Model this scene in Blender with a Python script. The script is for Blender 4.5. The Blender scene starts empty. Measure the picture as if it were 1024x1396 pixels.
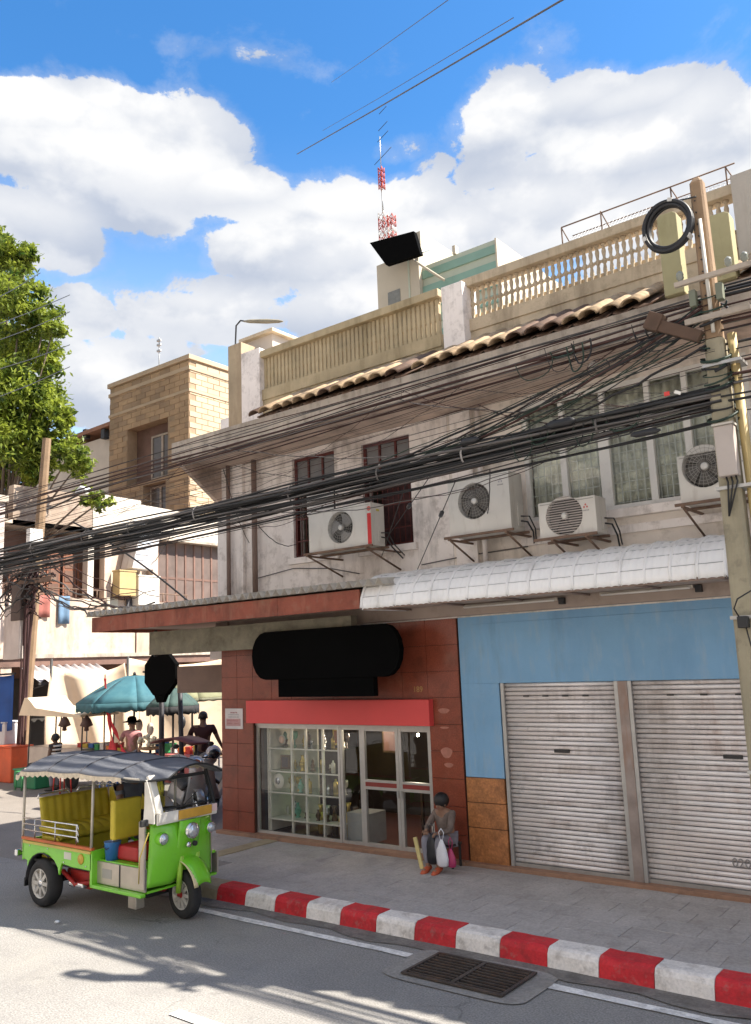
import bpy, bmesh, math, random
import numpy as np
from mathutils import Vector, Matrix
random.seed(7)
R_ = math.radians
SC = bpy.context.scene
COL = SC.collection
# ------------------------------------------------------------------ camera
FPX, PITCH, ROLL, YAW, CAMZ = 1156.2, 0.17583, -0.03940, 0.65647, 2.75
_fw = Vector((-math.sin(YAW)*math.cos(PITCH), math.cos(YAW)*math.cos(PITCH), math.sin(PITCH)))
_rt = Vector((math.cos(YAW), math.sin(YAW), 0)); _up = _rt.cross(_fw)
CR = _rt*math.cos(ROLL) + _up*math.sin(ROLL)
CU = -_rt*math.sin(ROLL) + _up*math.cos(ROLL)
CF = _fw
CAM = Vector((0, 0, CAMZ))
cam = bpy.data.objects.new('camera', bpy.data.cameras.new('camera')); COL.objects.link(cam)
cam.matrix_world = Matrix(((CR.x, CU.x, -CF.x, 0), (CR.y, CU.y, -CF.y, 0), (CR.z, CU.z, -CF.z, CAMZ), (0, 0, 0, 1)))
cam.data.sensor_fit = 'HORIZONTAL'; cam.data.sensor_width = 36; cam.data.lens = FPX/1024*36
cam.data.clip_start = .1; cam.data.clip_end = 3000
SC.camera = cam
def ray(u, v): return CR*((u-512)/FPX) + CU*((698-v)/FPX) + CF
def onX(u, v, X): d = ray(u, v); return CAM + d*(X/d.x)
def onY(u, v, Y): d = ray(u, v); return CAM + d*(Y/d.y)
def onZ(u, v, Z=0.): d = ray(u, v); return CAM + d*((Z-CAMZ)/d.z)
# ------------------------------------------------------------------ light
SUNV = Vector((.75, .41, 1.0)).normalized()          # towards the sun
SUN_EL = math.asin(SUNV.z)
sun = bpy.data.objects.new('sun', bpy.data.lights.new('sun', 'SUN')); COL.objects.link(sun)
sun.data.energy = 2.4; sun.data.angle = R_(.55); sun.data.color = (1, .93, .82)
sun.rotation_euler = (-SUNV).to_track_quat('-Z', 'Y').to_euler()
SC.view_settings.view_transform = 'Standard'; SC.view_settings.look = 'None'
SC.view_settings.gamma = 1; SC.view_settings.exposure = 2.36; SC.view_settings.use_curve_mapping = False
SC.render.engine = 'CYCLES'
try:
    SC.cycles.max_bounces = 8; SC.cycles.transparent_max_bounces = 12
except Exception: pass
W = bpy.data.worlds.new('World'); SC.world = W; W.use_nodes = True
def world():
    nt = W.node_tree; nt.nodes.clear(); N = nt.nodes.new; L = nt.links.new
    def put(s, v):
        if isinstance(v, bpy.types.NodeSocket): L(v, s)
        else: s.default_value = v
    def m(op, a, b=None, c=None, clamp=False):
        n = N('ShaderNodeMath'); n.operation = op; n.use_clamp = clamp
        put(n.inputs[0], a)
        if b is not None: put(n.inputs[1], b)
        if c is not None: put(n.inputs[2], c)
        return n.outputs[0]
    def vm(op, a, b=None):
        n = N('ShaderNodeVectorMath'); n.operation = op; put(n.inputs[0], a)
        if b is not None: put(n.inputs[1], b)
        return n.outputs['Value'] if op == 'LENGTH' else n.outputs[0]
    def ss(x, a, b, t0=0., t1=1.):
        n = N('ShaderNodeMapRange'); n.interpolation_type = 'SMOOTHSTEP'; put(n.inputs[0], x)
        for i, q in enumerate((a, b, t0, t1)): n.inputs[i+1].default_value = q
        return n.outputs[0]
    def noise(vec, sc, det, rough=.55, dist=0.):
        n = N('ShaderNodeTexNoise'); put(n.inputs['Vector'], vec)
        n.inputs['Scale'].default_value = sc; n.inputs['Detail'].default_value = det
        n.inputs['Roughness'].default_value = rough; n.inputs['Distortion'].default_value = dist
        return n.outputs['Fac']
    def mixc(f, a, b):
        n = N('ShaderNodeMix'); n.data_type = 'RGBA'; put(n.inputs[0], f); put(n.inputs[6], a); put(n.inputs[7], b); return n.outputs[2]
    sky = N('ShaderNodeTexSky'); sky.sky_type = 'NISHITA'; sky.sun_disc = False
    sky.sun_elevation = SUN_EL; sky.sun_rotation = math.atan2(SUNV.x, SUNV.y)
    sky.air_density = 1.0; sky.dust_density = .4; sky.ozone_density = 2.0
    hs = N('ShaderNodeHueSaturation'); hs.inputs['Saturation'].default_value = 1.32; hs.inputs['Value'].default_value = 1.10
    L(sky.outputs[0], hs.inputs['Color'])
    tc = N('ShaderNodeTexCoord').outputs['Generated']
    sep = N('ShaderNodeSeparateXYZ'); L(tc, sep.inputs[0])
    az = m('ARCTAN2', sep.outputs[0], sep.outputs[1]); el = m('ARCSINE', sep.outputs[2])
    cb = N('ShaderNodeCombineXYZ'); L(az, cb.inputs[0]); L(el, cb.inputs[1]); ae = cb.outputs[0]
    acc = None; top = None
    for (u, v, ru, rv, am) in [(60,175,150,72,1),(30,150,90,50,1),(150,160,90,50,1),(250,195,95,75,1),(170,240,170,70,1),(320,265,80,42,.9),(30,310,90,55,1),(95,330,50,40,.85),
                           (470,300,95,58,1),(560,300,80,62,1),(400,345,130,60,1),(500,370,140,70,1),(620,335,110,66,1),(545,205,45,22,.55),(590,228,40,20,.5),(700,160,80,55,1),(680,185,60,45,1),(780,155,100,50,1),(870,150,95,45,1),
                           (960,180,80,70,1),(860,235,170,80,1),(750,300,140,70,1),(900,310,180,80,1),(665,235,48,26,.8),(690,290,60,40,.9),(300,430,210,44,.82),(330,395,150,26,.7),(110,425,60,36,1),(480,430,160,50,.9),
                           (110,530,90,62,.9),(200,490,110,40,.62),(60,470,50,45,.7),(410,148,30,18,.34),(248,62,55,14,.22),(335,72,24,12,.22),(1050,180,60,70,1)]:
        d = ray(u, v).normalized(); k = 1/FPX*.93
        a0, e0 = math.atan2(d.x, d.y), math.asin(d.z)
        q = vm('LENGTH', vm('MULTIPLY', vm('SUBTRACT', ae, (a0, e0, 0)), (1/(ru*k)*math.cos(e0), 1/(rv*k), 0)))
        b = ss(q, 1.45, .35, 0., am)
        # how far above its cloud's belly a direction lies: bellies are greyer than tops
        hgt = m('MULTIPLY', ss(m('SUBTRACT', el, e0-rv*k*.55), 0., rv*k*1.1), b) if rv > 40 else None
        if hgt is not None: top = hgt if top is None else m('MAXIMUM', top, hgt)
        acc = b if acc is None else m('MAXIMUM', acc, b)
    st = N('ShaderNodeMapping'); st.inputs['Scale'].default_value = (1, 1, 1.5); L(tc, st.inputs[0]); sv = st.outputs[0]
    n1 = noise(sv, 8.5, 12, .63, .2)
    big = ss(noise(sv, 1.6, 3), .28, .42, 0, 1.1)
    behind = ss(sep.outputs[1], .1, -.25)              # out of view the cloud cover is thickened to brighten the shade
    base = m('MAXIMUM', acc, m('MULTIPLY', big, behind))
    dens = m('ADD', base, m('MULTIPLY', m('SUBTRACT', n1, .5), 2.3))
    mask = ss(dens, .40, .56)
    thin = ss(dens, .12, .5, 0, .22)
    mask = m('MAXIMUM', mask, thin)
    up = N('ShaderNodeVectorMath'); up.operation = 'ADD'; L(sv, up.inputs[0]); up.inputs[1].default_value = (.03, .02, .05)
    n2 = noise(up.outputs[0], 7.5, 6, .5, .15); n1s = noise(sv, 7.5, 6, .5, .15)
    lit = ss(m('SUBTRACT', n1s, n2), -.10, .08)
    n3 = noise(sv, 11, 6, .6)
    edge = ss(dens, 1.5, .45)                           # thin rims are brighter
    sh = m('ADD', m('MULTIPLY', lit, .42), m('ADD', m('ADD', m('MULTIPLY', top, .62), m('MULTIPLY', edge, .05)), m('MULTIPLY', m('SUBTRACT', n3, .5), .55)), clamp=True)
    ccol = mixc(sh, (2.1, 2.35, 2.85, 1), (4.15, 4.13, 4.1, 1))
    hz = ss(el, .62, .15, 0, .50)
    skyc = mixc(hz, hs.outputs[0], (4.6, 5.6, 6.6, 1))
    fin = mixc(mask, skyc, ccol)
    bg = N('ShaderNodeBackground'); L(fin, bg.inputs[0]); bg.inputs[1].default_value = .050
    out = N('ShaderNodeOutputWorld'); L(bg.outputs[0], out.inputs[0])
world()

# ------------------------------------------------------------------ helpers
WM = {}
def tag(o, label=None, cat=None, group=None, kind=None):
    if label: o['label'] = label
    if cat: o['category'] = cat
    if group: o['group'] = group
    if kind: o['kind'] = kind
    return o
def attach(o, parent):
    if parent is not None:
        o.parent = parent
        o.matrix_parent_inverse = WM.get(parent.name, Matrix()).inverted()
def thing(name, loc, label, cat, group=None, rz=0., kind=None):
    o = bpy.data.objects.new(name, None); COL.objects.link(o)
    o.location = loc; o.rotation_euler = (0, 0, rz); o.empty_display_size = .2
    WM[o.name] = Matrix.Translation(Vector(loc)) @ Matrix.Rotation(rz, 4, 'Z')
    return tag(o, label, cat, group, kind)
class MB:
    def __init__(s, M=None): s.v = []; s.f = []; s.m = []; s.M = M or Matrix(); s.mi = 0; s.sm = []
    def add(s, vs, fs, smooth=False):
        b = len(s.v); s.v += [tuple(s.M @ Vector(p)) for p in vs]
        for f in fs: s.f.append([b+i for i in f]); s.m.append(s.mi); s.sm.append(smooth)
        return s
    def box(s, x0, x1, y0, y1, z0, z1):
        x0, x1 = min(x0, x1), max(x0, x1); y0, y1 = min(y0, y1), max(y0, y1); z0, z1 = min(z0, z1), max(z0, z1)
        return s.add([(x0,y0,z0),(x1,y0,z0),(x1,y1,z0),(x0,y1,z0),(x0,y0,z1),(x1,y0,z1),(x1,y1,z1),(x0,y1,z1)],
                     [(3,2,1,0),(4,5,6,7),(0,1,5,4),(1,2,6,5),(2,3,7,6),(3,0,4,7)])
    def cbox(s, c, h, M=None):
        vs = [Vector((sx*h[0], sy*h[1], sz*h[2])) for sz in (-1,1) for (sx,sy) in ((-1,-1),(1,-1),(1,1),(-1,1))]
        if M is not None: vs = [M @ v for v in vs]
        return s.add([v+Vector(c) for v in vs], [(3,2,1,0),(4,5,6,7),(0,1,5,4),(1,2,6,5),(2,3,7,6),(3,0,4,7)])
    def tube(s, pts, r, n=6, caps=True, smooth=True):
        pts = [Vector(p) for p in pts]; k = len(pts); vs = []; fs = []
        prev = None
        for i, p in enumerate(pts):
            d = (pts[min(i+1, k-1)] - pts[max(i-1, 0)])
            if d.length < 1e-9: d = Vector((0,0,1))
            d.normalize()
            a = Vector((0,0,1)) if abs(d.z) < .95 else Vector((0,1,0))
            if prev is not None and prev.cross(d).length > .05: a = prev
            e1 = d.cross(a).normalized(); e2 = d.cross(e1).normalized(); prev = a
            rr = r[i] if isinstance(r, (list, tuple)) else r
            for j in range(n):
                t = 2*math.pi*j/n
                vs.append(p + e1*math.cos(t)*rr + e2*math.sin(t)*rr)
        for i in range(k-1):
            for j in range(n):
                j2 = (j+1) % n
                fs.append((i*n+j, i*n+j2, (i+1)*n+j2, (i+1)*n+j))
        s.add(vs, fs, smooth)
        if caps:
            s.add([vs[j] for j in range(n)], [tuple(range(n))[::-1]]); s.add([vs[(k-1)*n+j] for j in range(n)], [tuple(range(n))])
        return s
    def lathe(s, c, prof, n=12, axis='Z', smooth=True, cap=True):
        vs = []; fs = []
        for (r, h) in prof:
            for j in range(n):
                t = 2*math.pi*j/n; a, b = r*math.cos(t), r*math.sin(t)
                q = {'Z': (a, b, h), 'Y': (a, h, b), 'X': (h, a, b)}[axis]
                vs.append(Vector(q)+Vector(c))
        for i in range(len(prof)-1):
            for j in range(n):
                j2 = (j+1) % n; fs.append((i*n+j, i*n+j2, (i+1)*n+j2, (i+1)*n+j))
        s.add(vs, fs, smooth)
        if not cap: return s
        if prof[0][0] > 1e-4: s.add([vs[j] for j in range(n)], [tuple(range(n))[::-1]])
        if prof[-1][0] > 1e-4: s.add([vs[(len(prof)-1)*n+j] for j in range(n)], [tuple(range(n))])
        return s
    def grid(s, fn, nu, nv, thick=0., smooth=True):
        P = [[Vector(fn(i/nu, j/nv)) for j in range(nv+1)] for i in range(nu+1)]
        ix = lambda i, j: i*(nv+1)+j
        vs = [p for r in P for p in r]
        fs = [(ix(i,j), ix(i+1,j), ix(i+1,j+1), ix(i,j+1)) for i in range(nu) for j in range(nv)]
        if thick:
            nr = []
            for i in range(nu+1):
                for j in range(nv+1):
                    a = P[min(i+1,nu)][j]-P[max(i-1,0)][j]; b = P[i][min(j+1,nv)]-P[i][max(j-1,0)]
                    n_ = a.cross(b); nr.append(n_.normalized() if n_.length > 1e-9 else Vector((0,0,1)))
            k = len(vs); vs += [vs[q]-nr[q]*thick for q in range(k)]
            fs += [(k+ix(i,j), k+ix(i,j+1), k+ix(i+1,j+1), k+ix(i+1,j)) for i in range(nu) for j in range(nv)]
            for i in range(nu):
                fs += [(ix(i,0), k+ix(i,0), k+ix(i+1,0), ix(i+1,0)), (ix(i,nv), ix(i+1,nv), k+ix(i+1,nv), k+ix(i,nv))]
            for j in range(nv):
                fs += [(ix(0,j), ix(0,j+1), k+ix(0,j+1), k+ix(0,j)), (ix(nu,j), k+ix(nu,j), k+ix(nu,j+1), ix(nu,j+1))]
        return s.add(vs, fs, smooth)
    def prism(s, poly, a0, a1, axis='Y', smooth=False):
        def q(p, a): return {'Y': (p[0], a, p[1]), 'X': (a, p[0], p[1]), 'Z': (p[0], p[1], a)}[axis]
        n = len(poly); vs = [q(p, a0) for p in poly] + [q(p, a1) for p in poly]
        return s.add(vs, [tuple(range(n))[::-1], tuple(range(n, 2*n))] + [(i, (i+1) % n, n+(i+1) % n, n+i) for i in range(n)])
    def sphere(s, c, r, nu=10, nv=7, sc=(1,1,1)):
        prof = []
        vs = []; fs = []
        for i in range(nv+1):
            a = math.pi*i/nv
            for j in range(nu):
                t = 2*math.pi*j/nu
                vs.append((c[0]+r*sc[0]*math.sin(a)*math.cos(t), c[1]+r*sc[1]*math.sin(a)*math.sin(t), c[2]+r*sc[2]*math.cos(a)))
        for i in range(nv):
            for j in range(nu):
                j2 = (j+1) % nu; fs.append((i*nu+j, (i+1)*nu+j, (i+1)*nu+j2, i*nu+j2))
        return s.add(vs, fs, True)
    def mesh(s, name, mats):
        me = bpy.data.meshes.new(name); me.from_pydata(s.v, [], s.f)
        if not isinstance(mats, (list, tuple)): mats = [mats]
        for mm in mats: me.materials.append(mm)
        me.polygons.foreach_set('material_index', s.m); me.polygons.foreach_set('use_smooth', s.sm)
        bm = bmesh.new(); bm.from_mesh(me); bmesh.ops.remove_doubles(bm, verts=bm.verts, dist=1e-5); bmesh.ops.recalc_face_normals(bm, faces=bm.faces); bm.to_mesh(me); bm.free()
        return me
    def build(s, name, mats, parent=None, local=False, bevel=0.):
        return place(name, s.mesh(name, mats), parent, local=local, bevel=bevel)
def place(name, me, parent=None, loc=(0,0,0), rot=(0,0,0), sc=(1,1,1), local=False, bevel=0.):
    o = bpy.data.objects.new(name, me); COL.objects.link(o)
    o.location = loc; o.rotation_euler = rot; o.scale = sc
    M = Matrix.LocRotScale(Vector(loc), bpy_euler(rot), Vector(sc))
    if parent is not None:
        if local: o.parent = parent; WM[o.name] = WM.get(parent.name, Matrix()) @ M
        else: attach(o, parent); WM[o.name] = M
    else: WM[o.name] = M
    if bevel:
        b = o.modifiers.new('b', 'BEVEL'); b.width = bevel; b.segments = 2; b.limit_method = 'ANGLE'; b.angle_limit = R_(35)
    return o
from mathutils import Euler
def bpy_euler(r): return Euler(r)
def copy_tree(o, parent=None):
    c = o.copy(); COL.objects.link(c)
    if parent is not None: c.parent = parent
    for ch in list(o.children): copy_tree(ch, c)
    return c
MATS = {}
def mat(name, col, rough=.7, var=.18, scale=2.5, bump=0., bscale=60., dirt=None, metal=0., streak=False, emit=None, spec=.5, fine=.0, fscale=40., obj=False, coat=0., crack=False):
    if name in MATS: return MATS[name]
    m = bpy.data.materials.new(name); m.use_nodes = True; nt = m.node_tree; N = nt.nodes.new; L = nt.links.new
    b = nt.nodes['Principled BSDF']; b.inputs['Roughness'].default_value = rough; b.inputs['Metallic'].default_value = metal
    b.inputs['Specular IOR Level'].default_value = spec; b.inputs['Coat Weight'].default_value = coat
    pos = N('ShaderNodeTexCoord').outputs['Object'] if obj else N('ShaderNodeNewGeometry').outputs['Position']
    n = N('ShaderNodeTexNoise'); L(pos, n.inputs['Vector']); n.inputs['Scale'].default_value = scale; n.inputs['Detail'].default_value = 6; n.inputs['Roughness'].default_value = .6
    r = N('ShaderNodeValToRGB'); L(n.outputs['Fac'], r.inputs[0])
    r.color_ramp.elements[0].position = .3; r.color_ramp.elements[1].position = .7
    r.color_ramp.elements[0].color = tuple(min(1, c*(1-var)) for c in col)+(1,); r.color_ramp.elements[1].color = tuple(min(1, c*(1+var)) for c in col)+(1,)
    out = r.outputs[0]
    def mixer(f, a, bcol):
        x = N('ShaderNodeMix'); x.data_type = 'RGBA'; L(f, x.inputs[0]); L(a, x.inputs[6]); x.inputs[7].default_value = tuple(bcol)+(1,); return x.outputs[2]
    if fine:
        q = N('ShaderNodeTexNoise'); L(pos, q.inputs['Vector']); q.inputs['Scale'].default_value = fscale; q.inputs['Detail'].default_value = 3
        mr = N('ShaderNodeMapRange'); L(q.outputs['Fac'], mr.inputs[0]); mr.inputs[1].default_value = .3; mr.inputs[2].default_value = .7; mr.inputs[3].default_value = 1-fine; mr.inputs[4].default_value = 1+fine
        x = N('ShaderNodeMix'); x.data_type = 'RGBA'; x.blend_type = 'MULTIPLY'; x.inputs[0].default_value = 1; L(out, x.inputs[6]); L(mr.outputs[0], x.inputs[7]); out = x.outputs[2]
    for k, d in enumerate(dirt or []):                    # (colour, amount 0..1, scale, vertical streak)
        dc, am, ds, stv = d
        mp = N('ShaderNodeMapping'); L(pos, mp.inputs[0]); mp.inputs['Location'].default_value = (3.1*k+1, 7.7*k, 2.3*k); mp.inputs['Scale'].default_value = (1, 1, .18 if stv else 1)
        q = N('ShaderNodeTexNoise'); L(mp.outputs[0], q.inputs['Vector']); q.inputs['Scale'].default_value = ds; q.inputs['Detail'].default_value = 9; q.inputs['Roughness'].default_value = .68
        mr = N('ShaderNodeMapRange'); L(q.outputs['Fac'], mr.inputs[0]); mr.inputs[1].default_value = .62-.22*am; mr.inputs[2].default_value = .80-.18*am; mr.inputs[3].default_value = 0; mr.inputs[4].default_value = min(1, .35+am*.6)
        out = mixer(mr.outputs[0], out, dc)
    if crack:
        nd = N('ShaderNodeTexNoise'); L(pos, nd.inputs['Vector']); nd.inputs['Scale'].default_value = 2.2; nd.inputs['Detail'].default_value = 6
        mx = N('ShaderNodeVectorMath'); mx.operation = 'MULTIPLY_ADD'; L(nd.outputs['Color'], mx.inputs[0]); mx.inputs[1].default_value = (.7,.7,.7); L(pos, mx.inputs[2])
        vo = N('ShaderNodeTexVoronoi'); vo.feature = 'DISTANCE_TO_EDGE'; vo.inputs['Scale'].default_value = .42; L(mx.outputs[0], vo.inputs['Vector'])
        q = N('ShaderNodeTexNoise'); L(pos, q.inputs['Vector']); q.inputs['Scale'].default_value = .8
        mr = N('ShaderNodeMapRange'); L(vo.outputs['Distance'], mr.inputs[0]); mr.inputs[1].default_value = .0; mr.inputs[2].default_value = .0085; mr.inputs[3].default_value = .75; mr.inputs[4].default_value = 0
        mq = N('ShaderNodeMapRange'); L(q.outputs['Fac'], mq.inputs[0]); mq.inputs[1].default_value = .46; mq.inputs[2].default_value = .60
        mm_ = N('ShaderNodeMath'); mm_.operation = 'MULTIPLY'; L(mr.outputs[0], mm_.inputs[0]); L(mq.outputs[0], mm_.inputs[1]); out = mixer(mm_.outputs[0], out, (.07,.065,.06))
    L(out, b.inputs['Base Color'])
    if bump:
        q = N('ShaderNodeTexNoise'); L(pos, q.inputs['Vector']); q.inputs['Scale'].default_value = bscale; q.inputs['Detail'].default_value = 5
        bp = N('ShaderNodeBump'); bp.inputs['Strength'].default_value = bump; bp.inputs['Distance'].default_value = .01; L(q.outputs['Fac'], bp.inputs['Height']); L(bp.outputs[0], b.inputs['Normal'])
    if emit: b.inputs['Emission Color'].default_value = tuple(emit[:3])+(1,); b.inputs['Emission Strength'].default_value = emit[3]
    MATS[name] = m; return m
def glass(name, tint=(.8,.85,.85), refl=.12, rough=.02):
    if name in MATS: return MATS[name]
    m = bpy.data.materials.new(name); m.use_nodes = True; nt = m.node_tree; nt.nodes.clear(); N = nt.nodes.new; L = nt.links.new
    t = N('ShaderNodeBsdfTransparent'); t.inputs[0].default_value = tint+(1,)
    g = N('ShaderNodeBsdfGlossy'); g.inputs['Roughness'].default_value = rough
    fr = N('ShaderNodeFresnel'); fr.inputs[0].default_value = 1.5
    a = N('ShaderNodeMath'); a.operation = 'ADD'; L(fr.outputs[0], a.inputs[0]); a.inputs[1].default_value = refl
    bf = N('ShaderNodeMath'); bf.operation = 'SUBTRACT'; bf.inputs[0].default_value = 1; L(N('ShaderNodeNewGeometry').outputs['Backfacing'], bf.inputs[1])
    a2 = N('ShaderNodeMath'); a2.operation = 'MULTIPLY'; L(a.outputs[0], a2.inputs[0]); L(bf.outputs[0], a2.inputs[1]); a = a2
    x = N('ShaderNodeMixShader'); L(a.outputs[0], x.inputs[0]); L(t.outputs[0], x.inputs[1]); L(g.outputs[0], x.inputs[2])
    o = N('ShaderNodeOutputMaterial'); L(x.outputs[0], o.inputs[0]); MATS[name] = m; return m
def leafmat(name, c1, c2):
    m = bpy.data.materials.new(name); m.use_nodes = True; nt = m.node_tree; N = nt.nodes.new; L = nt.links.new
    b = nt.nodes['Principled BSDF']; b.inputs['Roughness'].default_value = .5
    n = N('ShaderNodeTexNoise'); L(N('ShaderNodeNewGeometry').outputs['Position'], n.inputs['Vector']); n.inputs['Scale'].default_value = 2.2; n.inputs['Detail'].default_value = 4
    r = N('ShaderNodeValToRGB'); L(n.outputs['Fac'], r.inputs[0]); r.color_ramp.elements[0].position = .35; r.color_ramp.elements[1].position = .65
    r.color_ramp.elements[0].color = c1+(1,); r.color_ramp.elements[1].color = c2+(1,)
    L(r.outputs[0], b.inputs['Base Color'])
    tr = N('ShaderNodeBsdfTranslucent'); L(r.outputs[0], tr.inputs[0])
    x = N('ShaderNodeMixShader'); x.inputs[0].default_value = .45; L(b.outputs[0], x.inputs[1]); L(tr.outputs[0], x.inputs[2])
    L(x.outputs[0], nt.nodes['Material Output'].inputs[0]); MATS[name] = m; return m
_tx = {}
def text_mesh(body, size, name='lettering', depth=.002):
    cu = bpy.data.curves.new('t', 'FONT'); cu.body = body; cu.size = size; cu.extrude = depth; cu.align_x = 'CENTER'; cu.align_y = 'CENTER'
    o = bpy.data.objects.new('t', cu); COL.objects.link(o)
    dg = bpy.context.evaluated_depsgraph_get(); me = bpy.data.meshes.new_from_object(o.evaluated_get(dg)); me.name = name
    bpy.data.objects.remove(o); return me

PALE = mat('painted_plaster', (.88,.81,.76), .85, .10, 1.3, .25, 30, [((.30,.23,.19), .46, 1.6, True), ((.33,.27,.23), .5, 5, False), ((.12,.10,.08), .32, 3.0, True)])
GREYC = mat('weathered_concrete', (.46,.39,.32), .9, .2, 1.5, .4, 40, [((.10,.085,.07), .6, 2.2, True), ((.18,.15,.11), .5, 6, False)])
CREAM = mat('cream_parapet', (.54,.44,.31), .88, .18, 1.6, .3, 40, [((.20,.15,.10), .58, 2.5, True), ((.25,.2,.13), .45, 7, False)])
YELC = mat('ochre_concrete', (.46,.37,.23), .88, .2, 2.0, .3, 40, [((.17,.13,.06), .55, 3, True)])
SOFF = mat('stained_soffit', (.58,.45,.37), .9, .2, 1.2, .2, 20, [((.11,.08,.06), .6, 1.3, False), ((.38,.3,.24), .4, 2.5, False)])
BLUE = mat('blue_paint', (.21,.40,.60), .75, .09, 1.2, .3, 25, [((.34,.45,.53), .48, 9, True), ((.12,.2,.3), .22, 2.2, True), ((.16,.32,.52), .5, 1.4, True), ((.26,.42,.58), .35, 4, False)])
DARK = mat('dark_metal', (.035,.033,.032), .6, .2, 8)
BLK = mat('black_rubber', (.018,.018,.02), .5, .25, 3)
STEEL = mat('galvanised_steel', (.45,.44,.42), .4, .12, 6, metal=.6)
ALU = mat('aluminium_frame', (.55,.52,.48), .4, .08, 8, metal=.5)
WHT = mat('white_paint', (.78,.78,.77), .45, .05, 3, dirt=[((.42,.40,.36), .3, 5, False)])
# ------------------------------------------------------------------ ground, road, kerb, pavement
KF, KB, PZ, F = 7.34, 7.60, .16, 9.75
ASPH = mat('worn_asphalt', (.275,.262,.245), .92, .13, .7, .5, 90, [((.32,.30,.265), .5, .9, False), ((.22,.21,.20), .42, 2.4, False), ((.15,.145,.14), .22, 1.1, False), ((.12,.115,.11), .15, 7, False)], fine=.34, fscale=60, crack=True)
g = MB(); g.add([(-900,-900,-.012),(900,-900,-.012),(900,900,-.012),(-900,900,-.012)], [(0,1,2,3)]); o = g.build('ground', mat('packed_earth', (.25,.22,.18), .95, .2, .3)); tag(o, kind='structure')
g = MB(); nx, ny = 60, 24
g.grid(lambda a, b: (-60+110*a, -9+(KF+9)*b, .004*math.sin(9*a*6.28)*math.sin(7*b)), nx, ny); o = g.build('road', ASPH); tag(o, kind='structure')
g = MB(); g.add([(-60,KF,0),(-11.5,KF,0),(-11.5,60,0),(-60,60,0)], [(0,1,2,3)]); o = g.build('side_street', mat('dusty_asphalt', (.22,.195,.17), .92, .15, .8, .4, 80, fine=.2)); tag(o, kind='structure')
# painted marks on the road
PNT = mat('road_paint', (.80,.78,.74), .8, .12, 3, .2, 60, [((.28,.27,.26), .6, 7, False)], fine=.15)
def strip(x0, x1, y0, y1, z=.009, name='lane_marking', m=PNT):
    q = MB(); k = max(2, int(abs(x1-x0)*3))
    top = [(x0+(x1-x0)*i/k, y1+random.uniform(-.008,.008), z) for i in range(k+1)]; bot = [(x0+(x1-x0)*i/k, y0+random.uniform(-.008,.008), z) for i in range(k+1)]
    q.add(bot+top, [(i, i+1, k+2+i, k+1+i) for i in range(k)]); o = q.build(name, m); tag(o, kind='structure'); return o
strip(-8.6, -5.15, 6.90, 7.01, name='edge_line'); strip(-3.72, 12, 6.90, 7.01, name='edge_line')
strip(-6.02, -4.6, 4.80, 4.91); strip(-12.5, -10.9, 4.80, 4.91); strip(-19, -17.4, 4.8, 4.91)
# gutter: worn concrete beside the kerb and the apron round the drain
CONC = mat('gutter_concrete', (.36,.32,.28), .9, .14, 2, .5, 60, [((.11,.10,.09), .5, 4, False)], fine=.2)
g = MB(); k = 60; xs = [-11.2+18.2*i/k for i in range(k+1)]
y0 = [7.14+.05*math.sin(i*1.7)+.03*math.sin(i*.6) for i in range(k+1)]
g.add([(x, y, .0085) for x, y in zip(xs, y0)]+[(x, KF, .012) for x in xs], [(i, i+1, k+2+i, k+1+i) for i in range(k)])
o = g.build('gutter', mat('dirty_gutter', (.20,.18,.16), .95, .25, 3, .5, 60, [((.09,.075,.065), .6, 4, False)], fine=.2)); tag(o, kind='structure')
APR = mat('apron_concrete', (.29,.27,.245), .92, .15, 1.5, .5, 60, [((.20,.18,.16), .55, 2.5, False), ((.40,.37,.32), .3, 4, False)], fine=.2)
GX0, GX1, GY0, GY1 = -4.93, -3.90, 6.50, 7.12
def irregular(x0, x1, y0, y1, w, z):
    q = MB(); out = []; inn = [(x0,y0),(x1,y0),(x1,y1),(x0,y1)]
    ring = []
    for i in range(32):
        t = 2*math.pi*i/32+.1; c, s = math.cos(t), math.sin(t); e = .35
        px = (x0+x1)/2+((x1-x0)/2+w[0])*math.copysign(abs(c)**e, c)*(1+random.uniform(-.02,.02)); py = (y0+y1)/2+((y1-y0)/2+w[1])*math.copysign(abs(s)**e, s)
        ring.append((px, min(py, KF-.005), z))
    q.add(ring, [tuple(range(32))]); return q
o = irregular(GX0, GX1, GY0, GY1, (.22,.10), .0095).build('drain_apron', APR); tag(o, kind='structure')
# iron drain grate (apron material above)
IRON = mat('rusty_iron', (.065,.05,.042), .65, .3, 9, .4, 60, [((.13,.07,.04), .5, 8, False)])
t = thing('drain_grate', ((GX0+GX1)/2, (GY0+GY1)/2, 0), 'rusty iron drain grate set in the road beside the kerb', 'drain grate')
MB().add([(GX0,GY0,.0165),(GX1,GY0,.0165),(GX1,GY1,.0165),(GX0,GY1,.0165)], [(0,1,2,3)]).build('drain_pit', mat('pit_black', (.015,.013,.012), .9), t)
b = MB()
for (a0,a1,b0,b1) in ((GX0,GX1,GY0,GY0+.03),(GX0,GX1,GY1-.03,GY1),(GX0,GX0+.03,GY0+.031,GY1-.031),(GX1-.03,GX1,GY0+.031,GY1-.031),(-4.43,-4.39,GY0+.031,GY1-.031)): b.box(a0,a1,b0,b1,.018,.033)
b.build('frame', IRON, t)
bar = MB().box(-.22,.22,-.009,.009,-.006,.006).mesh('grate_bar', IRON)
for i in range(9):
    for xc in (-4.665, -4.16): place('grate_bar', bar, t, (xc, GY0+.065+i*.061, .026))
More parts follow.
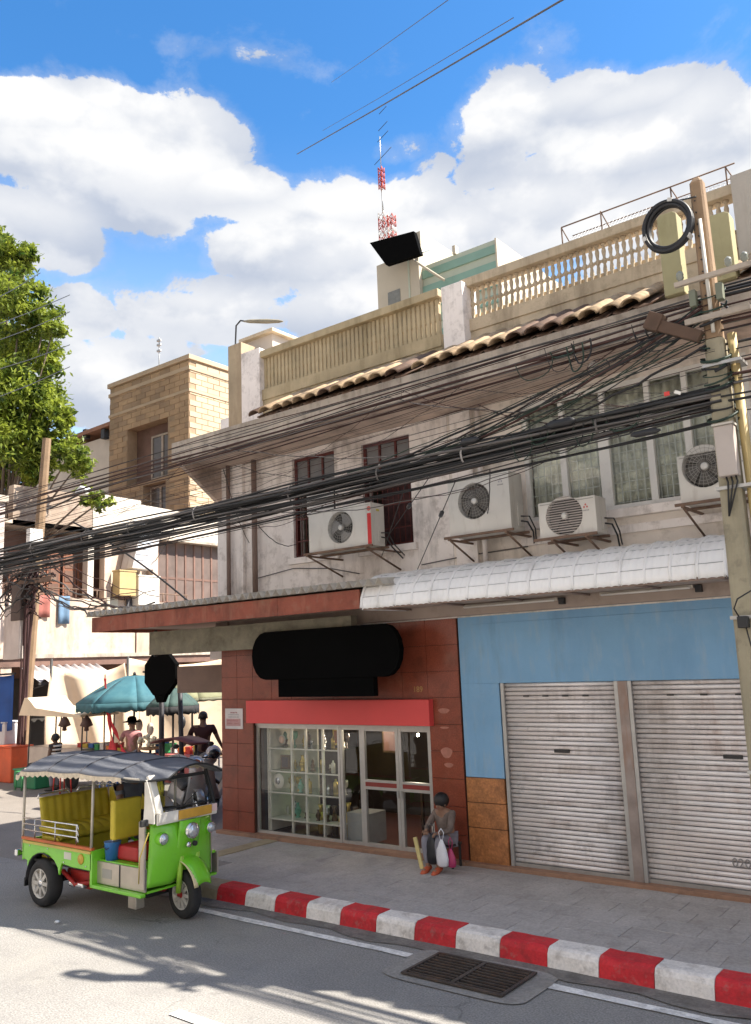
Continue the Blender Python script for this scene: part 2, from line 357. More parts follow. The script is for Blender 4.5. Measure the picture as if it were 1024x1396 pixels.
# kerb of painted blocks
KR = mat('red_kerb_paint', (.60,.022,.03), .7, .16, 4, .4, 50, [((.22,.02,.02), .5, 5, False), ((.30,.24,.2), .3, 12, False)], fine=.1)
KW = mat('white_kerb_paint', (.80,.75,.70), .75, .1, 4, .4, 50, [((.34,.28,.23), .5, 6, False), ((.16,.13,.11), .32, 9, False)], fine=.1)
KY = mat('bare_kerb_concrete', (.40,.33,.22), .85, .15, 3, .4, 50, [((.2,.15,.1), .5, 5, False)])
kerb = thing('kerb', (-5, KF, 0), None, None, kind='structure')
def kblock(w):
    q = MB(); prof = [(KF-.012,-.01),(KB,-.01),(KB,PZ+.012),(KF+.06,PZ+.012),(KF+.028,PZ-.004),(KF+.008,PZ-.04)]
    n = len(prof); xs = [-.5*w+w*i/4 for i in range(5)]
    vs = [(x, y+random.uniform(-.004,.004), z+random.uniform(-.004,.004)) for x in xs for (y, z) in prof]
    fs = [(i*n+j, i*n+(j+1)%n, (i+1)*n+(j+1)%n, (i+1)*n+j) for i in range(4) for j in range(n)] + [tuple(range(n))[::-1], tuple(range(4*n, 5*n))]
    return q.add(vs, fs)
kx = [onZ(u, v, 0).x for u, v in ((302,1226),(341,1234),(383,1243),(427,1253),(474,1262),(524,1273),(575,1285),(628,1297),(688,1309),(752,1322),(822,1337),(896,1352),(975,1368))]
dk = (kx[-1]-kx[0])/12; K0 = kx[0]
kms = [[kblock(dk-.006).mesh('kerb_block', c) for _ in range(3)] for c in (KR, KW)]
for i in range(-1, 36):
    x = K0+dk*(i+.5)
    me = kblock(dk-.006).mesh('kerb_block', KY) if i < 0 else kms[i % 2][(i//2) % 3]
    place('kerb_block', me, kerb, (x, 0, 0))
# kerb returns round the corner into the side street
xc = K0-dk; rad = 1.0
q = MB(); segs = 10
for s_ in range(segs):
    pass
def corner_pt(a, r): return (xc-(0)-math.sin(a)*r, KF+rad-math.cos(a)*r)
for k_ in range(6):
    a0, a1 = k_*math.pi/12+.01, (k_+1)*math.pi/12-.01
    q = MB(); P = [corner_pt(a0, rad), corner_pt(a1, rad), corner_pt(a1, rad-.26), corner_pt(a0, rad-.26)]
    q.prism(P, -.01, PZ+.012, 'Z'); q.build('kerb_block', KY, kerb)
for k_ in range(5):
    MB().box(xc-rad, xc-rad+.26, KF+rad+.01+k_*.8, KF+rad+k_*.8+.79, -.01, PZ+.012).build('kerb_block', KY, kerb)
# pavement slab and pavers
PAVE = mat('pavement_bed', (.28,.255,.24), .95, .2, 4)
pv = MB(); poly = [(9,KB),(xc,KB)] + [corner_pt(k_*math.pi/12, rad-.26) for k_ in range(1, 7)] + [(xc-rad+.26, 14), (9, 14)]
pv.prism(poly[::-1], -.01, PZ-.012, 'Z'); pave = pv.build('pavement', PAVE); tag(pave, kind='structure')
PM = [mat('paver_%d' % i, c, .9, .12, 2.2, .4, 70, [((.33,.30,.28), .42, 1.5, False), ((.23,.205,.19), .36, 5, False)], fine=.14) for i, c in enumerate([(.42,.39,.375),(.405,.375,.36),(.435,.405,.39)])]
S = .40
pms = []
for mm in PM:
    q = MB(); e = .004; h = S/2-.0018
    q.add([(-h,-h,-.02),(h,-h,-.02),(h,h,-.02),(-h,h,-.02),(-h,-h,-.003),(h,-h,-.003),(h,h,-.003),(-h,h,-.003),(-h+e,-h+e,0),(h-e,-h+e,0),(h-e,h-e,0),(-h+e,h-e,0)],
          [(0,1,5,4),(1,2,6,5),(2,3,7,6),(3,0,4,7),(4,5,9,8),(5,6,10,9),(6,7,11,10),(7,4,8,11),(8,9,10,11)]); pms.append(q.mesh('paver', mm))
for j in range(6):
    for i in range(36):
        x = -11.3+S*(i+.5)+(.2 if j % 2 else 0); y = KB+.012+S*.46*(2*j+1)*1.0
        y = KB+.014+.358*(j+.5)
        if x > 2.2 or (x < xc-rad+.6 and y < KF+rad): continue
        place('paver', pms[random.randrange(3)], pave, (x, y, PZ+random.uniform(-.002,.002)), (random.uniform(-.004,.004), random.uniform(-.004,.004), 0), (1, .895, 1))

# ------------------------------------------------------------------ shophouses
XL, XM, XR = -10.86, -6.19, 7.0
BRN = mat('brown_granite', (.25,.062,.034), .28, .14, 5, dirt=[((.12,.035,.02), .5, 3, False), ((.30,.14,.09), .30, 2.0, False)], fine=.2, fscale=60, spec=.4)
BRN2 = mat('ochre_granite', (.42,.17,.06), .35, .25, 6, dirt=[((.18,.07,.03), .5, 4, False)], fine=.25)
MORT = mat('tile_joint', (.07,.03,.02), .9)
STEP = mat('terracotta_step', (.34,.19,.12), .8, .15, 4, .3, 40, [((.16,.1,.07), .5, 5, False)])
RED = mat('red_sign_face', (.70,.07,.065), .55, .06, 1.5)
shopA = thing('shophouse', (-8.5, F, 0), 'pale two storey corner shophouse with brown tiled shopfront and two red barred windows', 'shophouse')
shopB = thing('shophouse', (-4, F, 0), 'shophouse with blue lower wall, two roller shutters and white framed upper window', 'shophouse')
def Zf(u, v, Y=F): return onY(u, v, Y).z
# --- upper walls with window openings
def wall_with_holes(x0, x1, z0, z1, holes, y0, y1):
    q = MB(); xs = sorted({x0, x1}|{h[0] for h in holes}|{h[1] for h in holes}); zs = sorted({z0, z1}|{h[2] for h in holes}|{h[3] for h in holes})
    inside = lambda cx, cz: any(h[0] < cx < h[1] and h[2] < cz < h[3] for h in holes)
    for i in range(len(xs)-1):
        for j in range(len(zs)-1):
            if inside((xs[i]+xs[i+1])/2, (zs[j]+zs[j+1])/2): continue
            a, b_, c, d = xs[i], xs[i+1], zs[j], zs[j+1]
            q.add([(a,y0,c),(b_,y0,c),(b_,y0,d),(a,y0,d)], [(0,1,2,3)])
    for (a, b_, c, d) in holes:
        q.add([(a,y0,c),(b_,y0,c),(b_,y1,c),(a,y1,c)], [(0,1,2,3)]); q.add([(a,y0,d),(b_,y0,d),(b_,y1,d),(a,y1,d)], [(3,2,1,0)])
        q.add([(a,y0,c),(a,y1,c),(a,y1,d),(a,y0,d)], [(0,1,2,3)]); q.add([(b_,y0,c),(b_,y1,c),(b_,y1,d),(b_,y0,d)], [(3,2,1,0)])
    return q
W1, W2 = (-9.17,-8.28,4.42,6.03), (-7.74,-6.85,4.40,6.00)
WW = (-5.04,-2.20,4.45,6.02)
UZ0 = 3.30
q = wall_with_holes(XL, XM-.003, UZ0, 7.05, [W1, W2], F, F+.25)
# the rest of the block: side and back walls, flat roof
q.add([(XL,F,0),(XL,20,0),(XL,20,7.05),(XL,F,7.05)], [(0,1,2,3)]); q.add([(XL,20,0),(XM,20,0),(XM,20,7.05),(XL,20,7.05)], [(0,1,2,3)])
q.build('upper_wall', PALE, shopA)
MB().box(XL+.01, XM-.005, F+.26, 19.99, 6.9, 7.04).build('roof', GREYC, shopA)
q = wall_with_holes(XM, XR, UZ0+.0, 7.05, [WW], F, F+.25)
q.add([(XR,F,0),(XR,20,0),(XR,20,7.05),(XR,F,7.05)], [(3,2,1,0)]); q.add([(XM,20,0),(XR,20,0),(XR,20,7.05),(XM,20,7.05)], [(0,1,2,3)])
q.build('upper_wall', mat('painted_plaster_b', (.80,.72,.64), .85, .14, 1.1, .25, 30, [((.24,.2,.16), .5, 1.4, True), ((.36,.31,.25), .5, 4, False)]), shopB)
MB().box(XM+.005, XR-.01, F+.26, 19.99, 6.9, 7.04).build('roof', GREYC, shopB)
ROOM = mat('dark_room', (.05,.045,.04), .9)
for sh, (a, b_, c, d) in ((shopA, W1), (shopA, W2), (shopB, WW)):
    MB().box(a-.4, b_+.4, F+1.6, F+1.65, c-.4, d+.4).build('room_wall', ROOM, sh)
# pilasters and downpipes on the corner unit
def ux(u, v): return onY(u, v, F-.06).x
for (u0, u1, v) in ((313, 331, 700),):
    MB().box(XL-.02, ux(331,690), F-.07, F+.0, UZ0+.5, 6.45).build('pilaster', PALE, shopA)
MB().tube([(ux(349,690), F-.10, 3.6), (ux(349,690), F-.10, 6.15)], .045, 8).build('downpipe', mat('brown_pipe', (.22,.15,.12), .7, .2, 3), shopA)
MB().tube([(ux(316,690), F-.14, 3.4), (ux(316,690), F-.14, 6.3)], .035, 8).build('downpipe', mat('brown_pipe', (.1,.08,.07)), shopA)
MB().tube([(onY(648,530,F-.08).x, F-.08, 3.9), (onY(648,530,F-.08).x, F-.08, 6.1)], .035, 8).build('downpipe', PALE, shopB)
MB().box(onY(612,560,F-.05).x, onY(640,560,F-.05).x, F-.06, F, 3.9, 6.12).build('pilaster', PALE, shopB)
# --- eave slab with soffit and its triangular end fin
EY, EZ0, EZ1 = 8.72, 6.14, 6.36
q = MB().box(XL, XM-.004, EY, F-.001, EZ0, EZ1); q.build('eave_slab', SOFF, shopA)
MB().box(XL-.01, XM-.004, EY-.03, EY-.001, EZ0-.03, EZ1+.07).build('eave_fascia', GREYC, shopA)
MB().box(XM+.004, XR, EY, F-.001, EZ0, EZ1).build('eave_slab', SOFF, shopB)
MB().box(XM+.004, XR, EY-.03, EY-.001, EZ0-.03, EZ1+.07).build('eave_fascia', GREYC, shopB)
MB().prism([(EY+.02, EZ0-.002), (F-.01, EZ0-.002), (F-.01, 5.55), (F-.06, 5.50)], XL, XL+.09, 'X').build('fin', SOFF, shopA)
# --- clay tile skirt on the eave
CLAY = mat('clay_tile', (.46,.33,.20), .85, .3, 7, .5, 40, [((.12,.09,.07), .55, 4, False), ((.06,.05,.04), .4, 9, False)])
CLAYD = mat('dark_clay_tile', (.16,.10,.07), .85, .3, 7, .5, 40, [((.05,.04,.035), .55, 5, False)])
def clay(m):
    q = MB(); n = 7; r = .115
    q.grid(lambda a, b: (math.cos(math.pi*(1-a))*r, -.5*1.0+b*1.0, math.sin(math.pi*a)*.075), 6, 2, .018); return q.mesh('roof_tile', m)
def clayp(m):
    q = MB(); q.grid(lambda a, b: ((a-.5)*.19, -.46+b*.92, -.03-.03*math.sin(math.pi*a)), 4, 1, .015); return q.mesh('roof_tile', m)
cm, cmd, cpm = clay(CLAY), clay(CLAYD), clayp(CLAYD)
ty0, tz0, ty1, tz1 = EY-.10, EZ1+.10, F-.10, 7.0
tang = math.atan2(tz1-tz0, ty1-ty0); tl = math.hypot(ty1-ty0, tz1-tz0)
for (a, b_, sh) in ((-9.0, -6.0, shopA), (-5.99, -2.75, shopB), (-2.1, 1.5, shopB)):
    n = int((b_-a)/.235)
    for i in range(n):
        x = a+.235*(i+.5)
        place('roof_tile', (cm if random.random() < .75 else cmd), sh, (x, (ty0+ty1)/2+random.uniform(-.03,.03), (tz0+tz1)/2+.02), (tang, 0, random.uniform(-.02,.02)), (1, tl, 1))
        place('roof_tile', cpm, sh, (x+.1175, (ty0+ty1)/2, (tz0+tz1)/2), (tang, 0, 0), (1, tl, 1))
    MB().prism([(ty0+.15, EZ1), (ty1+.1, EZ1), (ty1+.1, tz1-.09), (ty0+.15, tz0-.06)], a, a+.235*n, 'X').build('tile_bed', GREYC, sh)
# --- roof parapet: beam, balusters, cap, piers
ZB0, ZB1, ZC0, ZC1 = Zf(660,450), Zf(660,433), Zf(660,388), Zf(660,376)
ZA0, ZA1, ZA2, ZA3 = Zf(480,512), Zf(480,496), Zf(480,449), Zf(480,439)
def parapet(sh, x0, x1, z0, z1, z2, z3, mt, kind):
    MB().box(x0, x1, F-.09, F+.09, z0, z1).build('parapet_beam', mt, sh, bevel=.008)
    MB().box(x0, x1, F-.07, F+.07, z0-.55, z0-.001).build('parapet_wall', mt, sh)
    MB().box(x0, x1, F-.12, F+.12, z2, z3).build('parapet_cap', mt, sh, bevel=.012)
    h = z2-z1
    if kind:
        # turned baluster of two stacked bulbs
        me = MB().lathe((0,0,0), [(.035,0),(.035,.05*h),(.016,.09*h),(.03,.22*h),(.017,.42*h),(.034,.48*h),(.034,.54*h),(.017,.6*h),(.030,.78*h),(.016,.92*h),(.036,.95*h),(.036,h)], 7).mesh('baluster', mt); st = .088
        ring = MB().box(-.044,.044,-.014,.014,.47*h,.53*h).mesh('baluster_link', mt)
        n = int((x1-x0)/st)
        for i in range(n):
            b0 = place('baluster', me, sh, (x0+st*(i+.5), F, z1), (0,0,random.uniform(-.05,.05)))
            place('baluster_link', ring, sh, (x0+st*(i+.5), F, z1+random.uniform(-.01,.01)))
        MB().box(x0, x1, F+.035, F+.05, z1, z1+h*.22).build('parapet_screen', mt, sh)
    else:
        me = MB().box(-.026,.026,-.03,.03,0,h).box(-.038,.038,-.02,.02,h*.42,h*.58).box(-.038,.038,-.02,.02,0,h*.12).box(-.038,.038,-.02,.02,h*.88,h).mesh('baluster', mt); st = .083
        for i in range(int((x1-x0)/st)): place('baluster', me, sh, (x0+st*(i+.5), F, z1))
CRB = mat('sunlit_baluster', (.52,.43,.31), .85, .15, 4, dirt=[((.25,.2,.13), .5, 5, False)])
parapet(shopA, -9.84, -6.15, ZA0, ZA1, ZA2, ZA3, YELC, 0)
parapet(shopB, -5.78, -2.10, ZB0, ZB1, ZC0, ZC1, CREAM, 1)
px0, px1 = onY(605,430,F-.2).x, onY(634,430,F-.2).x
MB().box(px0, px1, F-.24, F+.14, 6.95, Zf(618,388,F-.2)).build('parapet_pier', PALE, shopA, bevel=.01)
MB().box(onY(331,500,F-.1).x, onY(356,500,F-.1).x, F-.14, F+.2, 6.36, Zf(345,478,F-.1)).build('parapet_pier', PALE, shopA, bevel=.01)
MB().box(onY(312,500,F).x, onY(330,500,F).x, F-.02, F+.45, 6.36, Zf(325,468,F)).build('corner_pier', mat('stained_pier', (.42,.33,.22), .9, .2, 2, dirt=[((.2,.13,.08), .6, 3, True)]), shopA, bevel=.01)
MB().box(XL, -9.84, F+.5, F+.6, 6.36, 7.6).build('parapet_wall', GREYC, shopA)
MB().box(-2.09, 7.0, F-.22, F+.2, 6.36, Zf(1005,238,F-.2)).build('tall_parapet_wall', mat('grey_plaster', (.46,.42,.37), .85, .1, 1.5, .2, 30, [((.25,.21,.17), .5, 2, True)]), shopB)
# stub posts standing on the eave
STUB = mat('yellowish_post', (.40,.36,.20), .8, .1, 2, .2, 40, [((.25,.22,.1), .4, 4, True)])
for k_, (u0, u1, vt, vb) in enumerate(((904, 936, 290, 398), (973, 1010, 290, 402))):
    c = onY((u0+u1)/2, vb, EY-.08); tp = onY((u0+u1)/2-8, vt, EY-.08); w = abs(onY(u1, vb, EY-.08).x-onY(u0, vb, EY-.08).x)/2*.86
    zt = tp.z
    p_ = MB().prism([(c.x-w, EZ1+.08), (c.x+w, EZ1+.08), (c.x+w, zt-.03), (c.x+w*.6, zt), (c.x-w*.6, zt), (c.x-w, zt-.03)], EY-.10, EY+.08).build('eave_post', STUB, shopB, bevel=.01)
# --- brown tiled shopfront
DX0, DX1, DZ0, DZ1 = -10.13, -6.72, .20, 1.86
def brown_wall():
    back = MB()
    fr = [(XL, DX0, PZ, UZ0), (DX1, XM-.02, PZ, UZ0), (DX0, DX1, DZ1+.04, UZ0)]
    for (a,b_,c,d) in fr: back.box(a, b_, F+.002, F+.22, c, d)
    back.build('shopfront_wall', MORT, shopA)
    cache = {}
    tw, th = .42, .36
    def tiles(a, b_, c, d):
        nx = max(1, round((b_-a)/tw)); nz = max(1, round((d-c)/th)); w = (b_-a)/nx; h = (d-c)/nz
        key = (round(w,3), round(h,3))
        if key not in cache: cache[key] = MB().box(-w/2+.003, w/2-.003, -.014, .003, -h/2+.003, h/2-.003).mesh('wall_tile', BRN)
        for i in range(nx):
            for j in range(nz): place('wall_tile', cache[key], shopA, (a+w*(i+.5), F-.002+random.uniform(-.0015,.0015), c+h*(j+.5)), (random.uniform(-.004,.004), 0, random.uniform(-.004,.004)))
    tiles(XL, DX0, PZ, UZ0); tiles(DX1, XM-.02, PZ, UZ0); tiles(DX0, DX1, 1.9, UZ0)
brown_wall()
MB().box(XL-.002, XL+.01, F-.016, 19.9, PZ, UZ0).build('side_wall', BRN, shopA)
MB().box(XL-.05, XM-.02, F-.12, F+.2, PZ-.02, PZ+.05).build('step', STEP, shopA, bevel=.008)
MB().box(onY(337,960,F-.1).x, onY(586,960,F-.1).x, F-.13, F-.017, 1.885, 2.235).build('red_sign_band', RED, shopA, bevel=.006)
# aluminium front: frames, fixed pane, double door
t0 = F+.05
def frame(q, x0, x1, z0, z1, w, y0=t0, y1=t0+.05):
    q.box(x0, x0+w, y0, y1, z0, z1); q.box(x1-w, x1, y0, y1, z0, z1); q.box(x0+w, x1-w, y0+.002, y1-.002, z0, z0+w); q.box(x0+w, x1-w, y0+.002, y1-.002, z1-w, z1)
GL = glass('shop_glass', (.95,.97,.97), .03)
fx = [onY(u, 1060, t0).x for u in (350, 398, 464, 495, 545, 590)]
MB().box(DX0-.02, DX1+.02, t0-.02, t0+.06, 1.84, 1.9).build('header_bar', ALU, shopA)
for k_, (a, b_, nm) in enumerate(((fx[0], fx[2], 'display_window'), (fx[2]+.01, fx[3]-.01, 'display_window'))):
    q = MB(); frame(q, a, b_, PZ+.05, 1.84, .04); fr = q.build(nm, ALU, shopA)
    MB().box(a+.04, b_-.04, t0+.02, t0+.026, PZ+.09, 1.80).build('pane', GL, fr)
for k_, (a, b_) in enumerate(((fx[3], fx[4]), (fx[4]+.004, fx[5]))):
    q = MB(); frame(q, a, b_, PZ+.05, 1.84, .05, t0-.01, t0+.04); q.box(a+.05, b_-.05, t0-.008, t0+.038, .985, 1.025); q.box(a+.05, b_-.05, t0-.008, t0+.038, 1.085, 1.115)
    d_ = q.build('glass_door', ALU, shopA)
    MB().box(a+.05, b_-.05, t0-.012, t0+.03, 1.026, 1.084).build('push_bar', mat('red_brown_bar', (.25,.04,.03), .5), d_)
    MB().box(a+.05, b_-.05, t0+.012, t0+.018, 1.116, 1.79).build('pane', GL, d_); MB().box(a+.05, b_-.05, t0+.012, t0+.018, PZ+.10, .984).build('pane', GL, d_)
    MB().box(b_-.04 if k_ == 0 else a+.01, b_-.01 if k_ == 0 else a+.04, t0-.03, t0-.011, .90, 1.0).build('lock', STEEL, d_)
# room behind the glass
q = MB(); RY = F+2.6
q.add([(DX0,t0+.1,PZ),(DX1,t0+.1,PZ),(DX1,RY,PZ),(DX0,RY,PZ)], [(0,1,2,3)])
q.build('shop_floor', mat('shop_floor', (.16,.05,.03), .3), shopA)
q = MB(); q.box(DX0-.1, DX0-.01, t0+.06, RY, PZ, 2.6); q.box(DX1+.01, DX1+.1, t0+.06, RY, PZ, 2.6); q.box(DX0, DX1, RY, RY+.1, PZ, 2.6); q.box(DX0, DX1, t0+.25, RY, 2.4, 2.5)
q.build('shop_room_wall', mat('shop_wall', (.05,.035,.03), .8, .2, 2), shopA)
bk = MB().box(fx[2]+.02, fx[3], t0+.10, t0+.5, PZ+.05, .62).build('shop_counter', mat('grey_counter', (.33,.31,.29), .5), shopA)
# --- blue unit
PX = (-6.19, -5.62); SZ = 2.43
SX = (-5.60, -4.03, -3.91, -1.72)
q = MB()
q.box(XM, XR, F, F+.25, SZ, UZ0); q.box(PX[0], PX[1], F+.0, F+.25, 1.245, SZ-.001); q.box(-1.70, XR, F, F+.25, 1.2, SZ-.001)
q.build('lower_wall', BLUE, shopB)
MB().box(PX[1]-.36, XR-.5, F-.012, F-.001, SZ+.001, UZ0-.1).build('wall_panel', BLUE, shopB, bevel=.003)
for (c, d) in ((PZ+.04, .62), (.625, .93), (.935, 1.24)):
    MB().box(PX[0]+.003, PX[1]-.003, F-.012, F+.2, c, d-.003).build('wall_tile', BRN2, shopB, bevel=.003)
MB().box(-1.70, XR, F-.01, F+.2, PZ, 1.19).build('wall_tile', BRN2, shopB)
MB().box(XM-.018, XR, F-.10, F+.2, PZ-.02, PZ+.045).build('step', STEP, shopB, bevel=.008)
MB().box(XL+.02, XR, F-.16, F-.0, UZ0+.02, UZ0+.36).build('lintel_beam', mat('beige_beam', (.40,.32,.27), .85, .1, 1.5, dirt=[((.2,.15,.11), .4, 2, False)]), shopB)
# roller shutters, slat by slat
SLT = mat('shutter_slat', (.86,.80,.77), .42, .08, 3, metal=.25, dirt=[((.27,.23,.20), .48, 1.6, True), ((.2,.17,.15), .3, 5, False)])
SLT2 = mat('shutter_slat_dull', (.80,.73,.69), .5, .12, 2, metal=.2, dirt=[((.30,.24,.20), .5, 2.2, True), ((.34,.16,.08), .25, 3, True)])
SLT3 = mat('shutter_slat_pale', (.88,.83,.80), .42, .10, 4, metal=.25, dirt=[((.33,.27,.23), .45, 1.3, True)])
def shutter(x0, x1, lab):
    sh = place_empty('roller_shutter', shopB)
    pitch = .0545; n = int((SZ-PZ-.06)/pitch)
    w = (x1-x0)/2-.03
    q = MB(); prof = []
    for i in range(7):
        a = i/6; prof.append((-.013*math.sin(math.pi*a)**.8, pitch*(a-.5)*.93))
    q.grid(lambda a, b: ((a-.5)*2*w, prof[round(b*6)][0], prof[round(b*6)][1]), 1, 6, .003); mes = [q.mesh('slat', m_) for m_ in (SLT, SLT2, SLT3)]
    for i in range(n): place('slat', random.choice(mes), sh, ((x0+x1)/2, F+.05+random.uniform(-.003,.003), PZ+.09+pitch*(i+.5)), (random.uniform(-.05,.05), random.uniform(-.0008,.0008), random.uniform(-.0012,.0012)))
    MB().box(x0+.03, x1-.03, F+.03, F+.07, PZ+.046, PZ+.088).build('bottom_rail', STEEL, sh)
    MB().box(x0, x0+.045, F+.0, F+.09, PZ+.046, SZ-.002).build('guide_rail', STEEL, sh); MB().box(x1-.045, x1, F+.0, F+.09, PZ+.046, SZ-.002).build('guide_rail', STEEL, sh)
    MB().box((x0+x1)/2-.10, (x0+x1)/2+.10, F+.016, F+.034, 1.585, 1.625).build('handle', DARK, sh)
    for k_ in range(4):
        MB().box(x0+(x1-x0)*(.22+.17*k_)-.04, x0+(x1-x0)*(.22+.17*k_)+.04, F+.028, F+.036, 2.255, 2.272).build('vent_slot', DARK, sh)
    return sh
def place_empty(name, parent):
    o = bpy.data.objects.new(name, None); COL.objects.link(o); attach(o, parent); WM[o.name] = Matrix(); o.empty_display_size = .1; return o
shutter(SX[0], SX[1], 0); sR = shutter(SX[2], SX[3], 0)
MB().box(SX[1]+.003, SX[2]-.003, F-.005, F+.1, PZ+.046, SZ-.003).build('shutter_post', mat('rusty_steel_post', (.33,.27,.24), .5, .2, 5, metal=.3, dirt=[((.30,.13,.06), .5, 6, True)]), shopB)
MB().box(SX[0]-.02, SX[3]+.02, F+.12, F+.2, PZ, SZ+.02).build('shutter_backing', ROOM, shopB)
me = text_mesh('020', .13); me.materials.append(mat('faded_print', (.28,.26,.25), .6)); place('faded_number', me, sR, (onY(1006,1178,F).x+.03, F+.030, Zf(1006,1178)), (R_(90),0,0))
me = text_mesh('189', .11); me.materials.append(mat('gilt', (.45,.27,.10), .4, metal=.3)); place('house_number', me, shopA, (onY(571,940,F).x, F-.02, Zf(571,940)), (R_(90),0,0))
# scuffed decorations left on the right hand granite pier
SC_ = mat('pale_scuff', (.40,.16,.11), .5, .2, 12)
for (u, v, w, h) in ((606,969,.09,.035),(607,992,.07,.015),(610,1026,.09,.07),(613,1043,.07,.03)):
    c = onY(u, v, F); MB().lathe((0,0,0), [(.0001,-.001),(1,-.0005),(1,.0005)], 12, 'Y').mesh
    q = MB(); q.add([(c.x+w*math.cos(t)*(1+.15*math.sin(3*t)), F-.0185, c.z+h*math.sin(t)) for t in [i*math.pi/7 for i in range(14)]], [tuple(range(14))]); q.build('worn_patch', SC_, shopA)
# --- upper windows of the corner unit
REDF = mat('dark_red_frame', (.10,.018,.014), .6, .2, 5)
GRY = mat('frosted_grey_pane', (.16,.155,.155), .35, .15, 3)
def barred_window(x0, x1, z0, z1, cols, white):
    y = F+.05
    q = MB(); frame(q, x0, x1, z0, z1, .045, y, y+.06); zt = z1-.52; q.box(x0+.045, x1-.045, y, y+.058, zt-.02, zt+.02)
    for c in range(1, cols): xx = x0+(x1-x0)*c/cols; q.box(xx-.015, xx+.015, y+.003, y+.05, zt+.02, z1-.045)
    w = q.build('window', REDF, shopA)
    for c in range(cols): MB().box(x0+(x1-x0)*c/cols+.02, x0+(x1-x0)*(c+1)/cols-.02, y+.028, y+.034, zt+.02, z1-.046).build('pane', GRY, w)
    for i in range(9): xx = x0+.06+(x1-x0-.12)*i/8; MB().tube([(xx, y-.02, z0+.03), (xx, y-.02, zt)], .007, 5).build('window_bar', REDF, w)
    for zz in (z0+.25, z0+.6): MB().box(x0+.04, x1-.04, y-.03, y-.015, zz, zz+.018).build('window_bar', REDF, w)
    MB().box(x0+.05, x1-.05, y+.35, y+.36, z0, zt).build('curtain', mat('dark_curtain', (.07,.03,.03), .9, .4, 8), w)
    MB().box(x0-.08, x1+.08, F-.07, F+.0, z0-.10, z0-.002).build('sill', PALE, w, bevel=.006)
    return w
w1 = barred_window(*W1, 3, 1); w2 = barred_window(*W2, 3, 0)
MB().box(W1[0]+.30, W1[1]-.04, F+.0, F+.015, 5.05, 5.40).build('shutter_leaf', mat('white_board', (.62,.6,.58), .6, .05), w1)
MB().box(W1[1]-.48, W1[1]+.35, F-.02, F-.005, 4.62, 5.02).build('shutter_leaf', mat('white_board', (.6,.6,.6)), w1)
# --- white framed upper window of the blue unit
y = F+.02; WF = mat('white_frame', (.76,.74,.70), .5, .05, 3, dirt=[((.4,.38,.34), .35, 4, False)])
q = MB(); frame(q, WW[0], WW[1], WW[2], WW[3], .06, y, y+.07); zt = 5.58; q.box(WW[0]+.06, WW[1]-.06, y+.001, y+.068, zt, zt+.06)
mx = [onY(u, v, y).x for u, v in ((722,640),(770,640),(826,625),(888,610),(940,600))]
mx[0] = WW[0]; mx.append(WW[1])
for i, xx in enumerate(mx[1:-1]): w = .05 if i != 1 else .085; q.box(xx-w, xx+w*.6, y-.002, y+.066, WW[2]+.06, zt); q.box(xx-.03, xx+.03, y-.002, y+.066, zt+.06, WW[3]-.06)
ww = q.build('window', WF, shopB)
PGL = glass('window_glass', (.97,.98,.97), .0)
GRI = mat('white_grille', (.55,.56,.52), .5, .1, 5)
for i in range(len(mx)-1):
    a, b_ = mx[i]+.04, mx[i+1]-.05
    MB().box(a, b_, y+.03, y+.036, WW[2]+.06, zt).build('pane', PGL, ww); MB().box(a, b_, y+.03, y+.036, zt+.06, WW[3]-.06).build('pane', PGL, ww)
    q = MB(); n = 5
    for k_ in range(n+1): xx = a+(b_-a)*k_/n; q.box(xx-.006, xx+.006, y+.09, y+.102, WW[2]+.06, zt)
    for k_ in range(9): zz = WW[2]+.1+(zt-WW[2]-.14)*k_/8; q.box(a, b_, y+.104, y+.114, zz-.006, zz+.006)
    q.build('grille', GRI, ww)
q = MB(); q.grid(lambda a, b: (WW[0]+.05+(WW[1]-WW[0]-.1)*a, F+.165+.018*math.sin(a*150), WW[2]+(WW[3]-WW[2])*b), 160, 1, .004)
q.build('curtain', mat('greenish_curtain', (.64,.64,.55), .9, .5, 5, dirt=[((.42,.42,.36), .5, 7, False)]), ww)
MB().box(WW[0]-.08, WW[1]+.1, F-.08, F+.0, WW[2]-.11, WW[2]-.002).build('sill', PALE, ww, bevel=.008)
MB().box(WW[0]-.1, XR, F-.03, F, WW[2]-.30, WW[2]-.20).build('string_course', PALE, shopB)
# --- mesh guard standing on the parapet of the blue unit
gd = thing('roof_guard', (-4, F, ZC1), 'rusty wire mesh guard frame standing on the roof parapet', 'guard frame')
RST = mat('rusty_frame', (.16,.10,.07), .8, .3, 6)
gx0, gx1 = onY(767,330,F+.1).x, -2.09; h1 = onY(767,309,F+.1).z-ZC1
def gtop(x): return ZC1+h1+.02*math.sin(x*3)
q = MB(); q.tube([(gx0,F+.1,gtop(gx0)),(gx1,F+.1,gtop(gx1))], .010, 5); q.tube([(gx0,F+.45,gtop(gx0)+.02),(gx1,F+.45,gtop(gx1)+.02)], .008, 5); q.tube([(gx0,F+.1,ZC1+.02),(gx1,F+.1,ZC1+.02)], .008, 5); q.build('top_rail', RST, gd)
for xx in (gx0, gx0+.55, gx0+1.45, gx0+2.1):
    MB().tube([(xx,F+.1,ZC1),(xx,F+.1,gtop(xx))], .010, 5).build('upright', RST, gd); MB().tube([(xx,F+.1,gtop(xx)),(xx+.14,F+.1,ZC1)], .008, 5).build('brace', RST, gd)
q = MB()
for i in range(46):
    xx = gx0+(gx1-gx0)*i/45; q.tube([(xx,F+.1,ZC1+.02),(xx,F+.45,gtop(xx)+.02)], .0025, 3, False)
